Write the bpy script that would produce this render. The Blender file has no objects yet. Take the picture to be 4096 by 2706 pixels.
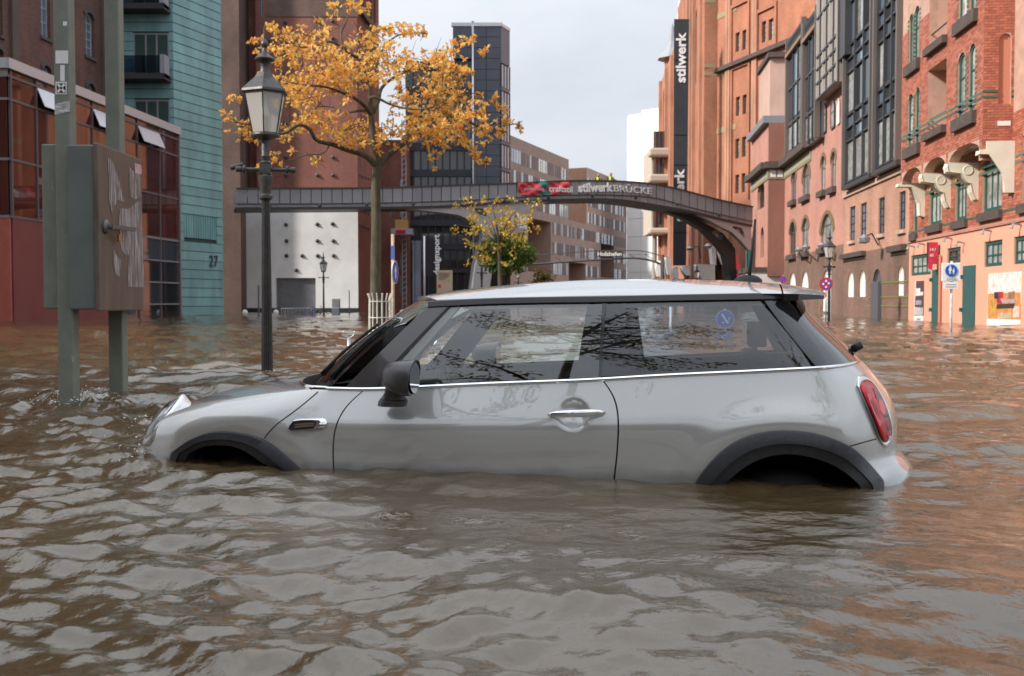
import bpy, bmesh, math, random
import numpy as np
from mathutils import Vector, Matrix
from mathutils.geometry import tessellate_polygon
random.seed(7); rng = np.random.default_rng(11)
SC = bpy.context.scene
COL = SC.collection
R = math.radians
# ---------------------------------------------------------------- camera
F, CX, CY, HY, H = 4142.0, 2048.0, 1353.0, 1208.0, 0.77     # photograph is 4096 x 2706
TH = math.atan((CY - HY) / F); CT, ST = math.cos(TH), math.sin(TH)
cam_d = bpy.data.cameras.new('camera'); cam = bpy.data.objects.new('camera', cam_d); COL.objects.link(cam)
cam_d.sensor_width = 36.0; cam_d.lens = 36.0 * F / 4096.0
cam.location = (0, 0, H); cam.rotation_euler = (math.pi / 2 - TH, 0, 0)
cam_d.clip_start = 0.05; cam_d.clip_end = 3000
cam_d.dof.use_dof = True; cam_d.dof.focus_distance = 4.7; cam_d.dof.aperture_fstop = 6.3
SC.camera = cam
# ---------------------------------------------------------------- sky and sun
SUN_AZ, SUN_EL = R(-112), R(33)                 # azimuth from +Y towards +X: from the left, a little behind
wd = bpy.data.worlds.new('World'); SC.world = wd; wd.use_nodes = True
nt = wd.node_tree; nt.nodes.clear()
def wn(t, **k):
    n = nt.nodes.new(t)
    for a, b in k.items(): setattr(n, a, b)
    return n
wo = wn('ShaderNodeOutputWorld'); bg = wn('ShaderNodeBackground')
sky = wn('ShaderNodeTexSky', sky_type='NISHITA', sun_disc=False, sun_elevation=SUN_EL, sun_rotation=SUN_AZ, air_density=1.0, dust_density=2.0, ozone_density=1.0)
tc = wn('ShaderNodeTexCoord'); mp = wn('ShaderNodeMapping'); mp.inputs['Scale'].default_value = (1.0, 1.0, 2.6)
no = wn('ShaderNodeTexNoise'); no.inputs['Scale'].default_value = 1.9; no.inputs['Detail'].default_value = 6; no.inputs['Roughness'].default_value = 0.55
cr = wn('ShaderNodeValToRGB'); cr.color_ramp.elements[0].position = 0.30; cr.color_ramp.elements[0].color = (0.70, 0.70, 0.70, 1)
cr.color_ramp.elements[1].position = 0.58; cr.color_ramp.elements[1].color = (0.97, 0.97, 0.97, 1)
cr2 = wn('ShaderNodeValToRGB'); cr2.color_ramp.elements[0].position = 0.3; cr2.color_ramp.elements[0].color = (7.2, 7.7, 8.6, 1)
cr2.color_ramp.elements[1].position = 0.75; cr2.color_ramp.elements[1].color = (8.5, 8.75, 9.2, 1)
mx = wn('ShaderNodeMix', data_type='RGBA')
L = nt.links.new
L(tc.outputs['Generated'], mp.inputs['Vector']); L(mp.outputs['Vector'], no.inputs['Vector'])
L(no.outputs['Fac'], cr.inputs['Fac']); L(no.outputs['Fac'], cr2.inputs['Fac'])
L(cr.outputs['Color'], mx.inputs['Factor']); L(sky.outputs['Color'], mx.inputs['A']); L(cr2.outputs['Color'], mx.inputs['B'])
sx = wn('ShaderNodeSeparateXYZ'); mr_ = wn('ShaderNodeMapRange', clamp=True); mr_.inputs['From Min'].default_value = 0.20; mr_.inputs['From Max'].default_value = 0.95
mr_.inputs['To Min'].default_value = 0.76; mr_.inputs['To Max'].default_value = 1.52      # overcast cloud is brighter overhead than at the horizon
mv = wn('ShaderNodeVectorMath', operation='SCALE'); L(tc.outputs['Generated'], sx.inputs['Vector']); L(sx.outputs['Z'], mr_.inputs['Value']); L(mx.outputs['Result'], mv.inputs[0]); L(mr_.outputs['Result'], mv.inputs['Scale'])
L(mv.outputs['Vector'], bg.inputs['Color']); bg.inputs['Strength'].default_value = 0.092
L(bg.outputs['Background'], wo.inputs['Surface'])
sd = bpy.data.lights.new('sun', 'SUN'); sun = bpy.data.objects.new('sun', sd); COL.objects.link(sun)
sd.energy = 3.5; sd.angle = R(4.0); sd.color = (1.0, 0.92, 0.82)
sv = Vector((math.sin(SUN_AZ) * math.cos(SUN_EL), math.cos(SUN_AZ) * math.cos(SUN_EL), math.sin(SUN_EL)))
sun.rotation_euler = sv.to_track_quat('Z', 'Y').to_euler(); sun.location = sv * 60
SC.view_settings.view_transform = 'Standard'; SC.view_settings.look = 'None'; SC.view_settings.gamma = 1.0
SC.view_settings.exposure = 0.56; SC.view_settings.use_curve_mapping = False
SC.render.engine = 'CYCLES'; SC.cycles.use_denoising = True; SC.cycles.max_bounces = 8; SC.cycles.transparent_max_bounces = 16
SC.cycles.glossy_bounces = 4; SC.cycles.diffuse_bounces = 3; SC.cycles.sample_clamp_indirect = 6.0
SC.cycles.caustics_reflective = False; SC.cycles.caustics_refractive = False
# ---------------------------------------------------------------- helpers
def ray(x, y):
    a = (x - CX) / F; b = (CY - y) / F
    return Vector((a, CT + b * ST, -ST + b * CT))
def P(x, y, Y):
    d = ray(x, y); return Vector((d.x / d.y * Y, Y, H + d.z / d.y * Y))
def base_Y(y): return F * H / (y - HY)
def tag(o, label=None, cat=None, group=None, kind=None):
    if label: o['label'] = label
    if cat: o['category'] = cat
    if group: o['group'] = group
    if kind: o['kind'] = kind
    return o
def empty(name, loc=(0, 0, 0), label=None, cat=None, group=None, rz=0.0):
    o = bpy.data.objects.new(name, None); o.empty_display_size = 0.2; COL.objects.link(o)
    o.location = loc; o.rotation_euler = (0, 0, rz)
    return tag(o, label, cat, group)
def setparent(o, parent):
    if parent is not None:
        o.parent = parent
        if parent.type == 'EMPTY' and not parent.get('local'): o.location = tuple(-c for c in parent.location)
    return o
class MB:
    def __init__(s): s.v = []; s.f = []; s.uv = {}; s.mi = []
    def add(s, vs, fs, m=0):
        k = len(s.v); s.v += [tuple(p) for p in vs]
        for f in fs: s.f.append(tuple(i + k for i in f)); s.mi.append(m)
        return s
    def box(s, a, b, m=0):
        x0, y0, z0 = a; x1, y1, z1 = b
        return s.add([(x0, y0, z0), (x1, y0, z0), (x1, y1, z0), (x0, y1, z0), (x0, y0, z1), (x1, y0, z1), (x1, y1, z1), (x0, y1, z1)],
                     [(0, 3, 2, 1), (4, 5, 6, 7), (0, 1, 5, 4), (1, 2, 6, 5), (2, 3, 7, 6), (3, 0, 4, 7)], m)
    def obox(s, o, ax, ay, az, m=0):      # box from a corner and three edge vectors
        o, ax, ay, az = map(Vector, (o, ax, ay, az))
        return s.add([o, o + ax, o + ax + ay, o + ay, o + az, o + ax + az, o + ax + ay + az, o + ay + az],
                     [(0, 3, 2, 1), (4, 5, 6, 7), (0, 1, 5, 4), (1, 2, 6, 5), (2, 3, 7, 6), (3, 0, 4, 7)], m)
    def bar(s, a, b, w, d=None, up=(0, 0, 1), m=0):   # rectangular bar between two points
        a, b = Vector(a), Vector(b); d = w if d is None else d
        t = (b - a).normalized(); up = Vector(up)
        if abs(t.dot(up)) > 0.98: up = Vector((0, 1, 0))
        x = t.cross(up).normalized(); y = x.cross(t).normalized()
        return s.obox(a - x * w / 2 - y * d / 2, x * w, y * d, b - a, m)
    def tube(s, pts, rad, n=8, cap=True, m=0):
        pts = [Vector(p) for p in pts]; k = len(pts)
        if not hasattr(rad, '__len__'): rad = [rad] * k
        vs = []; fs = []; x = None
        for i, p in enumerate(pts):
            t = (pts[min(i + 1, k - 1)] - pts[max(i - 1, 0)]).normalized()
            if x is None:
                x = t.cross(Vector((0, 0, 1)) if abs(t.z) < 0.9 else Vector((1, 0, 0))).normalized()
            else:
                x = (x - t * x.dot(t)); x = x.normalized() if x.length > 1e-6 else t.orthogonal().normalized()
            y = t.cross(x)
            for j in range(n):
                a = 2 * math.pi * j / n; vs.append(p + (x * math.cos(a) + y * math.sin(a)) * rad[i])
        for i in range(k - 1):
            for j in range(n):
                fs.append((i * n + j, i * n + (j + 1) % n, (i + 1) * n + (j + 1) % n, (i + 1) * n + j))
        if cap: fs += [tuple(range(n - 1, -1, -1)), tuple((k - 1) * n + j for j in range(n))]
        return s.add(vs, fs, m)
    def lathe(s, prof, c=(0, 0, 0), n=16, m=0, ax=None):   # prof: (radius, height)
        c = Vector(c); vs = []; fs = []
        X, Y, Z = (Vector((1, 0, 0)), Vector((0, 1, 0)), Vector((0, 0, 1))) if ax is None else ax
        for r, z in prof:
            for j in range(n):
                a = 2 * math.pi * (j + 0.5) / n; vs.append(c + X * (r * math.cos(a)) + Y * (r * math.sin(a)) + Z * z)
        for i in range(len(prof) - 1):
            for j in range(n): fs.append((i * n + j, i * n + (j + 1) % n, (i + 1) * n + (j + 1) % n, (i + 1) * n + j))
        fs += [tuple(range(n - 1, -1, -1)), tuple((len(prof) - 1) * n + j for j in range(n))]
        return s.add(vs, fs, m)
    def grid(s, rows, closed=False, m=0, flip=False):     # rows: list of equal-length point lists
        n = len(rows[0]); vs = [p for r in rows for p in r]; fs = []
        for i in range(len(rows) - 1):
            for j in range(n if closed else n - 1):
                q = (i * n + j, i * n + (j + 1) % n, (i + 1) * n + (j + 1) % n, (i + 1) * n + j)
                fs.append(q[::-1] if flip else q)
        return s.add(vs, fs, m)
    def prism(s, poly, ex, m=0, back=True):               # closed 3D polygon extruded by vector ex
        n = len(poly); ex = Vector(ex); p = [Vector(q) for q in poly]
        tri = tessellate_polygon([p])
        vs = p + [q + ex for q in p]
        fs = [tuple(t) for t in tri] + ([tuple(i + n for i in t[::-1]) for t in tri] if back else [])
        fs += [(i, (i + 1) % n, n + (i + 1) % n, n + i) for i in range(n)]
        return s.add(vs, fs, m)
    def build(s, name, mat, parent=None, smooth=False, angle=None, recalc=False, solid=0.0, bevel=0.0):
        me = bpy.data.meshes.new(name); me.from_pydata(s.v, [], s.f)
        for mm in (mat if isinstance(mat, (list, tuple)) else [mat]): me.materials.append(mm)
        if isinstance(mat, (list, tuple)) and len(mat) > 1: me.polygons.foreach_set('material_index', s.mi)
        if recalc:
            bm = bmesh.new(); bm.from_mesh(me); bmesh.ops.remove_doubles(bm, verts=bm.verts, dist=1e-5)
            bmesh.ops.recalc_face_normals(bm, faces=bm.faces); bm.to_mesh(me); bm.free()
        if smooth or angle is not None:
            me.polygons.foreach_set('use_smooth', [True] * len(me.polygons))
            if angle is not None: me.set_sharp_from_angle(angle=R(angle))
        me.update()
        o = bpy.data.objects.new(name, me); COL.objects.link(o)
        if solid:
            md = o.modifiers.new('solid', 'SOLIDIFY'); md.thickness = solid; md.offset = -1
        if bevel:
            md = o.modifiers.new('bevel', 'BEVEL'); md.width = bevel; md.segments = 2; md.limit_method = 'ANGLE'; md.angle_limit = R(40)
        return setparent(o, parent)
def copy_tree(o, parent=None, label=None):
    c = o.copy(); COL.objects.link(c); c.parent = parent
    if parent is not None: c.matrix_parent_inverse = o.matrix_parent_inverse
    if label: c['label'] = label
    for ch in list(o.children): copy_tree(ch, c)
    return c
class Spl:                                                 # natural cubic spline
    def __init__(s, pts):
        pts = sorted(pts); s.x = np.array([p[0] for p in pts], float); s.y = np.array([p[1] for p in pts], float)
        n = len(s.x); h = np.diff(s.x); A = np.eye(n); b = np.zeros(n)
        for i in range(1, n - 1):
            A[i, i - 1] = h[i - 1]; A[i, i] = 2 * (h[i - 1] + h[i]); A[i, i + 1] = h[i]
            b[i] = 6 * ((s.y[i + 1] - s.y[i]) / h[i] - (s.y[i] - s.y[i - 1]) / h[i - 1])
        s.m = np.linalg.solve(A, b)
    def __call__(s, t):
        t = min(max(t, s.x[0]), s.x[-1]); i = min(max(int(np.searchsorted(s.x, t)) - 1, 0), len(s.x) - 2)
        h = s.x[i + 1] - s.x[i]; a = (s.x[i + 1] - t) / h; b = 1 - a
        return float(a * s.y[i] + b * s.y[i + 1] + ((a ** 3 - a) * s.m[i] + (b ** 3 - b) * s.m[i + 1]) * h * h / 6)
def resample(pts, n):
    p = np.array(pts, float); d = np.r_[0, np.cumsum(np.linalg.norm(np.diff(p, axis=0), axis=1))]
    t = np.linspace(0, d[-1], n); return np.stack([np.interp(t, d, p[:, k]) for k in range(p.shape[1])], 1)
def smoothpoly(pts, n):
    p = np.array(pts, float); d = np.r_[0, np.cumsum(np.linalg.norm(np.diff(p, axis=0), axis=1))]
    sp = [Spl(list(zip(d, p[:, k]))) for k in range(p.shape[1])]
    return [tuple(f(t) for f in sp) for t in np.linspace(0, d[-1], n)]
def sstep(a, b, x):
    t = min(max((x - a) / (b - a), 0.0), 1.0); return t * t * (3 - 2 * t)
# ---------------------------------------------------------------- materials
MATS = {}
def mat(name, color=(0.5, 0.5, 0.5), rough=0.6, metal=0.0, spec=0.5, coat=0.0, noise=0.0, nscale=3.0, bump=0.0, bscale=30.0, coord='Object', stretch=(1, 1, 1), color2=None, ior=None, rvar=0.0, coat_rough=0.03, objvar=0.0):
    if name in MATS: return MATS[name]
    m = bpy.data.materials.new(name); m.use_nodes = True; t = m.node_tree; b = t.nodes['Principled BSDF']
    b.inputs['Base Color'].default_value = (*color, 1); b.inputs['Roughness'].default_value = rough; b.inputs['Metallic'].default_value = metal
    b.inputs['Specular IOR Level'].default_value = spec; b.inputs['Coat Weight'].default_value = coat; b.inputs['Coat Roughness'].default_value = coat_rough
    if ior: b.inputs['IOR'].default_value = ior
    N = t.nodes.new; LK = t.links.new
    out = None
    if noise or bump or color2 is not None or rvar:
        c = N('ShaderNodeTexCoord'); mpg = N('ShaderNodeMapping'); mpg.inputs['Scale'].default_value = stretch
        LK(c.outputs[coord], mpg.inputs['Vector'])
        nz = N('ShaderNodeTexNoise'); nz.inputs['Scale'].default_value = nscale; nz.inputs['Detail'].default_value = 8; nz.inputs['Roughness'].default_value = 0.62
        LK(mpg.outputs['Vector'], nz.inputs['Vector'])
        if noise or color2 is not None:
            rp = N('ShaderNodeValToRGB'); c2 = color2 if color2 is not None else tuple(min(1, x * (1 + noise)) for x in color)
            c1 = color if color2 is not None else tuple(x * (1 - noise) for x in color)
            rp.color_ramp.elements[0].position = 0.36; rp.color_ramp.elements[0].color = (*c1, 1)
            rp.color_ramp.elements[1].position = 0.64; rp.color_ramp.elements[1].color = (*c2, 1)
            LK(nz.outputs['Fac'], rp.inputs['Fac']); out = rp.outputs['Color']; LK(out, b.inputs['Base Color'])
        if rvar:
            mr = N('ShaderNodeMapRange'); mr.inputs['To Min'].default_value = max(0, rough - rvar); mr.inputs['To Max'].default_value = min(1, rough + rvar)
            mr.inputs['From Min'].default_value = 0.3; mr.inputs['From Max'].default_value = 0.7
            LK(nz.outputs['Fac'], mr.inputs['Value']); LK(mr.outputs['Result'], b.inputs['Roughness'])
        if bump:
            n2 = N('ShaderNodeTexNoise'); n2.inputs['Scale'].default_value = bscale; n2.inputs['Detail'].default_value = 6
            LK(mpg.outputs['Vector'], n2.inputs['Vector']); bp = N('ShaderNodeBump'); bp.inputs['Strength'].default_value = bump; bp.inputs['Distance'].default_value = 0.02
            LK(n2.outputs['Fac'], bp.inputs['Height']); LK(bp.outputs['Normal'], b.inputs['Normal'])
    if objvar:
        oi = N('ShaderNodeObjectInfo'); hs = N('ShaderNodeHueSaturation'); mr = N('ShaderNodeMapRange')
        mr.inputs['To Min'].default_value = 1 - objvar; mr.inputs['To Max'].default_value = 1 + objvar
        LK(oi.outputs['Random'], mr.inputs['Value']); LK(mr.outputs['Result'], hs.inputs['Value'])
        if out is not None: LK(out, hs.inputs['Color'])
        else: hs.inputs['Color'].default_value = (*color, 1)
        LK(hs.outputs['Color'], b.inputs['Base Color'])
    MATS[name] = m; return m
def glassmat(name, tint, refl=1.0, ior=1.5, rough=0.0):
    """thin clear or tinted sheet: tinted transmission under a fresnel reflection"""
    if name in MATS: return MATS[name]
    m = bpy.data.materials.new(name); m.use_nodes = True; t = m.node_tree; t.nodes.clear(); N = t.nodes.new; LK = t.links.new
    o = N('ShaderNodeOutputMaterial'); mxs = N('ShaderNodeMixShader'); tr = N('ShaderNodeBsdfTransparent'); gl = N('ShaderNodeBsdfGlossy'); fr = N('ShaderNodeFresnel')
    tr.inputs['Color'].default_value = (*tint, 1); gl.inputs['Roughness'].default_value = rough; gl.inputs['Color'].default_value = (refl, refl, refl, 1); fr.inputs['IOR'].default_value = ior
    LK(fr.outputs['Fac'], mxs.inputs['Fac']); LK(tr.outputs['BSDF'], mxs.inputs[1]); LK(gl.outputs['BSDF'], mxs.inputs[2]); LK(mxs.outputs['Shader'], o.inputs['Surface'])
    MATS[name] = m; return m
# ================================================================ water and ground
def wave_field():
    # polar sheet round the viewer's side of the square, finer near, reaching past the far buildings
    r = [1.35]
    while r[-1] < 14: r.append(r[-1] * 1.0058)
    while r[-1] < 150: r.append(r[-1] * 1.0115)
    r = np.array(r + [170, 220, 300, 450, 700, 1100, 1800])
    a = np.r_[np.linspace(-60, -34, 60)[:-1], np.linspace(-34, 34, 760)[:-1], np.linspace(34, 60, 60)]
    RR, AA = np.meshgrid(r, np.radians(a), indexing='ij')
    X = RR * np.sin(AA); Y = RR * np.cos(AA) - 1.0
    return X, Y, RR
def waves(X, Y, RR):
    sp = np.maximum(RR * 0.0046, 0.008)
    rg = np.random.default_rng(5)
    wx = X + 0.10 * np.sin(0.9 * Y + 0.5 * X + 1.0) + 0.05 * np.sin(2.3 * X - 1.7 * Y); wy = Y + 0.12 * np.sin(0.8 * X - 0.6 * Y) + 0.05 * np.sin(1.9 * X + 2.6 * Y + 2)
    Z = np.zeros_like(X); DX = np.zeros_like(X); DY = np.zeros_like(X)
    # envelopes: calm lee in front of the doors, chop at the bow and by the posts
    def g(cx, cy, sx, sy): return np.exp(-((X - cx) / sx) ** 2 - ((Y - cy) / sy) ** 2)
    lee = 1 - 0.62 * g(0.35, 3.85, 1.5, 0.75) 
    bow = 1 + 0.45 * g(-1.9, 5.6, 0.9, 0.9) + 0.9 * g(-2.4, 7.6, 1.2, 0.8) + 0.35 * g(-1.3, 3.6, 0.9, 1.2)
    chop = 0.95 + 0.45 * g(0.8, 2.4, 1.9, 0.9) - 0.30 * g(-1.9, 3.2, 1.3, 1.6) + 0.15 / (1 + np.exp((X + 0.4 - 0.35 * np.maximum(Y - 5, 0)) * 2.2))
    chop = chop * (1 + 0.75 / (1 + np.exp(-(Y - 8.0) * 0.9)))
    small = np.clip(1 + 0.5 * g(-2.0, 5.0, 1.6, 2.2) - 0.35 * g(0.9, 2.3, 1.4, 1.0), 0.2, 3)
    gust = 1 + .38 * np.sin(.9 * X + 1.3 * Y + 2 * np.sin(.7 * Y - .4 * X)) * np.sin(1.1 * Y - .6 * X + 1.7) + .22 * np.sin(2.3 * X - 1.9 * Y + np.sin(1.9 * X))
    N = 165
    for i in range(N):
        lam = 0.065 * (3.0 / 0.065) ** ((i + rg.random()) / N)
        k = 2 * math.pi / lam
        th = rg.normal(math.radians(74), 0.62) if (lam > 0.22 or rg.random() < .45) else rg.uniform(0, 2 * math.pi)
        slope = 0.0085 if lam > 0.9 else (0.0205 if lam > 0.3 else (0.0320 if lam > .14 else .0250))
        amp = slope / k * rg.uniform(0.5, 1.5)
        cx_, cy_ = math.cos(th), math.sin(th)
        ph = k * (wx * cx_ + wy * cy_) + rg.uniform(0, 6.283)
        fade = np.clip((lam / sp - 2.2) / 2.5, 0, 1)
        e = amp * fade * chop * (lee * bow if lam > 0.5 else lee * bow * small * gust)
        s, c = np.sin(ph), np.cos(ph)
        Z += e * c; DX -= 0.35 * e * cx_ * s; DY -= 0.35 * e * cy_ * s
    # churned water: bow wave off the bonnet and wash round the posts
    def churn(cx, cy, sx, sy, amp, k, seed):
        rr = np.random.default_rng(seed); n = np.zeros_like(X)
        for q in range(14):
            t = rr.uniform(0, 6.283); kk = k * rr.uniform(0.6, 2.2)
            n += np.abs(np.sin(kk * (X * math.cos(t) + Y * math.sin(t)) + rr.uniform(0, 6.28))) * rr.uniform(.4, 1)
        return g(cx, cy, sx, sy) * amp * (n / 14 - 0.35)
    Z += churn(-1.62, 6.15, 0.42, 0.30, 0.13, 22, 1) + churn(-1.95, 5.65, 0.45, 0.5, 0.07, 18, 2) + churn(-3.35, 8.0, 0.45, 0.35, 0.14, 20, 3)
    Z += churn(-2.9, 7.3, 0.9, 0.6, 0.05, 16, 4) + churn(-1.75, 4.9, 0.35, 0.45, 0.05, 24, 5)
    Z += 0.03 * g(-1.62, 5.0, 0.30, 0.35) + 0.022 * g(-1.30, 4.65, 0.40, 0.25) + 0.02 * g(-1.70, 6.1, 0.5, 0.25)
    return Z, DX, DY
WX, WY, WR = wave_field(); WZ, WDX, WDY = waves(WX, WY, WR)
nR, nA = WX.shape
co = np.stack([WX + WDX, WY + WDY, WZ], -1).reshape(-1, 3)
# the rest of the flood, behind and beside: coarse ring
ii, jj = np.meshgrid(np.arange(nR - 1), np.arange(nA - 1), indexing='ij')
q = (ii * nA + jj).reshape(-1); quads = np.stack([q, q + 1, q + nA + 1, q + nA], 1)
extra_v = []; extra_f = []
base = len(co)
angs = [60 + k * 10 for k in range(25)]
rr_ = [0.02, 1.35, 6, 30, 170, 1800]
for a_ in angs:
    for r_ in rr_: extra_v.append((r_ * math.sin(R(a_)), r_ * math.cos(R(a_)) - 1.0, -0.004))
nr_ = len(rr_)
for i in range(len(angs) - 1):
    for j in range(nr_ - 1): extra_f.append((base + i * nr_ + j, base + (i + 1) * nr_ + j, base + (i + 1) * nr_ + j + 1, base + i * nr_ + j + 1))
inner = len(co) + len(extra_v)
av = [(1.35 * math.sin(R(t)), 1.35 * math.cos(R(t)) - 1.0, -0.01) for t in range(-60, 61, 10)] + [(0, -1.0, -0.01)]
extra_v += av; extra_f += [(inner + i + 1, inner + i, inner + len(av) - 1, inner + len(av) - 1) for i in range(0)]
tri_f = [(inner + i, inner + i + 1, inner + len(av) - 1) for i in range(len(av) - 2)]
co = np.concatenate([co, np.array(extra_v)])
me = bpy.data.meshes.new('water')
me.from_pydata([], [], [])
allq = np.concatenate([quads[:, ::-1], np.array(extra_f)])
nq, ntq = len(allq), len(tri_f)
me.vertices.add(len(co)); me.vertices.foreach_set('co', co.reshape(-1).astype(np.float32))
me.loops.add(nq * 4 + ntq * 3); me.polygons.add(nq + ntq)
me.loops.foreach_set('vertex_index', np.r_[allq.reshape(-1), np.array(tri_f).reshape(-1)].astype(np.int32))
me.polygons.foreach_set('loop_start', np.r_[np.arange(nq) * 4, nq * 4 + np.arange(ntq) * 3].astype(np.int32))
me.polygons.foreach_set('use_smooth', np.ones(nq + ntq, dtype=bool))
me.update(calc_edges=True)
m = mat('flood water', (0.088, 0.061, 0.029), rough=0.010, ior=1.80, noise=0.18, nscale=0.7)
t = m.node_tree; b = t.nodes['Principled BSDF']
tcn = t.nodes.new('ShaderNodeTexCoord'); n1 = t.nodes.new('ShaderNodeTexNoise'); n1.inputs['Scale'].default_value = 21.0; n1.inputs['Detail'].default_value = 5; n1.inputs['Roughness'].default_value = 0.5
t.links.new(tcn.outputs['Object'], n1.inputs['Vector'])
bpn = t.nodes.new('ShaderNodeBump'); bpn.inputs['Strength'].default_value = 0.30; bpn.inputs['Distance'].default_value = 0.02
t.links.new(n1.outputs['Fac'], bpn.inputs['Height']); t.links.new(bpn.outputs['Normal'], b.inputs['Normal'])
me.materials.append(m)
water = bpy.data.objects.new('water', me); COL.objects.link(water); tag(water, 'brown rippled flood water covering the whole square', 'water', kind='structure')
gb = MB().add([(-1800, -1800, -0.55), (1800, -1800, -0.55), (1800, 1800, -0.55), (-1800, 1800, -0.55)], [(0, 1, 2, 3)])
tag(gb.build('ground', mat('wet cobbles', (0.11, 0.10, 0.09), 0.7, noise=0.3, nscale=6, bump=0.4)), 'grey paved square lying under the flood water', 'ground', kind='structure')
# ================================================================ the flooded hatchback
CA = R(9.65); EU = Vector((-math.cos(CA), math.sin(CA), 0)); EV = Vector((math.sin(CA), math.cos(CA), 0)); CR0 = Vector((1.152, 4.33, 0)); WC = 0.8635
def cw(u, v, w): return CR0 + EU * u + EV * v + Vector((0, 0, w))
def carpx(x, y, v):                    # pixel -> (u, w) on the plane at inset v
    d = ray(x, y); t = (v + CR0.dot(EV)) / d.dot(EV); p = d * t; p.z += H; q = p - CR0
    return q.dot(EU), p.z
def onsurf(x, y, fn, v=0.1):
    for _ in range(12):
        u, w = carpx(x, y, v); v = 0.5 * v + 0.5 * fn(u, w)
    return u, w
Bs = Spl([(-0.6, .50), (-.42, .496), (-.26, .490), (.146, .466), (.572, .440), (.794, .424), (1.216, .402), (1.611, .379), (1.88, .366), (2.12, .366), (2.3, .352), (2.5, .325), (2.7, .289), (2.85, .250), (3.0, .195), (3.1, .13), (3.25, -.03)])
VS = Spl([(-.35, .085), (-.15, .035), (0, .012), (.12, .001), (.20, -.003), (.245, .000), (.29, .013), (.35, .034), (.43, .062), (.5, .085)])
UT = Spl([(-.35, -.60), (-.15, -.655), (-.05, -.67), (0, -.655), (.05, -.612), (.09, -.592), (.14, -.590), (.22, -.588), (.3, -.567), (.36, -.535), (.41, -.495), (.466, -.445), (.5, -.41), (.56, -.37)])
ARC = ((2.47, -.21), (-.005, -.17))
def body_v(u, w):
    B = Bs(u); wr = w if w < .1 else .1 + (w - .1) * (.33 / max(B - .1, .05))
    cab = VS(min(wr, .43)); zf = sstep(2.02, 2.32, u); v = cab
    if zf > 0:
        r = min(.12, .12 * (B + .4) / .5); x = min(max((w - (B - r)) / r, 0), 1)
        hv = VS(min(w, .22)) + r * 1.15 * (1 - math.sqrt(max(0, 1 - x * x)))
        v = (1 - zf) * cab + zf * hv
    for ac in ARC:
        d = math.hypot(u - ac[0], w - ac[1]); v -= .014 * math.exp(-((d - .44) / .075) ** 2) * sstep(-.1, .1, w)
    d = math.hypot(u - .9, (w - .279)) / .068
    if d < 1: v += .024 * (1 - d * d) ** .8
    if u > 2.0:
        x = min((u - 2.0) / 1.25, 1); v += (WC - v) * (1 - (1 - x ** 5) ** .625)
    if u < 0:
        x = min(-u / max(-UT(w), .05), 1); p = 3.2 if w > .1 else 3.2 + .8 * sstep(.1, -.02, w); v += (WC - v) * (1 - (1 - x ** p) ** .66)
    return v
Rs = Spl([(1.8, .735), (1.49, .754), (1.24, .764), (.787, .771), (.58, .775), (.104, .783), (-.3, .787)])
UTG = Spl([(.44, -.47), (.5, -.41), (.56, -.352), (.64, -.268), (.7, -.205), (.77, -.15), (.82, -.12)])
def gh_v(u, w):
    B = Bs(min(u, 1.9)) ; t = min(max((w - B) / (Rs(u) - B), -.1), 1.15); v = .072 + .145 * t + .018 * 4 * t * (t - 1) * .6
    if u < .15:
        x = min((.15 - u) / max(.15 - UTG(w), .05), 1); v += (WC - v) * (1 - (1 - x ** 3.4) ** .62)
    if u > 1.55: v += .10 * ((u - 1.55) / .55) ** 2
    return v
paint = mat('moon grey car paint', (0.48, 0.482, 0.462), 0.26, metal=0.28, coat=1.0, coat_rough=0.015, noise=0.04, nscale=300)
paint.node_tree.nodes['Principled BSDF'].inputs['Coat IOR'].default_value = 2.0
_t = paint.node_tree; _b = _t.nodes['Principled BSDF']; _N = _t.nodes.new; _c = _N('ShaderNodeTexCoord'); _x = _N('ShaderNodeSeparateXYZ'); _n = _N('ShaderNodeTexNoise'); _n.inputs['Scale'].default_value = 7; _n.inputs['Detail'].default_value = 8
_a = _N('ShaderNodeMath'); _a.operation = 'MULTIPLY_ADD'; _a.inputs[1].default_value = .07; _m = _N('ShaderNodeMapRange'); _m.inputs['From Min'].default_value = .045; _m.inputs['From Max'].default_value = .085; _m.inputs['To Min'].default_value = .62; _m.inputs['To Max'].default_value = 1.0
_o = _b.inputs['Base Color'].links[0].from_socket; _u = _N('ShaderNodeMix'); _u.data_type = 'RGBA'; _u.blend_type = 'MULTIPLY'; _u.inputs['Factor'].default_value = 1; _k = _t.links.new      # silt line left by the lapping water
_k(_c.outputs['Object'], _x.inputs['Vector']); _k(_c.outputs['Object'], _n.inputs['Vector']); _k(_n.outputs['Fac'], _a.inputs[0]); _k(_x.outputs['Z'], _a.inputs[2]); _k(_a.outputs['Value'], _m.inputs['Value']); _k(_o, _u.inputs['A']); _k(_m.outputs['Result'], _u.inputs['B']); _k(_u.outputs['Result'], _b.inputs['Base Color'])
blk = mat('gloss black trim', (0.012, 0.013, 0.015), 0.08, coat=0.6)
clad = mat('matt black cladding', (0.035, 0.037, 0.041), 0.42, noise=0.25, nscale=40, bump=0.15, bscale=400)
rubber = mat('black rubber', (0.012, 0.012, 0.013), 0.6)
chrome = mat('chrome', (0.82, 0.83, 0.85), 0.07, metal=1.0)
dark = mat('dark underbody', (0.010, 0.010, 0.010), 0.9, spec=0.1)
cloth = mat('charcoal upholstery', (0.030, 0.031, 0.034), 0.85, noise=0.3, nscale=30)
liner_m = mat('light headlining', (0.66, 0.68, 0.58), 0.8)
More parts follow.
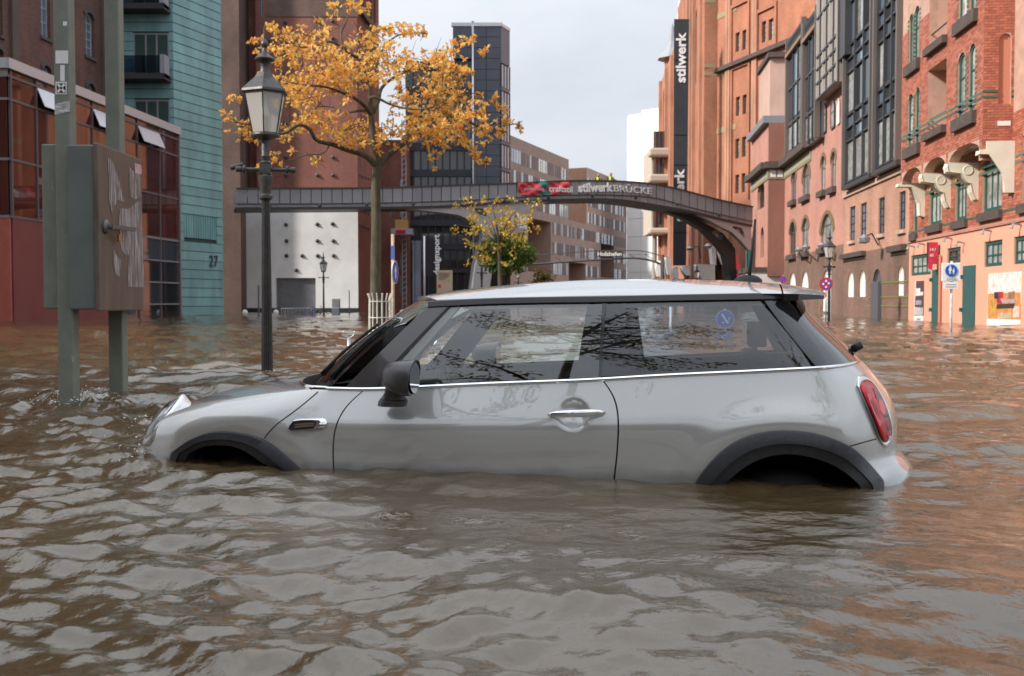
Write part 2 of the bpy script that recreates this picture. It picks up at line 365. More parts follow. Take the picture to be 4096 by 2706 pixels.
gfront = glassmat('green tinted glass', (0.90, 0.96, 0.93), ior=2.05); grear = glassmat('privacy glass', (0.62, 0.69, 0.76), ior=1.8); gwind = glassmat('windscreen glass', (0.72, 0.80, 0.75), ior=1.5)
CARW = cw(1.2, WC, -.5)
car = empty('small_hatchback_car', CARW, 'grey three-door hatchback stranded up to its sills in flood water', 'car')
def both(rows): return [[cw(u, v, w) for u, v, w in r] for r in rows], [[cw(u, 2 * WC - v, w) for u, v, w in r] for r in rows]
NR = 56
DF = Spl([(.37, 1.860), (.304, 1.928), (.225, 1.969), (.146, 1.986), (.062, 1.991), (-.01, 1.99), (-.35, 1.97)])
DR = Spl([(.44, .787), (.365, .732), (.285, .707), (.198, .704), (.105, .71), (0, .722), (-.35, .79)])
def col(f, nom):                        # f(w) -> u ; returns a column of (u, v, w) bottom to belt
    B = Bs(nom); out = []
    for j in range(NR + 1):
        s = j / NR; s = 1 - (1 - s) ** 1.35; w = -.35 + (B + .35) * s; u = f(w); out.append((u, body_v(u, min(w, Bs(u))), min(w, Bs(u) + .02)))
    return out
front_s = [1 - (1 - k / 46) ** 1.6 for k in range(47)]
cols_f = [col(lambda w, uu=2.12 + 1.115 * s: uu, 2.12 + 1.115 * s) for s in front_s]          # cowl -> nose
GAP = .0035
cols_fd = [col(lambda w, k=k: 2.12 + (DF(w) + GAP - 2.12) * k / 12, 2.12 + (1.863 - 2.12) * k / 12) for k in range(13)]
cols_d = [col(lambda w, k=k: (DF(w) - GAP) + (DR(w) + GAP - DF(w) + GAP) * k / 96, 1.863 + (.785 - 1.863) * k / 96) for k in range(97)]
cols_q = [col(lambda w, k=k: (DR(w) - GAP) + (-.04 - DR(w) + GAP) * k / 60, .785 + (-.04 - .785) * k / 60) for k in range(61)]
xs_ = [.04 + (1 - .04) * (1 - (1 - k / 60) ** 2) for k in range(1, 61)]
cols_t = []
for x in xs_:
    c_ = []
    for j in range(NR + 1):
        s = j / NR; s = 1 - (1 - s) ** 1.35; w = -.35 + (.50 + .35) * s; ut = UT(w); u = -.04 + (ut + .04) * x; B = Bs(u); w2 = -.35 + (B + .35) * s
        ut = UT(w2); u = -.04 + (ut + .04) * x; c_.append((u, body_v(u, w2) if x < .999 else WC, w2))
    cols_t.append(c_)
def lip(c, du): return [(u + du, v + .03, w) for u, v, w in c]
arch_out = ([(689, 1809), (741, 1771), (798, 1743), (856, 1728), (913, 1727), (971, 1734), (1028, 1748.5), (1074, 1769), (1131, 1812), (1177, 1852), (1206, 1883)],
            [(2781, 1932), (2830, 1863), (2887, 1806), (2944, 1766), (3030, 1734), (3105, 1723), (3174, 1723), (3260, 1734), (3346, 1760), (3403, 1786), (3461, 1834.5), (3507, 1886), (3533, 1918)])
arch_in = ([(752, 1817), (804, 1791.5), (873, 1783), (936, 1789), (993, 1814.5), (1045, 1852), (1074, 1869)],
           [(2898, 1941), (2944, 1898), (3002, 1857.5), (3088, 1826), (3162, 1820), (3231, 1829), (3317, 1857.5), (3392, 1903), (3438, 1944)])
def arch_curve(pts, n, down):
    uw = [onsurf(x, y, body_v, .02) for x, y in pts]; uw = smoothpoly(uw, n - 4)
    a, b = uw[0], uw[-1]; a2, b2 = uw[1], uw[-2]
    da = Vector((a[0] - a2[0], a[1] - a2[1])).normalized(); db = Vector((b[0] - b2[0], b[1] - b2[1])).normalized()
    pre = [(a[0] + da.x * d * .55, a[1] - abs(da.y) * d - d * .3) for d in (down, down * .5)]; post = [(b[0] + db.x * d * .55, b[1] - abs(db.y) * d - d * .3) for d in (down * .5, down)]
    return pre + uw + post
AO = [arch_curve(p, 44, .22) for p in arch_out]; AI = [arch_curve(p, 44, .22) for p in arch_in]
HOLE = [[(o[0] * .6 + i[0] * .4, o[1] * .6 + i[1] * .4) for o, i in zip(a, b)] for a, b in zip(AO, AI)]
def inpoly(p, poly):
    x, y = p; c = False; n = len(poly)
    for i in range(n):
        x1, y1 = poly[i]; x2, y2 = poly[i - 1]
        if (y1 > y) != (y2 > y) and x < (x2 - x1) * (y - y1) / (y2 - y1) + x1: c = not c
    return c
def shell(collist, name, m, flips=(False, True), extra=None, hole=True, parent=None):
    mb = MB()
    for side in (0, 1):
        if len(flips) == 1 and side != flips[0]: continue
        base = len(mb.v); n = NR + 1
        for c in collist: mb.v += [tuple(cw(u, v if side == 0 else 2 * WC - v, w)) for u, v, w in c]
        for i in range(len(collist) - 1):
            for j in range(NR):
                cu = (collist[i][j][0] + collist[i + 1][j + 1][0]) / 2; cwz = (collist[i][j][2] + collist[i + 1][j + 1][2]) / 2
                if hole and any(inpoly((cu, cwz), h) for h in HOLE): continue
                f = (base + i * n + j, base + (i + 1) * n + j, base + (i + 1) * n + j + 1, base + i * n + j + 1)
                mb.f.append(f if side else f[::-1]); mb.mi.append(0)
    if extra: extra(mb)
    return mb.build(name, m, parent or car, smooth=True, angle=50, recalc=True)
# bonnet between the two shoulder lines
Cs = Spl([(2.05, .404), (2.2, .393), (2.35, .381), (2.5, .364), (2.7, .328), (2.9, .278), (3.05, .212), (3.15, .145), (3.235, .03), (3.3, -.07)])
TAU = [k / 22 for k in range(23)]
def u_edge(t): return 2.12 + .24 * (1 - (1 - t) ** 2.2)
def bonnet(mb):
    for side in (0, 1):
        rows = []
        for s in front_s:
            ush = 2.12 + 1.115 * s; vsh = body_v(ush, Bs(ush)); r = []
            for t in TAU:
                u = u_edge(t) + (3.235 - u_edge(t)) * s; v = vsh + (WC - vsh) * t; Bu = Bs(ush) if t == 0 else Bs(u); w = Bu + (Cs(u) - Bu) * (1 - (1 - t) ** 2.4); r.append(cw(u, v if side == 0 else 2 * WC - v, w))
            rows.append(r)
        mb.grid(rows, flip=bool(side))
shell(cols_f[::-1] + cols_fd[1:] + [lip(cols_fd[-1], -.0)], 'front_body', paint, extra=bonnet)
for sd_, lb in ((0, 'near door with chrome handle'), (1, None)):
    d = shell([lip(cols_d[0], 0)] + cols_d + [lip(cols_d[-1], 0)], 'door', paint, flips=(sd_,)); 
    if lb: door = d
shell([lip(cols_q[0], 0)] + cols_q + cols_t, 'rear_body', paint)
# dark inside of the sills and shut lines
mb = MB()
for side in (0, 1):
    for nm, fn, uu in (('f', DF, 1.863), ('r', DR, .785)):
        rows = []
        for j in range(NR + 1):
            w = -.35 + (Bs(uu) + .345) * j / NR; u = fn(w); v = body_v(u, w) + .016
            rows.append([cw(u + d, v if side == 0 else 2 * WC - v, w) for d in (-.03, .03)])
        MB().grid(rows).build('door_seal', rubber, car)
# wheel arches: cladding, liners, wheels
for k in range(2):
    for side in (0, 1):
        rows = []
        prof = ((0.0, .004), (0.015, -.010), (.06, -.014), (.52, -.016), (.54, -.006), (.60, -.003), (.97, .006), (1.0, .012), (1.02, .09))
        for t, off in prof:
            r = []
            for o, i in zip(AO[k], AI[k]):
                u = o[0] + (i[0] - o[0]) * t; w = o[1] + (i[1] - o[1]) * t; vo = min(body_v(o[0], o[1]), body_v(u, w)); v = vo + off; r.append(cw(u, v if side == 0 else 2 * WC - v, w))
            rows.append(r)
        MB().grid(rows).build('wheel_arch_cladding', clad, car, smooth=True, angle=40, recalc=True)
        rows = []
        for dv in (.02, .30):
            rows.append([cw(o[0], (body_v(o[0], o[1]) + dv) if side == 0 else 2 * WC - body_v(o[0], o[1]) - dv, o[1] - .01) for o in [(a[0] * .35 + b[0] * .65, a[1] * .35 + b[1] * .65) for a, b in zip(AO[k], AI[k])]])
        lm = MB().grid(rows); cc = ARC[k]; back = [cw(o[0], .32 if side == 0 else 2 * WC - .32, o[1]) for o in AO[k]]
        lm.add(back, [tuple(t) for t in tessellate_polygon([back])])
        lm.build('wheel_arch_liner', dark, car)
        ctr = cw(ARC[k][0] + .005, .10 if side == 0 else 2 * WC - .10, -.26); ax = (EU, Vector((0, 0, 1)), EV * (1 if side == 0 else -1))
        tyre = MB().lathe([(.19, .0), (.25, -.01), (.285, .02), (.30, .05), (.30, .14), (.285, .17), (.2, .19)], ctr, 28, ax=ax).build('wheel', rubber, car, smooth=True, angle=40)
        rim = MB().lathe([(.05, .0), (.06, .02), (.17, .03), (.19, .01), (.195, .02), (.19, .1), (.05, .1)], ctr, 20, ax=ax)
        for q in range(5):
            a = q * 2 * math.pi / 5; rd = EU * math.cos(a) + Vector((0, 0, 1)) * math.sin(a); rim.bar(ctr + rd * .04, ctr + rd * .19, .03, .02, up=ax[2])
        rim.build('rim', mat('alloy', (.5, .5, .52), .3, metal=1.0), tyre)
# ---- glasshouse
def panel(poly, fn, name, m, off=0.0, parent=None, side=0, step=.03, sub=False):
    """convex (u,w) polygon wrapped on the surface v = fn(u, w)"""
    us = [p[0] for p in poly]; ws = [p[1] for p in poly]; bm = bmesh.new()
    nx = max(2, int((max(us) - min(us)) / step)); ny = max(2, int((max(ws) - min(ws)) / step))
    g = [[bm.verts.new((min(us) + (max(us) - min(us)) * i / nx, min(ws) + (max(ws) - min(ws)) * j / ny, 0)) for j in range(ny + 1)] for i in range(nx + 1)]
    for i in range(nx):
        for j in range(ny): bm.faces.new((g[i][j], g[i + 1][j], g[i + 1][j + 1], g[i][j + 1]))
    ar = sum(poly[i - 1][0] * poly[i][1] - poly[i][0] * poly[i - 1][1] for i in range(len(poly)))
    pl = poly if ar > 0 else poly[::-1]
    for i in range(len(pl)):
        a, b2 = Vector((*pl[i - 1], 0)), Vector((*pl[i], 0)); n = Vector((b2.y - a.y, a.x - b2.x, 0))
        bmesh.ops.bisect_plane(bm, geom=bm.verts[:] + bm.edges[:] + bm.faces[:], plane_co=a, plane_no=n, clear_outer=True, dist=1e-6)
    for v_ in bm.verts:
        u, w = v_.co.x, v_.co.y; v = fn(u, w) + off; v_.co = cw(u, v if side == 0 else 2 * WC - v, w)
    me = bpy.data.meshes.new(name); bmesh.ops.recalc_face_normals(bm, faces=bm.faces); bm.to_mesh(me); bm.free()
    me.polygons.foreach_set('use_smooth', [True] * len(me.polygons)); me.materials.append(m)
    o = bpy.data.objects.new(name, me); COL.objects.link(o); return setparent(o, parent or car)
def z1(x, y): return 1150 + x / 2.9675, 1180 + y / 2.9675
def r4(x, y): return 1500 + x / 1.7425, 1050 + y / 1.7425
def r5(x, y): return 2600 + x / 1.7425, 1100 + y / 1.7425
def gp(pts): return [onsurf(x, y, gh_v, .15) for x, y in pts]
q_door = gp([z1(1925, 118), r4(1588, 276), r4(1560, 802), z1(1000, 1090)])
q_quart = gp([r4(1612, 276), r5(756, 170), r5(850, 280), r5(950, 400), r5(1050, 525), r5(1128, 645), r4(1574, 796)])
q_hatch = gp([r5(764, 170), r5(955, 168), r5(1090, 305), r5(1190, 425), r5(1275, 530), r5(1350, 625), r5(1136, 645), r5(1058, 525), r5(958, 400), r5(858, 280)])
q_pil = gp([z1(1690, 118), z1(1925, 118), z1(1000, 1090), z1(690, 1095)])
for side in (0, 1):
    panel(q_door, gh_v, 'door_glass', gfront, 0, side=side); panel(q_quart, gh_v, 'rear_side_glass', grear, 0, side=side)
    hp = q_hatch
    panel([hp[0], hp[1], hp[3], hp[5], hp[6], hp[8]], gh_v, 'hatch_side_glass', blk, -.002, side=side, step=.02)
    panel(q_pil, gh_v, 'windscreen_pillar', mat('pillar trim', (.055, .05, .05), .18, coat=.7), -.004, side=side)
    # black frames: door frame / centre pillar and seals
    bp_ = gp([r4(1586, 272), r4(1614, 272), r4(1577, 800), r4(1556, 806)]); panel(bp_, gh_v, 'centre_pillar', blk, -.003, side=side)
    sl = gp([z1(1925, 118), z1(1955, 118), z1(1060, 1092), z1(1000, 1092)]); panel(sl, gh_v, 'glass_seal', rubber, -.006, side=side)
    rows = []
    for t, off in ((0, .0), (.1, -.012), (.9, -.016), (1.0, -.004), (1.02, .03)):
        r = []
        for k in range(60):
            u = 1.60 - 1.80 * k / 59; wa = Rs(u) - .004; wb = wa + .030; w = wa + (wb - wa) * t; v = gh_v(u, min(w, .80)) + off; v = min(v, .42); r.append(cw(u, v if side == 0 else 2 * WC - v, w))
        rows.append(r)
    MB().grid(rows).build('roof_drip_rail', mat('satin black strip', (.045, .045, .05), .3), car, smooth=True, angle=40, recalc=True)
    # chrome waistline
    path = [(2.315, .47), (2.285, .36), (2.24, .25), (2.19, .165), (2.13, .105), (2.05, .075)]
    pts3 = [(u, v, Bs(min(u, 2.2)) + .008 + (.012 * sstep(2.1, 2.3, u))) for u, v in smoothpoly(path, 18)]
    pts3 += [(u, body_v(u, Bs(u)) - .004, Bs(u) + .006) for u in np.linspace(2.03, -.32, 90)] + [(u, max(body_v(u, Bs(u)) - .004, 0), Bs(u) + .006) for u in (-.34, -.36, -.375, -.385)]
    rows = []
    for dv, dw in ((.012, .008), (.001, .008), (-.004, .002), (-.004, -.003), (.001, -.009), (.012, -.009)):
        rows.append([cw(u, (v + dv) if side == 0 else 2 * WC - v - dv, w + dw) for u, v, w in pts3])
    MB().grid(rows).build('chrome_waistline', chrome, car, smooth=True, angle=35, recalc=True)
# roof with rear spoiler
Cr = Spl([(1.80, .772), (1.72, .800), (1.5, .838), (1.2, .866), (.83, .8835), (.47, .884), (.17, .874), (0, .860), (-.15, .838), (-.27, .806), (-.3, .80)])
Rt = Spl([(1.8, .772), (1.55, .779), (1.24, .789), (.47, .802), (.1, .806), (-.1, .803), (-.3, .79)])
def roof_pt(s, t, dz=0, ur=None, s0=0):
    uf = 1.565 + .225 * (1 - (1 - t) ** 2.2); ue = -.205 - .065 * (1 - (1 - t) ** 2) if ur is None else ur(t)
    u = uf + (ue - uf) * s; vr = max(.205, min(.30, gh_v(u, .80) if u > .1 else .205 + .09 * (max(0, .1 - u) / .35) ** 1.5)); v = vr + (WC - vr) * t
    w = Rt(u) + (Cr(u) - Rt(u)) * (1 - (1 - t) ** 2.7); return u, v, w + dz
mb = MB(); TR = [1 - (1 - k / 24) ** 1.0 for k in range(25)]
seam = lambda t: .005 - .03 * t
for side in (0, 1):
    mb.grid([[cw(*(lambda a: (a[0], a[1] if side == 0 else 2 * WC - a[1], a[2]))(roof_pt(s, t, ur=seam))) for t in TR] for s in np.linspace(0, 1, 60)], flip=bool(side))
mb.build('roof', paint, car, smooth=True, recalc=True)
def spoil(s, t, low):
    us = seam(t) - .006; ue = -.185 - .065 * (1 - (1 - t) ** 2); u = us + (ue - us) * s; vr = .205 + .10 * s ** 1.6; v = vr + (WC - vr) * t
    w = Rt(u) + (Cr(u) - Rt(u)) * (1 - (1 - t) ** 2.7)
    return u, v, w - (low * (.034 - .018 * s)) 
mb = MB()
for side in (0, 1):
    f_ = lambda a: cw(a[0], a[1] if side == 0 else 2 * WC - a[1], a[2])
    S_ = np.linspace(0, 1, 16)
    top = [[f_(spoil(s, t, 0)) for t in TR] for s in S_]; bot = [[f_(spoil(s, t, 1)) for t in TR] for s in S_]
    mb.grid(top, flip=bool(side)); mb.grid(bot, flip=not side, m=1); mb.grid([top[-1], bot[-1]], flip=bool(side), m=1); mb.grid([[r[0] for r in top], [r[0] for r in bot]], flip=not side, m=1)
mb.build('roof_spoiler', [paint, blk], car, smooth=True, angle=35)
# windscreen, rear window
def ws_pt(s, t):                       # s up, t 0..1..0 across
    ub = 2.035 + .27 * (1 - (1 - t) ** 2.2); vb = .128; wb = .383 - .022 * t; ut = 1.575 + .215 * (1 - (1 - t) ** 2.2); vt = .235; wt = .768 + .006 * t
    u = ub + (ut - ub) * s + .035 * 4 * s * (1 - s) * .5; v0 = vb + (vt - vb) * s; return u, v0 + (WC - v0) * t, wb + (wt - wb) * s + .03 * 4 * s * (1 - s) * .5
mb = MB()
for side in (0, 1):
    mb.grid([[cw(*(lambda a: (a[0], a[1] if side == 0 else 2 * WC - a[1], a[2]))(ws_pt(s, t))) for t in np.linspace(0, 1, 20)] for s in np.linspace(0, 1, 14)], flip=bool(side))
mb.build('windscreen', gwind, car, smooth=True, recalc=True)
mb = MB()
for side in (0, 1):
    rows = []
    for w in np.linspace(.497, .79, 14):
        r = []
        for x in [1 - (1 - k / 30) ** 2 for k in range(31)]:
            x = .70 + .30 * x; u = .15 + (UTG(w) - .15) * x; v = gh_v(u, w) if x < .999 else WC; r.append(cw(u, v if side == 0 else 2 * WC - v, w))
        rows.append(r)
    mb.grid(rows, flip=bool(side))
mb.build('rear_window', blk, car, smooth=True, recalc=True)
# cowl recess under the windscreen and a dark inner floor
mb = MB()
for side in (0, 1):
    rows = []
    for t in TAU:
        a = (u_edge(t) - .004, Bs(2.12) + (Cs(u_edge(t)) - Bs(2.12)) * (1 - (1 - t) ** 2.4) + .004); b_ = ws_pt(0, t); vv = body_v(2.12, .36) + (WC - body_v(2.12, .36)) * t
        rows.append([cw(u, v if side == 0 else 2 * WC - v, w) for u, v, w in ((a[0], vv, a[1]), (a[0] - .01, vv, a[1] - .05), (b_[0] + .02, b_[1], b_[2] - .045), (b_[0], b_[1], b_[2] + .004))])
    mb.grid(rows, flip=bool(side))
mb.build('cowl', rubber, car, recalc=True)
fl = MB(); cor = [cw(2.05, .12, .33), cw(-.42, .2, .30), cw(-.42, 2 * WC - .2, .30), cw(2.05, 2 * WC - .12, .33)]; fl.add(cor, [(0, 1, 2, 3)])
cor = [cw(2.05, .12, .33), cw(-.42, .2, .30)]
fl.build('cabin_floor', cloth, car)
def cbox(mb, u0, u1, v0, v1, w0, w1): mb.add([cw(u, v, w) for w in (w0, w1) for v in (v0, v1) for u in (u0, u1)], [(0, 1, 3, 2), (4, 6, 7, 5), (0, 4, 5, 1), (2, 3, 7, 6), (0, 2, 6, 4), (1, 5, 7, 3)]); return mb
mb = MB(); mb.add([cw(u, v, w) for v in (.14, 2 * WC - .14) for u, w in ((2.06, .33), (2.06, .385), (1.85, .405), (1.62, .40), (1.56, .36), (1.56, .30))], [(0, 1, 7, 6), (1, 2, 8, 7), (2, 3, 9, 8), (3, 4, 10, 9), (4, 5, 11, 10)])
mb.build('dashboard', cloth, car, bevel=.015)
def seat(u, v, w1, hr):
    mb = MB(); prof = [(u + .05, .28), (u + .03, w1 - .05), (u, w1), (u - .06, w1), (u - .09, w1 - .04), (u - .05, .28)]
    mb.prism([cw(a, v - .23, b) for a, b in prof], EV * .46)
    s = mb.build('seat', cloth, car, bevel=.03)
    if hr:
        hb = MB(); cbox(hb, u - .10, u - .01, v - .12, v + .12, w1 + .03, w1 + .16); hb.bar(cw(u - .05, v - .05, w1 - .02), cw(u - .05, v - .05, w1 + .04), .012); hb.bar(cw(u - .05, v + .05, w1 - .02), cw(u - .05, v + .05, w1 + .04), .012)
        h_ = hb.build('headrest', cloth, s, bevel=.03)
seat(.98, .46, .43, False); seat(.98, 1.27, .43, False); seat(.10, .46, .47, False); seat(.10, 1.27, .50, True)
sw = MB(); n_ = Vector((0, 0, 1)); axu = (EU * -.9 + Vector((0, 0, .42))).normalized(); s1 = EV; s2 = axu.cross(s1)
c_ = cw(1.50, .48, .30); ring = [c_ + (s1 * math.cos(a) + s2 * math.sin(a)) * .185 for a in np.linspace(0, 2 * math.pi, 33)]
sw.tube(ring, .016, 8); sw.bar(c_ - s1 * .17, c_ + s1 * .17, .03, .02); sw.build('steering_wheel', rubber, car, smooth=True)
mb = MB(); cbox(mb, 1.44, 1.48, WC - .12, WC + .12, .66, .725); mb.bar(cw(1.46, WC, .72), cw(1.53, WC, .765), .02); mb.build('rear_view_mirror', rubber, car, bevel=.012)
for side in (0, 1):                    # inner pillar and header trims
    def tr(pts, th, m, nm):
        mb = MB(); o = []
        for u, w in pts: v = gh_v(u, w) + .025; o.append(cw(u, v if side == 0 else 2 * WC - v, w))
        mb.prism(o, EV * (th if side == 0 else -th)); mb.build(nm, m, car)
    f0, f1, f2, f3 = q_pil[0], q_pil[1], q_pil[2], q_pil[3]
    tr([(f0[0] + .02, f0[1]), (f1[0] - .05, f1[1]), (f2[0] - .08, f2[1]), (f3[0] - .03, f3[1])], .05, liner_m, 'inner_pillar_trim')
    tr([(.86, .77), (.70, .77), (.66, .44), (.90, .43)], .05, cloth, 'inner_pillar_trim')
    tr([(.08, .78), (-.02, .785), (-.25, .50), (-.08, .485)], .06, mat('grey pillar trim', (.16, .17, .18), .7), 'inner_pillar_trim')
    tr([(1.48, .765), (0.0, .79), (0.02, .755), (1.43, .735)], .10, liner_m, 'roof_header_trim')
    tr([(1.95, .37), (-.22, .49), (-.22, .38), (1.95, .30)], .08, cloth, 'door_card')
# headlining
mb = MB()
for side in (0, 1):
    mb.grid([[cw(*(lambda a: (a[0], a[1] if side == 0 else 2 * WC - a[1], a[2] - .035))(roof_pt(s, t, ur=seam))) for t in np.linspace(.02, 1, 8)] for s in np.linspace(.03, .97, 12)])
mb.build('headlining', liner_m, car, smooth=True)
# ---- lamps
def surf_poly(poly, off, fn=body_v, n=60, inset=0.0): 
    pts = smoothpoly(list(poly) + [poly[0]], n)[:-1]; cu = sum(p[0] for p in pts) / len(pts); cwz = sum(p[1] for p in pts) / len(pts)
    return [(u + (cu - u) * inset, w + (cwz - w) * inset) for u, w in pts]
tl = [(-.308, .41), (-.318, .440), (-.348, .449), (-.395, .430), (-.437, .370), (-.470, .285), (-.492, .195), (-.486, .155), (-.455, .135), (-.415, .165), (-.375, .245), (-.337, .335)]
tail_red = mat('red tail lamp lens', (0.52, 0.004, 0.008), 0.08, spec=0.4, coat=0.0, noise=0.5, nscale=14, coord='Object')
for side in (0, 1):
    sg = lambda v: v if side == 0 else 2 * WC - v
    ins = ((-.03, .006), (0, -.014), (.05, -.022), (.12, -.016), (.14, -.006)); rows = []
    for i_, off in ins: rows.append([cw(u, sg(body_v(u, w) + off), w) for u, w in surf_poly(tl, 0, inset=i_)])
    tlo = MB().grid(rows, closed=True).build('tail_light', chrome, car, smooth=True, angle=40, recalc=True)
    rows = []
    for i_, off in ((.14, -.004), (.16, -.016), (.22, -.026), (.45, -.032), (.75, -.034), (.99, -.034)): rows.append([cw(u, sg(body_v(u, w) + off), w) for u, w in surf_poly(tl, 0, inset=i_)])
    MB().grid(rows, closed=True).build('lens', tail_red, tlo, smooth=True, recalc=True)
    for nm_, poly_, col_ in (('lamp_segment', [(-.385, .40), (-.425, .36), (-.455, .28), (-.470, .21), (-.452, .205), (-.425, .28), (-.395, .36)], (.10, .001, .003)), ('lamp_segment', [(-.405, .345), (-.425, .335), (-.438, .29), (-.425, .28), (-.410, .30)], (.80, .06, .04)), ('reversing_lamp', [(-.452, .185), (-.470, .187), (-.470, .168), (-.455, .165)], (.75, .60, .60)), ('lamp_segment', [(-.345, .375), (-.365, .375), (-.41, .25), (-.40, .235), (-.37, .30)], (.68, .07, .10))):
        pp = [cw(u, sg(body_v(u, w) - .0365), w) for u, w in poly_]; MB().add(pp, [tuple(t_) for t_ in tessellate_polygon([pp])]).build(nm_, mat('lamp colour %s' % (col_,), col_, .15), tlo)
    # headlight on the front corner
    hq = carpx(686, 1700, .27); hn = (EU * .68 + EV * (-.36 if side == 0 else .36) + Vector((0, 0, .62))).normalized()
    hc = cw(hq[0], sg(.27), hq[1]) + hn * (.030 if side == 0 else -.05); hx = hn.cross(Vector((0, 0, 1))).normalized(); hy = hx.cross(hn).normalized(); AXH = (hx, hy * 1.18, hn)
    hl = MB().lathe([(.118, -.12), (.122, -.03), (.130, .0), (.132, .016), (.125, .026), (.115, .02), (.110, -.02)], hc, 40, ax=AXH).build('headlight', mat('satin chrome', (.88, .88, .88), .28, metal=.8), car, smooth=True, angle=40, recalc=True)
    MB().lathe([(.116, .012), (.10, .032), (.07, .048), (.035, .056), (.002, .058)], hc, 40, ax=AXH).build('lens', glassmat('lamp glass', (.93, .94, .95)), hl, smooth=True, recalc=True)
    MB().lathe([(.112, .006), (.09, -.02), (.05, -.05), (.03, -.055), (.028, -.02), (.002, -.015)], hc, 32, ax=AXH).build('reflector', mat('lamp reflector', (.86, .86, .85), .4), hl, smooth=True, recalc=True)
# ---- bonnet scuttle vent, door handle, mirror, wipers, aerial
def z2(x, y): return 520 + x / 2.9675, 1480 + y / 2.9675
vo = [onsurf(*z2(*p), body_v, 0) for p in ((1888, 700), (1900, 660), (1960, 585), (2050, 574), (2250, 572), (2320, 582), (2346, 620), (2330, 665), (2290, 692), (2100, 708), (1925, 724))]
vi = [onsurf(*z2(*p), body_v, 0) for p in ((1896, 694), (1915, 660), (1955, 618), (2050, 606), (2150, 604), (2205, 608), (2222, 630), (2212, 662), (2190, 682), (2080, 694), (1935, 708))]
def ringmesh(a, b, offs, fn=body_v):
    rows = [[cw(u, fn(u, w) + offs[0], w) for u, w in a], [cw(u, fn(u, w) + offs[1], w) for u, w in a],
            [cw(u, fn(u, w) + offs[2], w) for u, w in [(x[0] * .5 + y[0] * .5, x[1] * .5 + y[1] * .5) for x, y in zip(a, b)]], [cw(u, fn(u, w) + offs[1], w) for u, w in b], [cw(u, fn(u, w) + offs[0], w) for u, w in b]]
    return MB().grid(rows, closed=True)
vt = ringmesh(vo, vi, (.004, -.008, -.016)).build('side_vent', chrome, car, smooth=True, angle=40, recalc=True)
pv = [cw(u, body_v(u, w) - .003, w) for u, w in vi]; MB().add(pv, [tuple(t_) for t_ in tessellate_polygon([pv])]).build('vent_grille', rubber, vt)
for f_ in (.34, .66):
    a_ = (vi[2][0] * .6 + vi[1][0] * .4 - .01, vi[2][1] + (vi[10][1] - vi[2][1]) * f_); b_ = (vi[6][0] + .01, vi[5][1] + (vi[8][1] - vi[5][1]) * f_)
    MB().bar(cw(a_[0], body_v(*a_) - .006, a_[1]), cw(b_[0], body_v(*b_) - .006, b_[1]), .006, .007).build('slat', mat('bronze slat', (.30, .22, .16), .3, metal=.6), vt)
h0, h1 = carpx(*r4(1195, 1063), -.03), carpx(*r4(1600, 1047), -.03); rows = []
for k in range(25):
    s = k / 24; u = h0[0] + (h1[0] - h0[0]) * s; w = h0[1] + (h1[1] - h0[1]) * s; e = max(1e-3, 1 - abs(2 * s - 1) ** 3.2) ** .5; vv = .012 - .040 * (1 - abs(2 * s - 1) ** 2.4) ** .5 if 0 < s < 1 else .012
    rows.append([cw(u, vv - .010 * math.cos(a), w + .0165 * e * math.sin(a)) for a in np.linspace(0, 2 * math.pi, 15)[:-1]])
MB().grid(rows, closed=True).build('door_handle', chrome, door, smooth=True, recalc=True)
mat_m = mat('satin black mirror shell', (.05, .048, .047), .34, coat=.15, noise=.15, nscale=60)
for side in (0, 1):
    sg = lambda v: v if side == 0 else 2 * WC - v
    a = carpx(*z1(1505, 985), -.13); f0 = carpx(*z1(1092, 985), -.13); hz = (carpx(*z1(1490, 775), -.13)[1] - carpx(*z1(1500, 1203), -.13)[1]) / 2
    ln = f0[0] - a[0]; zc = a[1]; rows = []
    for t, sc, dz in ((0, .90, 0), (.0, 1.0, 0), (.06, 1.02, 0), (.12, 1.0, 0), (.3, .95, 0), (.5, .85, .004), (.68, .71, .008), (.82, .55, .012), (.92, .37, .015), (.98, .18, .017), (1.0, .02, .018)):
        r = []
        for an in np.linspace(0, 2 * math.pi, 33)[:-1]:
            c1, s1_ = math.cos(an), math.sin(an); ex = .9
            vy = math.copysign(abs(c1) ** ex, c1) * .098 * sc; wz = math.copysign(abs(s1_) ** ex, s1_) * hz * sc
            if side == 1: pass
            r.append(cw(a[0] + ln * t - .010 * (wz / hz), sg(-.13 + vy + .035 * t), zc + wz + dz - .02 * t * (1 if wz < 0 else -.2)))
        rows.append(r)
    mir = MB().grid(rows, closed=True).build('door_mirror', mat_m, car, smooth=True, angle=50, recalc=True)
    gl_ = [cw(a[0] - .003, sg(-.13 + math.cos(an) * .086), zc + math.sin(an) * hz * .86) for an in np.linspace(0, 2 * math.pi, 25)[:-1]]
    MB().add(gl_, [tuple(range(24))]).build('mirror_glass', mat('mirror glass', (.6, .63, .66), .03, metal=1.0), mir)
    b0 = carpx(*z1(1262, 1285), -.045); rows = []
    for dz, ru, rv, dv in ((-.034, .055, .03, 0), (-.030, .066, .055, 0), (-.006, .066, .055, 0), (-.002, .060, .050, 0), (0, .062, .052, -.002), (.012, .052, .046, -.01), (.030, .040, .038, -.03), (.055, .036, .034, -.05)):
        rows.append([cw(b0[0] + ru * math.cos(an) - dz * .25, sg(-.045 + dv + rv * math.sin(an)), b0[1] + dz + .018) for an in np.linspace(0, 2 * math.pi, 29)[:-1]])
    MB().grid(rows, closed=True).build('mirror_foot', mat_m, mir, smooth=True, angle=40, recalc=True)
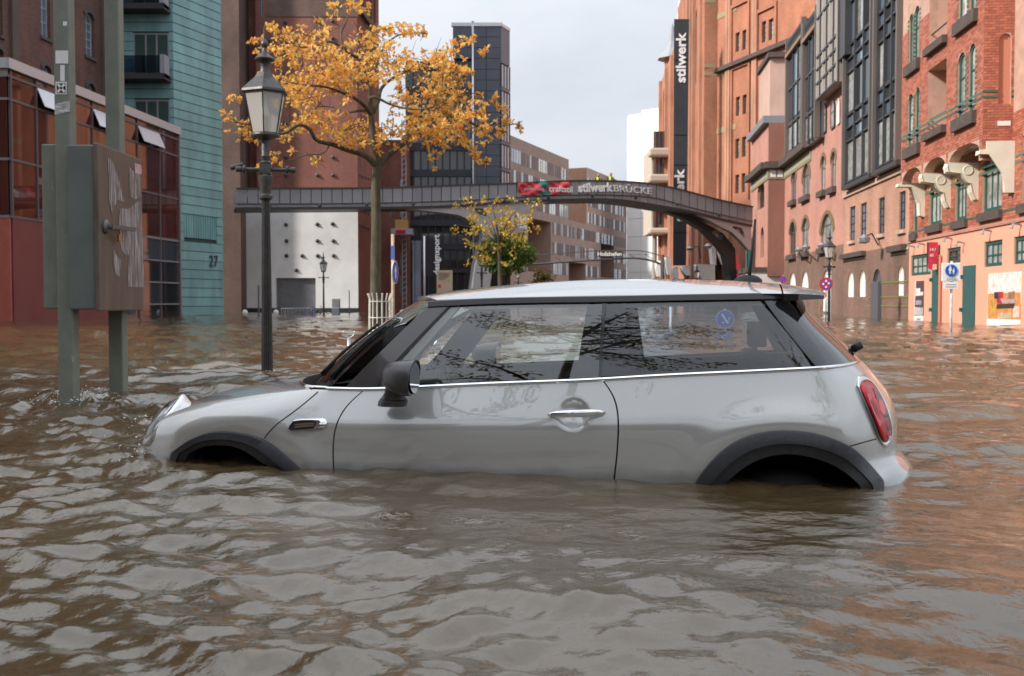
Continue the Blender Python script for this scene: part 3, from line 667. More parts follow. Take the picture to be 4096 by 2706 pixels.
for t0, t1, nm in ((.10, .52, 0), (.50, .98, 1)):
    pts = [Vector(cw(*ws_pt(.06 + .60 * k / 10, t0 + (t1 - t0) * .16 * k / 10))) + Vector((0, 0, .008)) + EU * .008 for k in range(11)]
    wp = MB().tube(pts, .008, 6); wp.tube([pts[0] - Vector((0, 0, .02)), pts[4] + Vector((0, 0, .006)), pts[5]], .007, 6); wp.build('front_wiper', rubber, car, smooth=True)
wv = WC - .02; MB().tube([cw(*(lambda q_: (q_[0], wv, q_[1]))(carpx(3394, 1408, wv))), cw(*(lambda q_: (q_[0], wv, q_[1]))(carpx(3414, 1397, wv)))], .012, 8).tube([cw(*(lambda q_: (q_[0], wv, q_[1]))(carpx(3410, 1399, wv))), cw(*(lambda q_: (q_[0], wv, q_[1]))(carpx(3446, 1379, wv)))], .020, 8).build('rear_wiper', rubber, car, smooth=True)
ab = carpx(2990, 1122, WC); base_w = Cr(ab[0]); rows = []
for k, (dz, l0, l1, wd_) in enumerate(((-.01, .075, -.075, .032), (.012, .066, -.070, .028), (.026, .045, -.052, .018), (.034, .018, -.03, .006))):
    rows.append([cw(ab[0] + (l0 + l1) / 2 + (l0 - l1) / 2 * math.cos(an), WC + wd_ * math.sin(an), base_w + dz) for an in np.linspace(0, 2 * math.pi, 21)[:-1]])
ae = MB().grid(rows, closed=True); ae.build('aerial_base', rubber, car, smooth=True, recalc=True)
at_, ab2 = carpx(3021, 878, WC), carpx(2997, 1105, WC); MB().tube([cw(ab2[0], WC, base_w + .02), cw((ab2[0] + at_[0]) / 2, WC, (base_w + at_[1]) / 2), cw(at_[0], WC, at_[1])], [.009, .0065, .006], 8).build('aerial', rubber, car, smooth=True)
# bonnet shut line and bumper seam as narrow dark grooves
def groove(px, name, wdt=.004, fn=body_v):
    uw = smoothpoly([onsurf(x, y, fn, .05) for x, y in px], 40); rows = [[], []]
    for i, (u, w) in enumerate(uw):
        a, b = uw[max(i - 1, 0)], uw[min(i + 1, 39)]; t = Vector((b[0] - a[0], b[1] - a[1])).normalized(); n = Vector((-t.y, t.x)) * wdt * .6
        for r, s in zip(rows, (-1, 1)): r.append(cw(u + n.x * s, fn(u + n.x * s, w + n.y * s) - .0018, w + n.y * s))
    MB().grid(rows).build(name, rubber, car)
groove([z2(2235, 258), z2(2080, 390), z2(1900, 530), z2(1740, 650), z2(1595, 815)], 'bonnet_shut_line')
def z4(x, y): return 3250 + x / 3.136, 1450 + y / 3.136
groove([z4(472, 1052), z4(560, 1028), z4(690, 990), z4(800, 962)], 'bumper_seam')
# ================================================================ street furniture and trees
def text_mb(txt, size, depth=.01, align='LEFT', bold=0.0, squash=1.0):
    cu = bpy.data.curves.new('t', 'FONT'); cu.body = txt; cu.size = size; cu.extrude = depth / 2; cu.offset = bold; cu.align_x = align; cu.resolution_u = 3
    o = bpy.data.objects.new('t', cu); COL.objects.link(o); dg = bpy.context.evaluated_depsgraph_get(); me = bpy.data.meshes.new_from_object(o.evaluated_get(dg))
    mb = MB(); mb.v = [(v.co.x * squash, v.co.y, v.co.z) for v in me.vertices]; mb.f = [tuple(p.vertices) for p in me.polygons]; mb.mi = [0] * len(mb.f)
    bpy.data.objects.remove(o); bpy.data.curves.remove(cu); bpy.data.meshes.remove(me); return mb
def place(mb, o, ex, ey, ez):          # local xyz -> world by three axes
    o, ex, ey, ez = map(Vector, (o, ex, ey, ez)); mb.v = [tuple(o + ex * x + ey * y + ez * z) for x, y, z in mb.v]; return mb
def wearmat(name, base, worn, lo, hi, sx):
    m = mat(name, base, .5, noise=.1, nscale=8); t = m.node_tree; N = t.nodes.new; b = t.nodes['Principled BSDF']; c = N('ShaderNodeTexCoord'); mp_ = N('ShaderNodeMapping'); mp_.inputs['Scale'].default_value = sx
    n = N('ShaderNodeTexNoise'); n.inputs['Scale'].default_value = 5; n.inputs['Detail'].default_value = 9; n.inputs['Roughness'].default_value = .75; t.links.new(c.outputs['Object'], mp_.inputs['Vector']); t.links.new(mp_.outputs['Vector'], n.inputs['Vector'])
    r = N('ShaderNodeValToRGB'); r.color_ramp.elements[0].position = lo; r.color_ramp.elements[1].position = hi; r.color_ramp.elements[0].color = (0, 0, 0, 1); r.color_ramp.elements[1].color = (1, 1, 1, 1)
    old = b.inputs['Base Color'].links[0].from_socket; mx_ = N('ShaderNodeMix'); mx_.data_type = 'RGBA'; mx_.inputs['B'].default_value = (*worn, 1)
    t.links.new(n.outputs['Fac'], r.inputs['Fac']); t.links.new(r.outputs['Color'], mx_.inputs['Factor']); t.links.new(old, mx_.inputs['A']); t.links.new(mx_.outputs['Result'], b.inputs['Base Color']); return m
greenpaint = wearmat('grey green post paint', (.175, .190, .155), (.42, .40, .34), .655, .675, (1.6, 1.6, .9))
brownpaint = mat('brown cabinet paint', (.115, .084, .066), .45, noise=.28, nscale=7, stretch=(1, 2.5, .35), rvar=.12)
peel = wearmat('scraped poster glue', (.115, .084, .066), (.46, .45, .47), .46, .60, (3.0, 14.0, .7))
white = mat('white sheet', (.75, .75, .74), .5, noise=.05, nscale=20)
blackp = mat('black print', (.02, .02, .02), .5); galv = mat('galvanised steel', (.36, .38, .40), .4, metal=.7, noise=.2, nscale=12)
cab = empty('switch_cabinet', (-3.3, 8.2, -.5), 'brown switch cabinet with scraped door on two grey-green steel posts', 'cabinet')
for X_, Y_ in ((-3.392, 7.86), (-3.25, 8.48)):
    post = MB().box((X_ - .06, Y_, -.5), (X_ + .06, Y_ + .12, 4.3)).build('post', greenpaint, cab, bevel=.012)
    if X_ < -3.3: post1 = post
def sticker(x0, y0, x1, y1, m, nm='sticker', tilt=0, off=.002):
    a, b_, c, d = [P(x, y, 7.86 - off) for x, y in ((x0, y1), (x1, y1 - tilt), (x1, y0 - tilt), (x0, y0))]
    return MB().add([a, b_, c, d], [(0, 1, 2, 3)]).build(nm, m, post1)
sticker(222, 203, 273, 255, white); sticker(241, 261, 259, 325, white); sticker(252, 87, 268, 104, white)
sticker(222, 328, 267, 378, white); sticker(227, 334, 262, 372, blackp, off=.004)
for a, b_ in (((231, 337), (258, 369)), ((258, 337), (231, 369))): MB().bar(P(*a, 7.853), P(*b_, 7.853), .018, .002, up=(0, 1, 0)).build('sticker', white, post1)
sticker(219, 418, 279, 462, mat('torn bill', (.20, .20, .20), .6, color2=(.7, .7, .7), nscale=26, stretch=(1, 1, 3)), tilt=16)
MB().box((-3.60, 7.96, .715), (-3.452, 8.62, 1.975)).build('rear_panel', greenpaint, cab, bevel=.01)
for zc in (1.80, .90): MB().tube([(-3.452, 7.955, zc - .05), (-3.452, 7.955, zc + .05)], .014, 8).build('hinge', greenpaint, cab)
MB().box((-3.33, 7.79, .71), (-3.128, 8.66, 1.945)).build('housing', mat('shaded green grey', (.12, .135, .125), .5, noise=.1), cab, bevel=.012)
cd = MB().box((-3.126, 7.765, .70), (-3.088, 8.685, 1.955)).build('cabinet_door', brownpaint, cab, bevel=.008)
def doorpt(x, y, off=.0):
    X_ = -3.088 + off; d = ray(x, y); t = X_ / d.x; return Vector((X_, d.y * t, H + d.z * t))
for poly in ([(432, 632), (446, 640), (470, 700), (493, 790), (498, 812), (470, 800), (448, 856), (436, 800), (434, 700)], [(516, 668), (540, 690), (562, 700), (566, 790), (540, 798), (518, 790)], [(480, 834), (512, 836), (540, 815), (564, 800), (572, 1000), (577, 1150), (512, 1148), (515, 1020), (500, 1022), (486, 1000), (474, 900)], [(455, 1000), (470, 1030), (484, 1040), (478, 1110), (466, 1100), (452, 1060)]):
    pts = [doorpt(x, y, .0025) for x, y in poly]; MB().add(pts, [tuple(t) for t in tessellate_polygon([pts])]).build('scraped_patch', peel, cd)
pts = [doorpt(x, y, .004) for x, y in ((538, 652), (566, 662), (567, 699), (540, 694))]; MB().add(pts, [(0, 1, 2, 3)]).build('sticker', mat('pink bill', (.55, .35, .34), .6, noise=.3, nscale=30), cd)
hb = doorpt(420, 908); hd = MB().lathe([(.055, 0), (.055, .012), (.04, .03), (.022, .034), (.022, .06)], hb, 20, ax=(Vector((0, 1, 0)), Vector((0, 0, 1)), Vector((1, 0, 0)))); hd.bar(hb + Vector((.05, -.01, 0)), doorpt(513, 919) + Vector((.05, 0, 0)), .03, .03)
hd = hd.build('handle', mat('handle steel', (.13, .13, .12), .4, metal=.5), cd)
pk = doorpt(457, 950); MB().box((pk.x + .03, pk.y - .025, pk.z - .035), (pk.x + .05, pk.y + .025, pk.z + .02)).build('padlock', mat('brass', (.45, .28, .10), .3, metal=.9), cd, bevel=.004)
# ---- street lamps
milk = glassmat('lantern glass', (.92, .92, .90), ior=1.6)
_t = milk.node_tree; _d = _t.nodes.new('ShaderNodeBsdfDiffuse'); _d.inputs['Color'].default_value = (.80, .78, .74, 1); _m = _t.nodes.new('ShaderNodeMixShader'); _m.inputs['Fac'].default_value = .5; _o = [n for n in _t.nodes if n.type == 'OUTPUT_MATERIAL'][0]; _s = _o.inputs['Surface'].links[0].from_socket
_t.links.new(_s, _m.inputs[1]); _t.links.new(_d.outputs['BSDF'], _m.inputs[2]); _t.links.new(_m.outputs['Shader'], _o.inputs['Surface'])
iron = mat('dark cast iron', (.060, .057, .055), .42, metal=.35, noise=.25, nscale=14, bump=.2, bscale=60)
def lamp_thing(white_roof=False):
    """gas-lantern style lamp about 3.6 m above the water line"""
    root = empty('street_lamp'); root['local'] = 1
    def fl(n=16, z0=-.5, z1=1.9):      # fluted shaft
        mb = MB(); rows = []
        for z, r in ((z0, .066), (.2, .061), (1.0, .053), (z1, .044)):
            rows.append([(math.cos(2 * math.pi * k / (3 * n)) * r * (1 if k % 3 else .84), math.sin(2 * math.pi * k / (3 * n)) * r * (1 if k % 3 else .84), z) for k in range(3 * n)])
        return mb.grid(rows, closed=True)
    fl().build('shaft', iron, root, smooth=False)
    c = MB().lathe([(.05, 1.88), (.075, 1.90), (.075, 1.93), (.055, 1.95), (.058, 2.0), (.078, 2.10), (.080, 2.14), (.06, 2.16), (.05, 2.2)], n=20).build('collar', iron, root, smooth=True, angle=35)
    cb = MB().tube([(-.31, 0, 2.215), (.31, 0, 2.215)], .022, 10)
    for s in (-1, 1): cb.lathe([(.02, -.02), (.042, -.012), (.042, .012), (.02, .02)], (s * .23, 0, 2.215), 12, ax=(Vector((0, 1, 0)), Vector((0, 0, 1)), Vector((1, 0, 0)))); cb.lathe([(.022, -.03), (.032, -.02), (.032, .03), (.02, .035)], (s * .29, 0, 2.215), 12, ax=(Vector((0, 1, 0)), Vector((0, 0, 1)), Vector((1, 0, 0))))
    cb.box((-.062, -.062, 2.165), (.062, .062, 2.275)); cb.build('ladder_bar', iron, root)
    MB().lathe([(.05, 2.26), (.062, 2.29), (.045, 2.31), (.055, 2.36), (.045, 2.38), (.050, 2.46), (.043, 2.48), (.045, 2.53), (.10, 2.555), (.15, 2.57), (.155, 2.585), (.15, 2.60)], n=18).build('lantern_base', iron, root, smooth=True, angle=35)
    zb, zt, rb, rt = 2.60, 3.035, .148, .235
    fr = MB(); ang = [math.pi / 6 + k * math.pi / 3 for k in range(6)]
    pb = [Vector((rb * math.cos(a), rb * math.sin(a), zb)) for a in ang]; pt = [Vector((rt * math.cos(a), rt * math.sin(a), zt)) for a in ang]
    for a, b_ in zip(pb, pt): fr.bar(a, b_, .013, .013)
    for k in range(6): fr.bar(pb[k], pb[k - 1], .016, .02); fr.bar(pt[k], pt[k - 1], .016, .02)
    frame = fr.build('lantern_frame', iron, root)
    for k in range(6): MB().add([pb[k] * 1.0, pb[k - 1], pt[k - 1], pt[k]], [(0, 1, 2, 3)]).build('pane', milk, frame)
    rf = MB(); rows = []
    for r, z in ((.235, 3.03), (.268, 3.045), (.262, 3.07), (.19, 3.14), (.12, 3.205), (.085, 3.26)): rows.append([(r * math.cos(a), r * math.sin(a), z) for a in ang])
    rf.grid(rows, closed=True); rf.build('lantern_roof', galv if white_roof else iron, root, recalc=True)
    MB().lathe([(.07, 3.25), (.048, 3.30), (.05, 3.36), (.06, 3.38), (.105, 3.40), (.110, 3.415), (.09, 3.435), (.05, 3.46), (.03, 3.50), (.022, 3.53), (.04, 3.56), (.043, 3.585), (.03, 3.61), (.012, 3.63), (.010, 3.72), (.002, 3.78)], n=18).build('finial', iron, root, smooth=True, angle=40)
    MB().lathe([(.002, 2.78), (.03, 2.80), (.038, 2.84), (.034, 2.89), (.02, 2.96), (.018, 3.03)], (.0, 0, 0), 14).build('bulb', mat('opal bulb', (.85, .85, .83), .25), root, smooth=True)
    return root
lamp1 = lamp_thing(); lp = P(1069, 1488, 11.39)
LAMPS = [((lp.x, 11.39), 'tall black lantern street lamp rising from the water behind the bonnet', 0),
         ((P(1295, 1258, 62).x, 62), 'small distant lantern lamp in front of the white wall with grey gate', 0),
         ((P(1927, 1260, 52).x, 52), 'pale lantern lamp left of the small yellowing tree', 1),
         ((P(2073, 1250, 78).x, 78), 'smallest lantern lamp in front of the green bush by the brown offices', 1),
         ((P(3315, 1280, 43).x, 43), 'lantern lamp in front of the arched brick facade on the right', 0),
         ((P(2786, 1250, 80).x, 80), 'tiny lantern lamp below the dark vertical banner', 0)]
for i, ((x_, y_), lb, wr) in enumerate(LAMPS):
    o = lamp1 if i == 0 else copy_tree(lamp1); o.location = (x_, y_, 0); tag(o, lb, 'street lamp', 'lantern street lamps'); o.rotation_euler = (0, 0, R((7, 20, 40, 10, 25, 3)[i]))
# ---- trees
def leafmat(name, stops, trans=.35):
    m = bpy.data.materials.new(name); m.use_nodes = True; t = m.node_tree; t.nodes.clear(); N = t.nodes.new; LK = t.links.new
    g = N('ShaderNodeNewGeometry'); r = N('ShaderNodeValToRGB'); r.color_ramp.interpolation = 'LINEAR'
    while len(r.color_ramp.elements) < len(stops): r.color_ramp.elements.new(.5)
    for e, (p_, c_) in zip(r.color_ramp.elements, stops): e.position = p_; e.color = (*c_, 1)
    d = N('ShaderNodeBsdfPrincipled'); d.inputs['Roughness'].default_value = .55; tr_ = N('ShaderNodeBsdfTranslucent'); mxs = N('ShaderNodeMixShader'); mxs.inputs['Fac'].default_value = trans; o = N('ShaderNodeOutputMaterial')
    LK(g.outputs['Random Per Island'], r.inputs['Fac']); LK(r.outputs['Color'], d.inputs['Base Color']); LK(r.outputs['Color'], tr_.inputs['Color']); LK(d.outputs['BSDF'], mxs.inputs[1]); LK(tr_.outputs['BSDF'], mxs.inputs[2]); LK(mxs.outputs['Shader'], o.inputs['Surface']); MATS[name] = m; return m
LEAF = [(0, 0), (.16, .10), (.12, .22), (.30, .30), (.22, .44), (.34, .58), (.17, .70), (.14, .86), (0, 1.0), (-.14, .86), (-.17, .70), (-.34, .58), (-.22, .44), (-.30, .30), (-.12, .22), (-.16, .10)]
def leaves(mb, c, rad, n, size, rg, flat=.75, simple=False):
    shp = LEAF if not simple else [(0, 0), (.28, .35), (.2, .75), (0, 1), (-.2, .75), (-.28, .35)]
    for _ in range(n):
        d = rg.normal(size=3); d /= np.linalg.norm(d); p = np.array(c) + d * rad * rg.random() ** .5 * np.array([1, 1, flat])
        a = rg.normal(size=3); a /= np.linalg.norm(a); b_ = np.cross(a, rg.normal(size=3)); b_ /= np.linalg.norm(b_); s = size * rg.uniform(.65, 1.25); nn = np.cross(a, b_)
        k = len(mb.v); cup = rg.uniform(-.25, .25)
        mb.v += [tuple(p + (a * y + b_ * x + nn * (cup * abs(x) * 1.5)) * s) for x, y in shp]; mb.f.append(tuple(range(k, k + len(shp)))); mb.mi.append(0)
bark = mat('mossy oak bark', (.080, .066, .040), .85, noise=.35, nscale=9, bump=.8, bscale=25, stretch=(1, 1, .35))
orange = leafmat('autumn oak leaves', [(0, (.66, .26, .07)), (.25, (.80, .40, .10)), (.6, (.90, .54, .13)), (.85, (.92, .64, .18)), (1, (.60, .56, .16))], .5)
TY = 23.1
def z3(x, y, dY=0): return P(850 + x / 2.24, y / 2.24, TY + dY)
tree = empty('oak_tree', P(1502, 1346, TY) - Vector((0, 0, .55)), 'oak tree with orange autumn leaves inside the white iron guard', 'tree')
tk = MB(); zz = lambda x, y, d=0: P(850 + x / 2.24, 650 + y / 2.24, TY + d)
b0 = P(1502, 1346, TY); tk.tube([b0 - Vector((0, 0, .55)), b0, zz(1462, 1000), zz(1468, 600), zz(1462, 240), z3(1475, 1500), z3(1450, 1350), z3(1432, 1200), z3(1425, 1070), z3(1412, 900), z3(1402, 760), z3(1360, 620), z3(1300, 520)], [.145, .135, .12, .112, .105, .105, .085, .078, .066, .05, .04, .03, .026], 12)
tko = tk.build('trunk', bark, tree, smooth=True)
LIMBS = [([(1475, 1510, 0), (1385, 1410, -.2), (1200, 1345, -.5), (1050, 1290, -.8), (920, 1250, -1.0), (870, 1160, -1.2), (780, 1120, -1.3), (640, 1200, -1.5), (420, 1120, -1.6), (260, 1110, -1.7), (120, 1030, -1.7)], .095),
 ([(1478, 1510, 0), (1570, 1400, .2), (1700, 1300, .5), (1850, 1200, .7), (2050, 1150, 1.0), (2250, 1080, 1.2), (2420, 1150, 1.4), (2600, 1130, 1.4), (2740, 1110, 1.4)], .10),
 ([(1425, 1030, 0), (1490, 890, .3), (1510, 800, .5), (1620, 700, .7), (1800, 620, 1.0), (2000, 560, 1.2), (2170, 490, 1.2)], .07),
 ([(1420, 1030, 0), (1360, 950, -.3), (1270, 880, -.6), (1130, 820, -.9), (1000, 780, -1.2), (800, 760, -1.4), (620, 720, -1.5)], .065),
 ([(1424, 1000, 0), (1340, 990, .3), (1190, 1005, .7), (1080, 960, 1.0), (900, 950, 1.2), (740, 900, 1.3)], .05),
 ([(1300, 520, 0), (1190, 440, -.2), (1160, 370, -.2), (1155, 290, -.1), (1200, 190, 0), (1215, 60, .1), (1225, -120, .1)], .042),
 ([(1180, 440, 0), (1030, 375, -.5), (900, 420, -.8), (700, 400, -1.0), (560, 300, -1.1)], .035),
 ([(1402, 760, 0), (1480, 560, .5), (1540, 420, .6), (1640, 330, .7), (1740, 300, .8), (1880, 290, .9)], .045),
 ([(1412, 880, 0), (1480, 880, -.6), (1600, 940, -1.0), (1800, 980, -1.2), (2000, 950, -1.4), (2150, 850, -1.4)], .05),
 ([(1850, 1200, .7), (1980, 1250, .5), (2100, 1290, .3), (2250, 1330, .2), (2400, 1400, .2)], .03),
 ([(1050, 1290, -.8), (1000, 1370, -.9), (850, 1390, -1.0), (640, 1440, -1.2), (560, 1390, -1.2)], .02)]
for pts, r0 in LIMBS:
    q_ = smoothpoly([tuple(z3(*p)) for p in pts], len(pts) * 3); MB().tube(q_, [r0 * .66 * (1 - .88 * i / (len(q_) - 1)) + .005 for i in range(len(q_))], 8).build('limb', bark, tree, smooth=True)
BL = [(1080, 60, 60), (1250, 40, 60), (1380, 80, 40), (540, 250, 55), (600, 330, 60), (700, 320, 90), (860, 330, 110), (980, 320, 70), (380, 370, 40), (560, 430, 60), (640, 470, 110), (800, 450, 120), (950, 460, 110), (1100, 500, 110), (1330, 340, 80), (1450, 300, 80), (1560, 260, 70), (1400, 440, 90), (1550, 430, 110), (1700, 280, 70), (1800, 270, 70), (1880, 300, 40), (700, 700, 100), (850, 650, 120), (1000, 640, 120), (1150, 620, 110), (1300, 600, 110), (1450, 560, 110), (1600, 560, 120), (1750, 540, 110), (1900, 560, 110), (2050, 540, 90), (2150, 480, 50), (680, 780, 110), (800, 800, 110), (950, 760, 120), (1100, 750, 110), (1250, 740, 120), (1400, 700, 100), (1550, 650, 90), (1700, 640, 90), (750, 890, 80), (880, 890, 80), (1950, 700, 110), (2080, 760, 110), (1900, 850, 120), (2050, 900, 130), (2200, 850, 110), (1700, 900, 110), (1800, 980, 120), (1950, 1050, 120), (2100, 1050, 130), (2250, 1050, 110), (1680, 820, 50), (900, 1040, 110), (1020, 1060, 90), (800, 1080, 100), (700, 1150, 90), (1150, 1180, 100), (1250, 1150, 100), (1380, 1150, 100), (1500, 1180, 110), (1620, 1180, 90), (1200, 1250, 90), (1350, 1260, 90), (1500, 1270, 80), (1750, 1130, 110), (1880, 1180, 100), (2000, 1200, 110), (2150, 1200, 100), (1750, 1230, 80), (120, 1020, 45), (200, 1090, 45), (260, 1170, 45), (300, 1120, 40), (220, 880, 45), (560, 1390, 50), (920, 1430, 35), (650, 1240, 50), (1000, 1160, 60), (430, 1500, 25), (330, 1230, 40), (470, 480, 40), (570, 880, 50),
 *[(1904 + a, b_, c) for a, b_, c in ((100, 500, 60), (200, 580, 70), (300, 620, 60), (300, 740, 70), (200, 700, 70), (100, 800, 90), (250, 820, 70), (100, 950, 90), (250, 950, 80), (400, 1000, 70), (150, 1100, 90), (300, 1120, 90), (450, 1140, 80), (550, 1140, 60), (620, 1160, 50), (500, 1030, 40), (520, 930, 25), (620, 920, 35), (660, 960, 30), (720, 1080, 40), (840, 1120, 30), (480, 850, 25), (520, 480, 28), (310, 400, 38), (420, 350, 28), (300, 1250, 60), (400, 1290, 60), (450, 1390, 45), (550, 1450, 35), (90, 1390, 40), (120, 1280, 60), (380, 640, 40), (330, 860, 50), (700, 1180, 30))]]
mb = MB(); rg_ = np.random.default_rng(3)
px_m = TY / F
for x, y, r_ in BL:
    rm = r_ / 2.24 * px_m; dY = rg_.uniform(-1.5, 1.5) * min(1, r_ / 80); c = z3(x, y, dY); leaves(mb, c, rm * 1.1, int(10 + 40 * (r_ / 100) ** 2), .10, rg_)
    for _ in range(3):
        q_ = c + Vector(rg_.normal(size=3) * rm * .9); leaves(mb, q_, rm * .4, int(4 + 8 * r_ / 100), .10, rg_)
mb.build('crown', orange, tree)
tw = MB()
for x, y, r_ in BL:
    rm = r_ / 2.24 * px_m; c = z3(x, y)
    for _ in range(4): d = Vector(rg_.normal(size=3) * rm); tw.tube([c - d * .8, c + Vector(rg_.normal(size=3) * rm * .2), c + d], [.009, .007, .004], 4, cap=False)
tag(tw.build('twig', bark, tree), kind='stuff')
# tree guard
gd = empty('tree_guard', (P(1521, 1348, 22.9).x, 22.9, -.5), 'white iron picket guard round the oak trunk', 'tree guard')
gc = Vector((P(1521, 1348, 22.9).x - .02, 23.0, 0)); gz = P(1521, 1185, 22.9).z; gm = mat('white guard paint', (.62, .60, .54), .5, noise=.15, nscale=8)
for k in range(14):
    a = 2 * math.pi * k / 14 + .1; d = Vector((math.cos(a), math.sin(a), 0)); MB().tube([gc + d * .25 + Vector((0, 0, -.5)), gc + d * .23 + Vector((0, 0, gz - .06)), gc + d * .27 + Vector((0, 0, gz + .06))], .014, 6).build('picket', gm, gd)
for z_, r_ in ((gz - .12, .232), (.42, .24), (.14, .245)): MB().tube([gc + Vector((math.cos(a), math.sin(a), 0)) * r_ + Vector((0, 0, z_)) for a in np.linspace(0, 2 * math.pi, 25)], .012, 6, cap=False).build('hoop', gm, gd)
# small yellowing tree and the green one behind it
def zr6(x, y, Y): return P(1700 + x / 2.374, 600 + y / 2.374, Y)
st = empty('young_tree', (zr6(712, 1270, 37).x, 37, -.55), 'young thin tree with sparse yellow leaves beyond the car roof', 'tree')
tk = MB().tube([Vector((zr6(712, 1270, 37).x, 37, -.55)), zr6(712, 1270, 37), zr6(705, 1000, 37), zr6(690, 780, 37), zr6(660, 620, 37.2), zr6(640, 520, 37.2)], [.09, .08, .06, .04, .02, .01], 8); tk.build('trunk', bark, st, smooth=True)
for tip in ((420, 540), (330, 720), (480, 900), (880, 560), (980, 700), (900, 960), (560, 580), (800, 520), (1050, 690), (420, 960)):
    MB().tube([zr6(700, 900 if tip[1] < 800 else 1050, 37), zr6((700 + tip[0]) / 2, (850 + tip[1]) / 2 - 40, 37.1), zr6(*tip, 37.2)], [.025, .015, .006], 5).build('limb', bark, st, smooth=True)
mb = MB()
for _ in range(120):
    x, y = rg_.normal(680, 190), rg_.normal(720, 150)
    leaves(mb, zr6(min(max(x, 280), 1080), min(max(y, 480), 1080), 37 + rg_.uniform(-.8, .8)), .18, 9, .12, rg_, simple=True)
mb.build('crown', leafmat('yellow leaves', [(0, (.60, .26, .03)), (.5, (.62, .42, .05)), (1, (.40, .40, .06))]), st)
gt = empty('green_tree', (zr6(790, 1230, 45).x, 45, -.55), 'bushy tree with green leaves behind the young yellow tree', 'tree')
MB().tube([Vector((zr6(780, 1240, 45).x, 45, -.55)), zr6(785, 1150, 45), zr6(780, 900, 45)], [.15, .12, .05], 8).build('trunk', bark, gt, smooth=True)
mb = MB()
for _ in range(80):
    a = rg_.uniform(0, 6.28); q_ = rg_.random() ** .5; x, y = 770 + 235 * q_ * math.cos(a), 990 + 165 * q_ * math.sin(a); leaves(mb, zr6(x, y, 45 + rg_.uniform(-1, 1)), .38, 34, .20, rg_, simple=True)
mb.build('crown', leafmat('green leaves', [(0, (.06, .12, .02)), (.6, (.11, .19, .03)), (1, (.25, .28, .05))]), gt)
sh = empty('low_shrub', (zr6(1110, 1250, 47).x, 47, -.3), 'low olive shrub at the foot of the brown offices', 'shrub')
mb = MB()
for _ in range(14): leaves(mb, zr6(rg_.uniform(1040, 1190), rg_.uniform(1160, 1250), 47), .3, 26, .16, rg_, simple=True)
mb.build('foliage', leafmat('olive leaves', [(0, (.14, .12, .03)), (1, (.30, .24, .06))]), sh)
MB().tube([Vector((zr6(1110, 1250, 47).x, 47, -.4)), zr6(1110, 1200, 47)], .05, 6).build('stem', bark, sh)
# ---- signs
blue = mat('sign blue', (.015, .09, .45), .35); red = mat('sign red', (.55, .02, .03), .35); swhite = mat('sign white', (.80, .80, .80), .4)
def disc(c, n, r, th=.01, seg=32): 
    n = Vector(n).normalized(); x = n.cross(Vector((0, 0, 1))).normalized(); y = x.cross(n).normalized(); return MB().lathe([(r, 0), (r, th)], c, seg, ax=(x, y, n))
def signpost(name, x, ybase, Y, ztop, label, m=galv, r=.03):
    b_ = P(x, 1208, Y); o = empty(name, (b_.x, Y, -.5), label, 'sign'); MB().tube([(b_.x, Y, -.5), (b_.x, Y, ztop)], r, 8).build('pole', m, o, smooth=True); return o, b_.x
# keep-right sign seen through the rear side window
so, sx = signpost('direction_sign', 2900, 0, 26, .60, 'round blue sign with a white arrow seen through the rear side window')
c = P(2900, 1277, 25.94)
fc = disc(c, (0, -1, 0), .215).build('sign_disc', blue, so)
disc(c + Vector((0, .005, 0)), (0, -1, 0), .228, .008).build('sign_rim', swhite, so)
ar = MB(); d1 = Vector((.55, 0, -.83)); d2 = Vector((.83, 0, .55)); yo = Vector((0, -.016, 0)); tip = c + yo + d1 * .15
ar.prism([c + yo - d1 * .15 - d2 * .022, tip - d1 * .05 - d2 * .022, tip - d1 * .05 + d2 * .022, c + yo - d1 * .15 + d2 * .022], (0, -.004, 0))
for s in (-1, 1): ar.prism([tip, tip - d1 * .05, tip - d1 * .10 + d2 * s * .12, tip - d1 * .14 + d2 * s * .10], (0, -.004, 0))
ar.build('arrow', swhite, fc)
so2, _ = signpost('marker_post', 2683, 0, 30, .62, 'thin white marker post seen through the rear side window', swhite, .035)
# pole with edge-on blue signs beside the tree guard
so3, px3 = signpost('traffic_sign_post', 1572, 0, 22.2, P(1572, 938, 22.2).z, 'rusty white pole with edge-on blue round signs beside the oak', mat('flaking white pole', (.55, .50, .44), .6, color2=(.40, .24, .12), nscale=9), .035)
c = P(1580, 1090, 22.1); nrm = Vector((.985, -.17, 0)); f3 = disc(c, nrm, .23).build('sign_disc', blue, so3); disc(c - nrm.normalized() * .005, nrm, .245, .012).build('sign_rim', swhite, so3)
ar = MB(); rt_ = nrm.normalized().cross(Vector((0, 0, 1))); o_ = c + nrm.normalized() * .012
ar.prism([o_ + Vector((0, 0, .15)), o_ + rt_ * .07 + Vector((0, 0, .02)), o_ + rt_ * .03, o_ + rt_ * .03 - Vector((0, 0, .14)), o_ - rt_ * .03 - Vector((0, 0, .14)), o_ - rt_ * .03, o_ - rt_ * .07 + Vector((0, 0, .02))], nrm * .003); ar.build('arrow', swhite, f3)
MB().box((px3 - .02, 22.0, P(0, 1040, 22.1).z), (px3 + .06, 22.03, P(0, 985, 22.1).z)).build('small_sign', mat('faded blue plate', (.10, .16, .42), .4), so3)
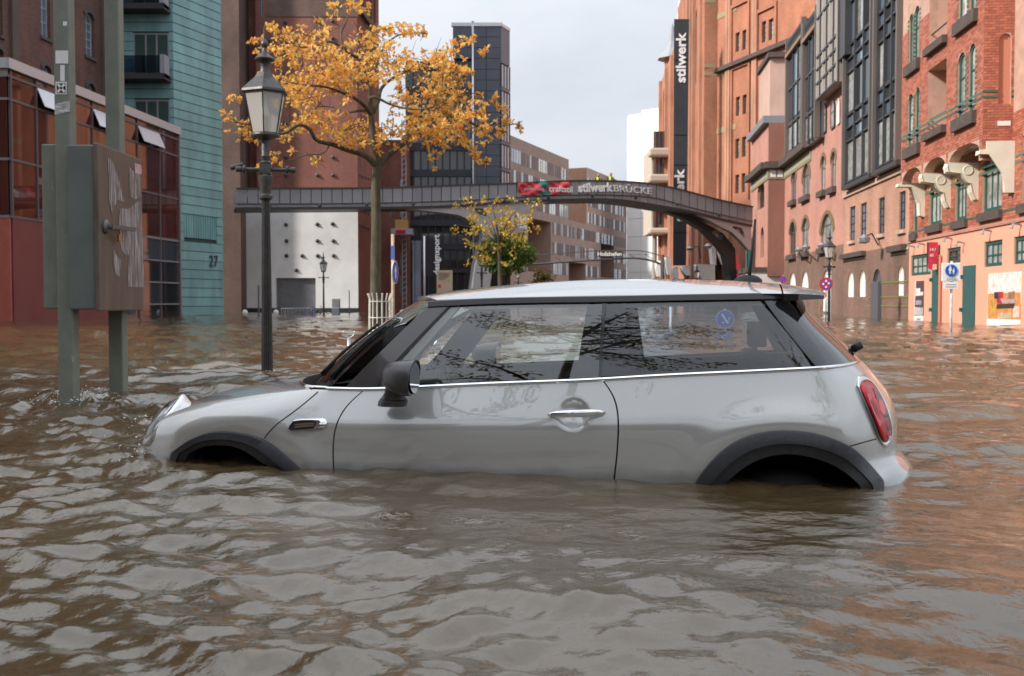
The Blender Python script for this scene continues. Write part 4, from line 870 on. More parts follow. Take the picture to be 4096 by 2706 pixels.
# forked metal stand sticking out of the water
fk = empty('forked_stand', (P(1396, 1382, 18.3).x, 18.3, -.5), 'grey forked metal stand sticking out of the water before the oak', 'stand')
b_ = Vector((P(1396, 1382, 18.3).x, 18.3, 0)); MB().tube([b_ - Vector((0, 0, .5)), b_ + Vector((0, 0, .13))], .036, 10).build('stub', galv, fk, smooth=True)
MB().tube([b_ + Vector((math.cos(a) * .10, 0, .235 + math.sin(a) * .10)) for a in np.linspace(math.pi * .93, math.pi * 2.07, 14)], .014, 8).build('fork', galv, fk, smooth=True)
# ================================================================ architecture helpers
class Fac:
    """vertical wall plane: origin, horizontal direction d, outward normal n"""
    def __init__(s, o, d, flip=False):
        s.o = Vector((o[0], o[1], 0)); s.d = Vector((d[0], d[1], 0)).normalized(); s.n = Vector((s.d.y, -s.d.x, 0)) * (-1 if flip else 1)
    def pt(s, a, z, o=0.0): return s.o + s.d * a + s.n * o + Vector((0, 0, z))
    def px(s, x, y, o=0.0):
        d = ray(x, y); c = Vector((0, 0, H)); t = ((s.o + s.n * o) - c).dot(s.n) / d.dot(s.n); p = c + d * t; return (p - s.o).dot(s.d), p.z
    def rect(s, xl, xr, yt, yb, o=0.0):
        xm = (xl + xr) / 2; a, b = s.px(xl, (yt + yb) / 2, o)[0], s.px(xr, (yt + yb) / 2, o)[0]
        return min(a, b), max(a, b), s.px(xm, yb, o)[1], s.px(xm, yt, o)[1]
def poly_rect(s0, s1, z0, z1, arch=0.0, n=8):
    if arch <= 0: return [(s0, z0), (s1, z0), (s1, z1), (s0, z1)]
    w = s1 - s0; r = arch * w; R_ = (w * w / 4 + r * r) / (2 * r); zc = z1 - R_; a0 = math.asin(min(1, w / 2 / R_)); m = (s0 + s1) / 2
    return [(s0, z0), (s1, z0)] + [(m + R_ * math.sin(a0 - 2 * a0 * k / n), zc + R_ * math.cos(a0 - 2 * a0 * k / n)) for k in range(n + 1)]
def setuv(o, fac):
    me = o.data; uv = me.uv_layers.new(name='UVMap'); co = np.empty(len(me.vertices) * 3); me.vertices.foreach_get('co', co); co = co.reshape(-1, 3)
    vi = np.empty(len(me.loops), dtype=np.int32); me.loops.foreach_get('vertex_index', vi); d = np.array(fac.d); n = np.array(fac.n); oo = np.array(fac.o)
    q_ = co[vi] - oo; a = q_ @ d + .7 * (q_ @ n); uv.data.foreach_set('uv', np.stack([a, q_[:, 2]], 1).reshape(-1)); return o
def wall(fac, outer, holes, m, parent, o=0.0, rev=.22, thick=.4, name='wall', uv=True):
    loops = [[Vector((a, z, 0)) for a, z in outer]] + [[Vector((a, z, 0)) for a, z in h] for h in holes]
    flat = [p for l in loops for p in l]; tri = tessellate_polygon(loops); mb = MB(); mb.add([fac.pt(p.x, p.y, o) for p in flat], [tuple(t) for t in tri])
    for h in holes:
        k = len(h); mb.add([fac.pt(a, z, o) for a, z in h] + [fac.pt(a, z, o - rev) for a, z in h], [(i, (i + 1) % k, k + (i + 1) % k, k + i) for i in range(k)])
    k = len(outer); mb.add([fac.pt(a, z, o) for a, z in outer] + [fac.pt(a, z, o - thick) for a, z in outer], [(i, (i + 1) % k, k + (i + 1) % k, k + i) for i in range(k)])
    ob = mb.build(name, m, parent)
    return setuv(ob, fac) if uv else ob
def hbox(fac, s0, s1, z0, z1, o0, o1, m, parent, name, bevel=0):       # box standing on a facade
    ob = MB().obox(fac.pt(s0, z0, o0), fac.d * (s1 - s0), fac.n * (o1 - o0), (0, 0, z1 - z0)).build(name, m, parent, bevel=bevel); return ob
def ring(fac, poly, w, o0, o1, mb):
    cs = sum(p[0] for p in poly) / len(poly); cz = (min(p[1] for p in poly) + max(p[1] for p in poly)) / 2; hs = max(abs(p[0] - cs) for p in poly); hz = max(abs(p[1] - cz) for p in poly)
    inn = [(cs + (a - cs) * max(0.05, 1 - w / hs), cz + (z - cz) * max(.05, 1 - w / hz)) for a, z in poly]; k = len(poly)
    mb.add([fac.pt(a, z, o1) for a, z in poly] + [fac.pt(a, z, o1) for a, z in inn] + [fac.pt(a, z, o0) for a, z in inn], [(i, (i + 1) % k, k + (i + 1) % k, k + i) for i in range(k)] + [(k + i, k + (i + 1) % k, 2 * k + (i + 1) % k, 2 * k + i) for i in range(k)]); return inn
def window(fac, poly, parent, fm, gm, o=0.0, rec=.16, fw=.07, nx=1, ny=1, name='window', bars=.035, transom=None):
    mb = MB(); inn = ring(fac, poly, fw, o - rec - .05, o - rec, mb)
    s0, s1 = min(p[0] for p in inn), max(p[0] for p in inn); z0, z1 = min(p[1] for p in inn), max(p[1] for p in inn)
    for i in range(1, nx): a = s0 + (s1 - s0) * i / nx; mb.obox(fac.pt(a - bars / 2, z0, o - rec - .045), fac.d * bars, fac.n * .035, (0, 0, z1 - z0))
    zs = [z0 + (z1 - z0) * j / ny for j in range(1, ny)] if transom is None else [z0 + (z1 - z0) * t for t in transom]
    for z in zs: mb.obox(fac.pt(s0, z - bars / 2, o - rec - .047), fac.d * (s1 - s0), fac.n * .036, (0, 0, bars))
    w_ = mb.build(name, fm, parent); p = [fac.pt(a, z, o - rec - .04) for a, z in inn]
    MB().add(p, [tuple(t) for t in tessellate_polygon([p])]).build('pane', gm, w_); return w_
def brickmat(name, c1, c2, mortar, bw=.25, rh=.078, ms=.012, stain=.25, rough=.85):
    if name in MATS: return MATS[name]
    m = bpy.data.materials.new(name); m.use_nodes = True; t = m.node_tree; b = t.nodes['Principled BSDF']; N = t.nodes.new; LK = t.links.new
    uv = N('ShaderNodeUVMap'); br = N('ShaderNodeTexBrick'); br.inputs['Color1'].default_value = (*c1, 1); br.inputs['Color2'].default_value = (*c2, 1); br.inputs['Mortar'].default_value = (*mortar, 1)
    br.inputs['Scale'].default_value = 1; br.inputs['Brick Width'].default_value = bw; br.inputs['Row Height'].default_value = rh; br.inputs['Mortar Size'].default_value = ms; br.inputs['Bias'].default_value = 0
    n = N('ShaderNodeTexNoise'); n.inputs['Scale'].default_value = .55; n.inputs['Detail'].default_value = 9; n.inputs['Roughness'].default_value = .65
    c = N('ShaderNodeTexCoord'); mpn = N('ShaderNodeMapping'); mpn.inputs['Scale'].default_value = (1, 1, .55); LK(c.outputs['Object'], mpn.inputs['Vector']); LK(mpn.outputs['Vector'], n.inputs['Vector'])
    mr = N('ShaderNodeMapRange'); mr.inputs['From Min'].default_value = .3; mr.inputs['From Max'].default_value = .7; mr.inputs['To Min'].default_value = 1 - stain; mr.inputs['To Max'].default_value = 1 + stain * .7
    mu = N('ShaderNodeMix'); mu.data_type = 'RGBA'; mu.blend_type = 'MULTIPLY'; mu.inputs['Factor'].default_value = 1
    LK(uv.outputs['UV'], br.inputs['Vector']); LK(n.outputs['Fac'], mr.inputs['Value']); LK(br.outputs['Color'], mu.inputs['A']); LK(mr.outputs['Result'], mu.inputs['B']); LK(mu.outputs['Result'], b.inputs['Base Color'])
    bp = N('ShaderNodeBump'); bp.inputs['Strength'].default_value = .5; bp.inputs['Distance'].default_value = .01; bp.invert = True; LK(br.outputs['Fac'], bp.inputs['Height']); LK(bp.outputs['Normal'], b.inputs['Normal'])
    b.inputs['Roughness'].default_value = rough; MATS[name] = m; return m
wglass = mat('dark window glass', (.035, .042, .05), .03, ior=2.4, objvar=.6); wpale = mat('curtained window glass', (.36, .37, .36), .05, ior=2.2, noise=.35, nscale=3, objvar=.35)
wblue = mat('sky blue window glass', (.12, .17, .22), .04, ior=2.7, objvar=.3)
wwhite = mat('white blind', (.78, .78, .76), .5); darkst = mat('dark grey steel', (.055, .056, .062), .45, metal=.2); midst = mat('mid grey steel', (.13, .125, .125), .45, metal=.2)
stone = mat('brown stone sill', (.085, .065, .058), .7, noise=.2)
# ================================================================ left side
redg = mat('red tinted facade glass', (.075, .018, .012), .03, ior=1.9, noise=.25, nscale=.5, objvar=.25)
alu = mat('grey aluminium frame', (.30, .30, .32), .4, metal=.4)
FL = Fac((-19.68, 40.7), (1.44, 15.9))
gb_ = empty('glass_annexe', FL.pt(0, -.5), 'low red-tinted glass annexe with maroon base and tilted white vents', 'building')
eave = FL.px(48, 250)[1]; zr = [FL.px(48, y)[1] for y in (310, 402, 640, 868)]; zb_ = -.5
smul = [FL.px(x, 700)[0] for x in (45, 147, 265, 370, 465, 549, 637, 712)]; send = smul[-1]
body = MB().obox(FL.pt(0, -.5, -.15), FL.d * send, FL.n * -9, (0, 0, eave + .4)).build('body', mat('dark interior', (.02, .012, .012), .8), gb_)
hbox(FL, -.12, send + .1, eave - .32, eave + .08, -.2, .16, mat('pale eave metal', (.55, .56, .58), .35, metal=.3), gb_, 'eave')
hbox(FL, send, send + .12, -.5, eave, -.25, .10, alu, gb_, 'end_post')
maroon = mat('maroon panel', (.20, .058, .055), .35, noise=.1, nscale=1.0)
z_ground = zr[3]
for i in range(len(smul) - 1):
    s0, s1 = smul[i], smul[i + 1]
    for j in range(3):
        zt, zb2 = (zr[0], zr[1], zr[2])[j], (zr[1], zr[2], zr[3])[j]
        if j == 0 and i % 2 == 1:       # tilted vent
            ho = .35; a = [FL.pt(s0 + .06, zt - .05, .02), FL.pt(s1 - .06, zt - .05, .02), FL.pt(s1 - .06, zb2 + .08, ho), FL.pt(s0 + .06, zb2 + .08, ho)]
            MB().add([FL.pt(s0 + .04, zb2, -.1), FL.pt(s1 - .04, zb2, -.1), FL.pt(s1 - .04, zt, -.1), FL.pt(s0 + .04, zt, -.1)], [(0, 1, 2, 3)]).build('pane', wglass, gb_)
            MB().prism(a, FL.n * .03).build('tilted_vent', mat('pale vent glass', (.62, .64, .68), .08, ior=1.8), gb_); continue
        p = [FL.pt(s0 + .03, zb2 + .03, .0), FL.pt(s1 - .03, zb2 + .03, .0), FL.pt(s1 - .03, zt - .03, .0), FL.pt(s0 + .03, zt - .03, .0)]; MB().prism(p, FL.n * -.05).build('pane', redg, gb_)
    hbox(FL, s0 + .03, s1 - .03, zr[0] + .04, eave - .33, -.05, .0, redg, gb_, 'pane')
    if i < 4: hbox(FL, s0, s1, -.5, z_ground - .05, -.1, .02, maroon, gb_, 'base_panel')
    else:
        for k_ in range(4):
            za, zc_ = -.5 + (z_ground + .45) * k_ / 4, -.5 + (z_ground + .45) * (k_ + 1) / 4
            hbox(FL, s0 + .03, s1 - .03, za + .03, zc_ - .03, -.05, .0, wglass, gb_, 'pane')
            hbox(FL, s0, s1, zc_ - .03, zc_ + .04, -.04, .05, alu, gb_, 'transom')
for s_ in smul: hbox(FL, s_ - .04, s_ + .04, -.5 if s_ >= smul[4] else z_ground, eave - .3, -.05, .06, mat('dull frame', (.16, .13, .14), .5, metal=.3), gb_, 'mullion')
for z_ in zr: hbox(FL, 0, send, z_ - .05, z_ + .05, -.06, .045, mat('dull frame', (.16, .13, .14)), gb_, 'transom')
FLF = Fac((FL.o.x, FL.o.y), (-1, 0), flip=True)       # face towards the camera, left of the corner
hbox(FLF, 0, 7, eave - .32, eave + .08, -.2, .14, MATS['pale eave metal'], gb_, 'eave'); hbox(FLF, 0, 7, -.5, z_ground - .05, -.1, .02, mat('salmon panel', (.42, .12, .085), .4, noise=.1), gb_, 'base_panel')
hbox(FLF, 0, 7, zr[0] + .05, eave - .33, -.05, .01, mat('grey fascia', (.30, .31, .29), .5), gb_, 'fascia')
for j in range(3):
    for k_ in range(3): hbox(FLF, k_ * 2.3 + .05, k_ * 2.3 + 2.25, (zr[1], zr[2], zr[3])[j] + .05, (zr[0], zr[1], zr[2])[j] - .05, -.05, .01, redg, gb_, 'pane')
for z_ in zr: hbox(FLF, 0, 7, z_ - .05, z_ + .05, -.06, .045, alu, gb_, 'transom')
# dark brick warehouse rising behind the annexe
FB = Fac((-23.2, 42.0), (1.44, 15.9)); bw_ = brickmat('dark warehouse brick', (.125, .055, .042), (.175, .078, .058), (.12, .085, .07), stain=.35)
lw = empty('brick_warehouse', FB.pt(0, -.5), 'dark red brick warehouse with pale arched windows behind the glass annexe', 'building')
def zz1(x, y): return x / 2.24, y / 2.24
holes = []; wdefs = [(0, 20, -260, 320, .0), (362, 448, -330, 340, .0), (762, 845, 118, 512, .3), (-40, 30, 440, 560, .3), (380, 458, 590, 760, .45), (778, 852, 752, 960, .45), (560, 610, -320, 100, 0), (560, 615, 640, 840, .45)]
for x0, x1, y0, y1, ar_ in wdefs:
    r_ = FB.rect(x0 / 2.24, x1 / 2.24, y0 / 2.24, y1 / 2.24); holes.append(poly_rect(*r_, arch=ar_))
e_ = FB.px(1150 / 2.24, 300)[0]
wall(FB, [(-14, -.5), (e_, -.5), (e_, 27), (-14, 27)], holes, bw_, lw, thick=6)
bluef = mat('pale blue window frame', (.30, .36, .42), .5); archm = mat('grey brick arch', (.10, .085, .085), .9)
for h, dfn in zip(holes, wdefs):
    window(FB, h, lw, bluef, wblue, nx=2, ny=5, fw=.09, bars=.05)
    if dfn[4]:
        s0, s1 = h[0][0], h[1][0]; z1_ = max(p[1] for p in h); rows = []
        inner = h[2:]; mb = MB(); k = len(inner); out = [((s0 + s1) / 2 + (a - (s0 + s1) / 2) * 1.35, z + .22) for a, z in inner]
        mb.add([FB.pt(a, z, .05) for a, z in inner] + [FB.pt(a, z, .05) for a, z in out] + [FB.pt(a, z, -.02) for a, z in out], [(i, i + 1, k + i + 1, k + i) for i in range(k - 1)] + [(k + i, k + i + 1, 2 * k + i + 1, 2 * k + i) for i in range(k - 1)]); mb.build('window_arch', archm, lw)
    hbox(FB, h[0][0] - .1, h[1][0] + .1, h[0][1] - .14, h[0][1], -.05, .1, archm, lw, 'sill')
for x_ in (52, 410): s_ = FB.px(x_, 100)[0]; hbox(FB, s_ - .3, s_ + .3, 0, 26, 0, .16, bw_, lw, 'pilaster'); setuv(lw.children[-1], FB)
# copper clad tower
cop = mat('green copper sheet', (.185, .365, .375), .5, metal=.1, noise=.16, nscale=1.3, stretch=(1, 1, .25), objvar=.10, rvar=.08)
CX0 = P(703, 1208, 57); FCr = Fac((CX0.x, 57), (.38, 1)); FCf = Fac((CX0.x, 57), (-1, 0), flip=True)
ct_ = empty('copper_tower', (CX0.x, 57, -.5), 'green copper-clad tower with balconies next to the glass annexe', 'building')
slen = FCr.px(889, 700)[0]
MB().add([FCr.pt(0, -.5, -.08), FCr.pt(slen, -.5, -.08), FCr.pt(slen - 3, -.5, -9), FCf.pt(7, -.5, -.08), FCr.pt(0, 27, -.08), FCr.pt(slen, 27, -.08), FCr.pt(slen - 3, 27, -9), FCf.pt(7, 27, -.08)], [(0, 1, 5, 4), (1, 2, 6, 5), (2, 3, 7, 6), (3, 0, 4, 7), (4, 5, 6, 7)]).build('core', mat('dark copper backing', (.03, .06, .058), .7), ct_)
HC = .516
def tosp(x, y): return FCf.px(x, y)
fw_ = [FCf.rect(x0 / 2.24, x1 / 2.24, y0 / 2.24, y1 / 2.24) for x0, x1, y0, y1 in ((1195, 1515, 298, 705), (1205, 1522, 896, 1330), (1180, 1500, -300, 105))]
lou = FCr.rect(1645 / 2.24, 1940 / 2.24, 600 + 575 / 2.24, 600 + 795 / 2.24)
for k in range(53):
    z0, z1_ = -.5 + k * HC, -.5 + (k + 1) * HC - .028
    def course(fc, a, b_, nm='copper_course'):
        if b_ - a < .05: return
        MB().add([fc.pt(a, z0, .03), fc.pt(b_, z0, .03), fc.pt(b_, z1_, .005), fc.pt(a, z1_, .005), fc.pt(a, z0, -.07), fc.pt(b_, z0, -.07), fc.pt(b_, z1_, -.07), fc.pt(a, z1_, -.07)], [(0, 1, 2, 3), (0, 4, 5, 1), (3, 2, 6, 7), (1, 5, 6, 2), (0, 3, 7, 4)]).build(nm, cop, ct_)
    if lou[2] < (z0 + z1_) / 2 < lou[3]: course(FCr, 0, lou[0]); course(FCr, lou[1], slen)
    else: course(FCr, 0, slen)
    cuts = [w_ for w_ in fw_ if w_[2] - .1 < (z0 + z1_) / 2 < w_[3] + .1]
    if cuts: w_ = cuts[0]; course(FCf, 0, w_[0]); course(FCf, w_[1], 5)
    else: course(FCf, 0, 5)
lv = hbox(FCr, lou[0], lou[1], lou[2], lou[3], -.07, -.03, cop, ct_, 'louvre')
for k in range(14): a = lou[0] + (lou[1] - lou[0]) * (k + .3) / 14; hbox(FCr, a, a + .05, lou[2], lou[3], -.03, .0, cop, lv, 'fin')
for w_ in fw_:
    window(FCf, poly_rect(*w_), ct_, alu, wglass, rec=.02, nx=3, fw=.08, bars=.09)
for bz in (FCf.px(600, 745 / 2.24)[1], FCf.px(600, 128 / 2.24)[1]):
    s0 = FCf.px(1535 / 2.24, 300)[0]; s1 = FCf.px(1080 / 2.24, 300)[0]
    bal = hbox(FCf, s0, s1, bz, bz + .30, 0.02, 1.1, mat('dark balcony slab', (.03, .03, .035), .6), ct_, 'balcony')
    hbox(FCf, s0 + .25, s1, bz + .32, bz + 1.25, 1.04, 1.06, glassmat('blue railing glass', (.30, .42, .50)), bal, 'railing_glass'); hbox(FCf, s0, s0 + .25, bz + .1, bz + 1.3, .3, 1.1, mat('grey screen', (.28, .28, .33), .5), bal, 'end_screen')
for dg, off in (('2', 0), ('7', .42)):
    tm = text_mb(dg, .95, .05, squash=.75); s_, z_ = FCr.px(1868 / 2.24, 600 + 1045 / 2.24); place(tm, FCr.pt(s_ + off, z_, .08), FCr.d, (0, 0, 1), FCr.n).build('house_number', mat('dark numeral', (.05, .07, .08), .5), ct_)
hbox(FCr, .1, .22, -.5, FCr.px(715, 970)[1], .05, .14, alu, ct_, 'downpipe')
# ================================================================ red building with the white wall, centre left
YC = 74.0
rb_ = brickmat('centre red brick', (.25, .088, .068), (.30, .11, .082), (.18, .09, .07), stain=.35); rbd = brickmat('weathered brown brick', (.135, .085, .072), (.17, .105, .088), (.14, .10, .085), stain=.4)
cb_ = empty('red_gate_building', (P(1230, 1208, YC).x, YC, -.5), 'tall red brick building with anchor plates and a whitewashed lower wall', 'building')
def FX(Y): return Fac((0, Y), (1, 0))
def frontal(x0, x1, yt, yb, Y, m, nm, holes=(), thick=5, uv=True):
    f = FX(Y); r_ = f.rect(x0, x1, yt, yb); w_ = wall(f, poly_rect(*r_), list(holes), m, cb_, thick=thick, name=nm, uv=uv); return w_
def zc4(x, y): return 850 + x / 2.24, 650 + y / 2.24
frontal(878, 958, -480, 1270, YC - 1.5, rbd, 'pier', thick=7)
frontal(940, 1036, -460, 1270, YC + 1.2, rb_, 'recess_wall')
f_ = FX(YC); wh = [poly_rect(*f_.rect(850 + a / 2.24, 850 + b_ / 2.24, c / 2.24, d / 2.24)) for a, b_, c, d in ((428, 456, -400, 152), (430, 460, 338, 600))]
wtop = f_.px(1200, 650 + 432 / 2.24)[1]
s0, s1 = f_.px(1028, 800)[0], f_.px(1431, 800)[0]
wall(f_, [(s0, wtop), (s1, wtop), (s1, 31), (s0, 31)], wh, rb_, cb_, thick=6)
for h in wh: window(f_, h, cb_, bluef, wblue, nx=1, ny=4)
bt = f_.rect(850 + 490 / 2.24, 850 + 1300 / 2.24, -400, 152 / 2.24, .02); wall(f_, poly_rect(*bt), [], rbd, cb_, o=.04, thick=.03, name='brown_wall_patch')
wm = mat('whitewashed wall', (.78, .80, .82), .7, noise=.07, nscale=.8)
gate = f_.rect(*[850 + a / 2.24 for a in (570, 925)], 650 + 1037 / 2.24, 650 + 1345 / 2.24)
sL = f_.px(850 + 262 / 2.24, 900)[0]; zpl = f_.px(1200, 650 + 1306 / 2.24)[1]
wall(f_, [(sL, zpl), (gate[0], zpl), (gate[0], gate[3]), (gate[1], gate[3]), (gate[1], zpl), (s1, zpl), (s1, wtop), (sL, wtop)], [], wm, cb_, o=.03, thick=.6, name='white_wall', uv=False)
hbox(f_, sL, gate[0], -.5, zpl, -.5, .08, mat('black plinth', (.02, .022, .03), .7), cb_, 'plinth'); hbox(f_, gate[1], s1, -.5, zpl, -.5, .08, MATS['black plinth'], cb_, 'plinth')
gt_ = hbox(f_, gate[0], gate[1], -.5, gate[3], -.4, -.25, mat('grey roller gate', (.17, .18, .20), .5, noise=.08), cb_, 'roller_gate')
for k in range(16): z_ = -.2 + k * (gate[3] + .1) / 16; hbox(f_, gate[0] + .04, gate[1] - .04, z_, z_ + .12, -.25, -.235, MATS['grey roller gate'], gt_, 'gate_slat')
platem = mat('iron anchor plate', (.055, .06, .068), .5, metal=.3)
for x, y, w_ in [(652, 200, 0), (935, 192, 0), (1075, 190, 0), (508, 365, 0), (1077, 345, 0), (515, 510, 0), (508, 205, 0), (1077, 505, 0), (655, 660, 0), (1080, 800, 0), (655, 800, 0), (655, 1100, 0), (1080, 1250, 0), (655, 1410, 0), (935, 1410, 0), (1080, 1410, 0), (655, 350, 0), (935, 660, 0)] + [(a, b_ + 1456, 1) for a, b_ in ((660, 115), (940, 115), (1080, 115), (658, 560), (938, 556), (1075, 552), (662, 705), (940, 705), (1082, 705), (662, 838), (803, 838), (942, 838), (1085, 838), (750, 968))]:
    c = P(850 + x / 2.24, y / 2.24, YC - .06); MB().lathe([(.14, 0), (.14, .03), (.06, .08), (.05, .12)], c, 14, ax=(Vector((1, 0, 0)), Vector((0, 0, 1)), Vector((0, -1, 0)))).build('anchor_plate', platem, cb_)
# angled side running back to the right
xs1 = P(1431, 1208, YC).x; FA = Fac((xs1, YC), (.42, 1))
sa = FA.px(1516, 300)[0]; aw = [poly_rect(*FA.rect(850 + a / 2.24, 850 + b_ / 2.24, c / 2.24, d / 2.24)) for a, b_, c, d in ((1338, 1362, -300, 60), (1372, 1395, -300, 120), (1405, 1428, -300, 170), (1440, 1462, -300, 215), (1385, 1420, 425, 560))]
wall(FA, [(0, -.5), (sa, -.5), (sa, 31), (0, 31)], aw, rb_, cb_, thick=3, name='side_wall')
for h in aw: window(FA, h, cb_, midst, wglass, nx=1, ny=3)
for rr in range(3):
    for q_ in range(4): s_, z_ = FA.px(1318 / 2.24 + 850 + q_ * 26 / 2.24, 650 + (118, 430, 565)[rr] / 2.24 + q_ * 10 / 2.24); MB().lathe([(.10, 0), (.10, .04), (.04, .08)], FA.pt(s_, z_, .0), 10, ax=(FA.d, Vector((0, 0, 1)), FA.n)).build('anchor_plate', platem, cb_)
s_, z_ = FA.px(1350 / 2.24 + 850, 50); MB().bar(FA.pt(FA.px(1431, 35)[0], FA.px(1433, 40)[1], .12), FA.pt(FA.px(1486, 118)[0], FA.px(1486, 122)[1], .12), .25, .4, up=FA.n).build('sloping_ledge', rbd, cb_)
# wing further back with hoist
wg = empty('rear_brick_wing', (P(1560, 1208, 82).x, 82, -.5), 'narrow red brick wing with a hoist mast behind the oak trunk', 'building'); fw2 = FX(82)
wd2 = [poly_rect(*fw2.rect(850 + a / 2.24, 850 + b_ / 2.24, 650 + c / 2.24, 650 + d / 2.24)) for a, b_, c, d in ((1678, 1704, 140, 240), (1678, 1704, 420, 490), (1678, 1704, 660, 740), (1678, 1704, 810, 960), (1678, 1704, 1020, 1180), (1590, 1610, 420, 490))]
r_ = fw2.rect(1500, 1632, 560, 1270); wall(fw2, poly_rect(*r_), wd2, rb_, wg, thick=3)
for h in wd2: window(fw2, h, wg, bluef, wblue, nx=1, ny=2)
hm = mat('grey lattice', (.42, .43, .46), .5, metal=.3); sA, sB = fw2.px(1612, 900)[0], fw2.px(1628, 900)[0]
mast = empty('hoist_mast', fw2.pt(sA, -.5, .5), 'lattice hoist mast with yellow and red work platform', 'hoist')
for s_ in (sA, sB): MB().bar(fw2.pt(s_, -.5, .6), fw2.pt(s_, 15, .6), .06).build('upright', hm, mast)
for k in range(34): z_ = .1 + k * .42; MB().bar(fw2.pt(sA, z_, .6), fw2.pt(sB, z_ + .21, .6), .05).build('rung', hm, mast)
r_ = fw2.rect(850 + 1610 / 2.24, 850 + 1800 / 2.24, 650 + 600 / 2.24, 650 + 655 / 2.24, 1.0); pf = hbox(fw2, r_[0], r_[1], r_[2], r_[3], .7, 1.9, hm, mast, 'platform')
r_ = fw2.rect(850 + 1645 / 2.24, 850 + 1755 / 2.24, 650 + 520 / 2.24, 650 + 600 / 2.24, 1.0); hbox(fw2, r_[0], r_[1], r_[2], r_[3], .9, 1.7, mat('plywood sheet', (.52, .30, .10), .6), mast, 'load_board')
r_ = fw2.rect(850 + 1645 / 2.24, 850 + 1730 / 2.24, 650 + 605 / 2.24, 650 + 640 / 2.24, 1.95); hbox(fw2, *r_, 1.91, 1.95, red, mast, 'red_notice')
# ================================================================ right side of the street
def tf(ox, oy, k): return lambda x, y: (ox + x / k, oy + y / k)
R1, R2, a1, a2, a3, a4, a5, a6, r7, r8 = tf(3200, 0, 2.412), tf(3200, 600, 2.0904), tf(3000, 600, 3.92), tf(2950, 0, 2.614), tf(2550, 0, 2.613), tf(2500, 800, 3.652), tf(3600, 500, 3.919), tf(3560, 880, 3.409), tf(2500, 0, 2.412), tf(2500, 600, 2.412)
def zrect(fac, T, xl, xr, yt, yb, o=0.0):
    (X0, Y0), (X1, Y1) = T(xl, yt), T(xr, yb); return fac.rect(X0, X1, Y0, Y1, o)
def quad(fac, pts, o, m, parent, name, th=.02):
    p = [fac.pt(*fac.px(*q_, o), o) for q_ in pts]; return MB().prism(p, fac.n * -th).build(name, m, parent)
FR = Fac((16.49, 43.1), (.0947, 1), flip=True); FU = Fac(FR.pt(0, 0, .9)[:2], (.0947, 1), flip=True)
redb = brickmat('salmon red brick', (.43, .15, .10), (.50, .19, .13), (.50, .33, .26), stain=.18); mort = mat('pink lime mortar', (.50, .32, .25), .9, noise=.15, nscale=2)
def bstuff(name, stops):
    m = leafmat(name, stops, 0.0); return m
brk = mat('red facing brick', (.43, .14, .088), .8, noise=.10, nscale=30, objvar=.22); brk_s = bstuff('red facing bricks', [(0, (.30, .09, .06)), (.5, (.43, .14, .088)), (1, (.53, .19, .12))])
green = mat('dark green joinery', (.022, .085, .068), .45); greenb = mat('green glazed brick', (.05, .13, .085), .3, objvar=.3); pink = mat('pink render', (.72, .36, .25), .75, noise=.05, nscale=.7)
cream = mat('cream stucco', (.72, .67, .56), .7, noise=.06, nscale=2)
def bricks(fac, s0, s1, z0, z1, holes, wall_ob, o=0.0, L_=.25, h=.073, gap=.011, singles=0):
    mb = MB(); n = 0; row = 0; z = z0; bb = [(min(p[0] for p in hh), max(p[0] for p in hh), min(p[1] for p in hh), max(p[1] for p in hh), hh) for hh in holes]
    one = None; ang = math.atan2(fac.d.y, fac.d.x)
    while z + h < z1:
        a = s0 - (L_ / 2 if row % 2 else 0)
        while a < s1:
            b0, b1 = max(a, s0), min(a + L_, s1); a += L_ + gap
            segs = [(b0, b1)]
            for x0, x1, y0, y1, hh in bb:
                if y0 - h < z < y1 and any(p < x1 and q > x0 for p, q in segs):
                    new = []
                    for p, q in segs:
                        if inpoly(((p + q) / 2, z + h / 2), hh) or inpoly((p + .01, z + h / 2), hh) or inpoly((q - .01, z + h / 2), hh):
                            if p < x0 - .04: new.append((p, x0 - .003))
                            if q > x1 + .04: new.append((x1 + .003, q))
                        else: new.append((p, q))
                    segs = new
            for p, q in segs:
                if q - p < .04: continue
                if singles > n and abs(q - p - L_) < .004:
                    if one is None:
                        one = MB().box((0, -.012, 0), (L_, .004, h)).build('brick', brk, wall_ob); one.data.name = 'brick'; ob = one
                    else: ob = one.copy(); COL.objects.link(ob)
                    c = fac.pt(p, z, o); ob.parent = wall_ob; ob.location = c - Vector(wall_ob.matrix_world.translation if False else (0, 0, 0)); ob.rotation_euler = (0, 0, ang); n += 1
                else:
                    A = fac.pt(p, z, o + .012); k = len(mb.v); e = fac.d * (q - p); u_ = Vector((0, 0, h)); bk = fac.n * -.016
                    mb.v += [tuple(A), tuple(A + e), tuple(A + e + u_), tuple(A + u_), tuple(A + bk), tuple(A + e + bk), tuple(A + e + u_ + bk), tuple(A + u_ + bk)]
                    mb.f += [(k, k + 1, k + 2, k + 3), (k, k + 4, k + 5, k + 1), (k + 3, k + 2, k + 6, k + 7), (k, k + 3, k + 7, k + 4), (k + 1, k + 5, k + 6, k + 2)]; mb.mi += [0] * 5
        z += h + gap; row += 1
    if mb.v: tag(mb.build('brick', brk_s, wall_ob), kind='stuff')
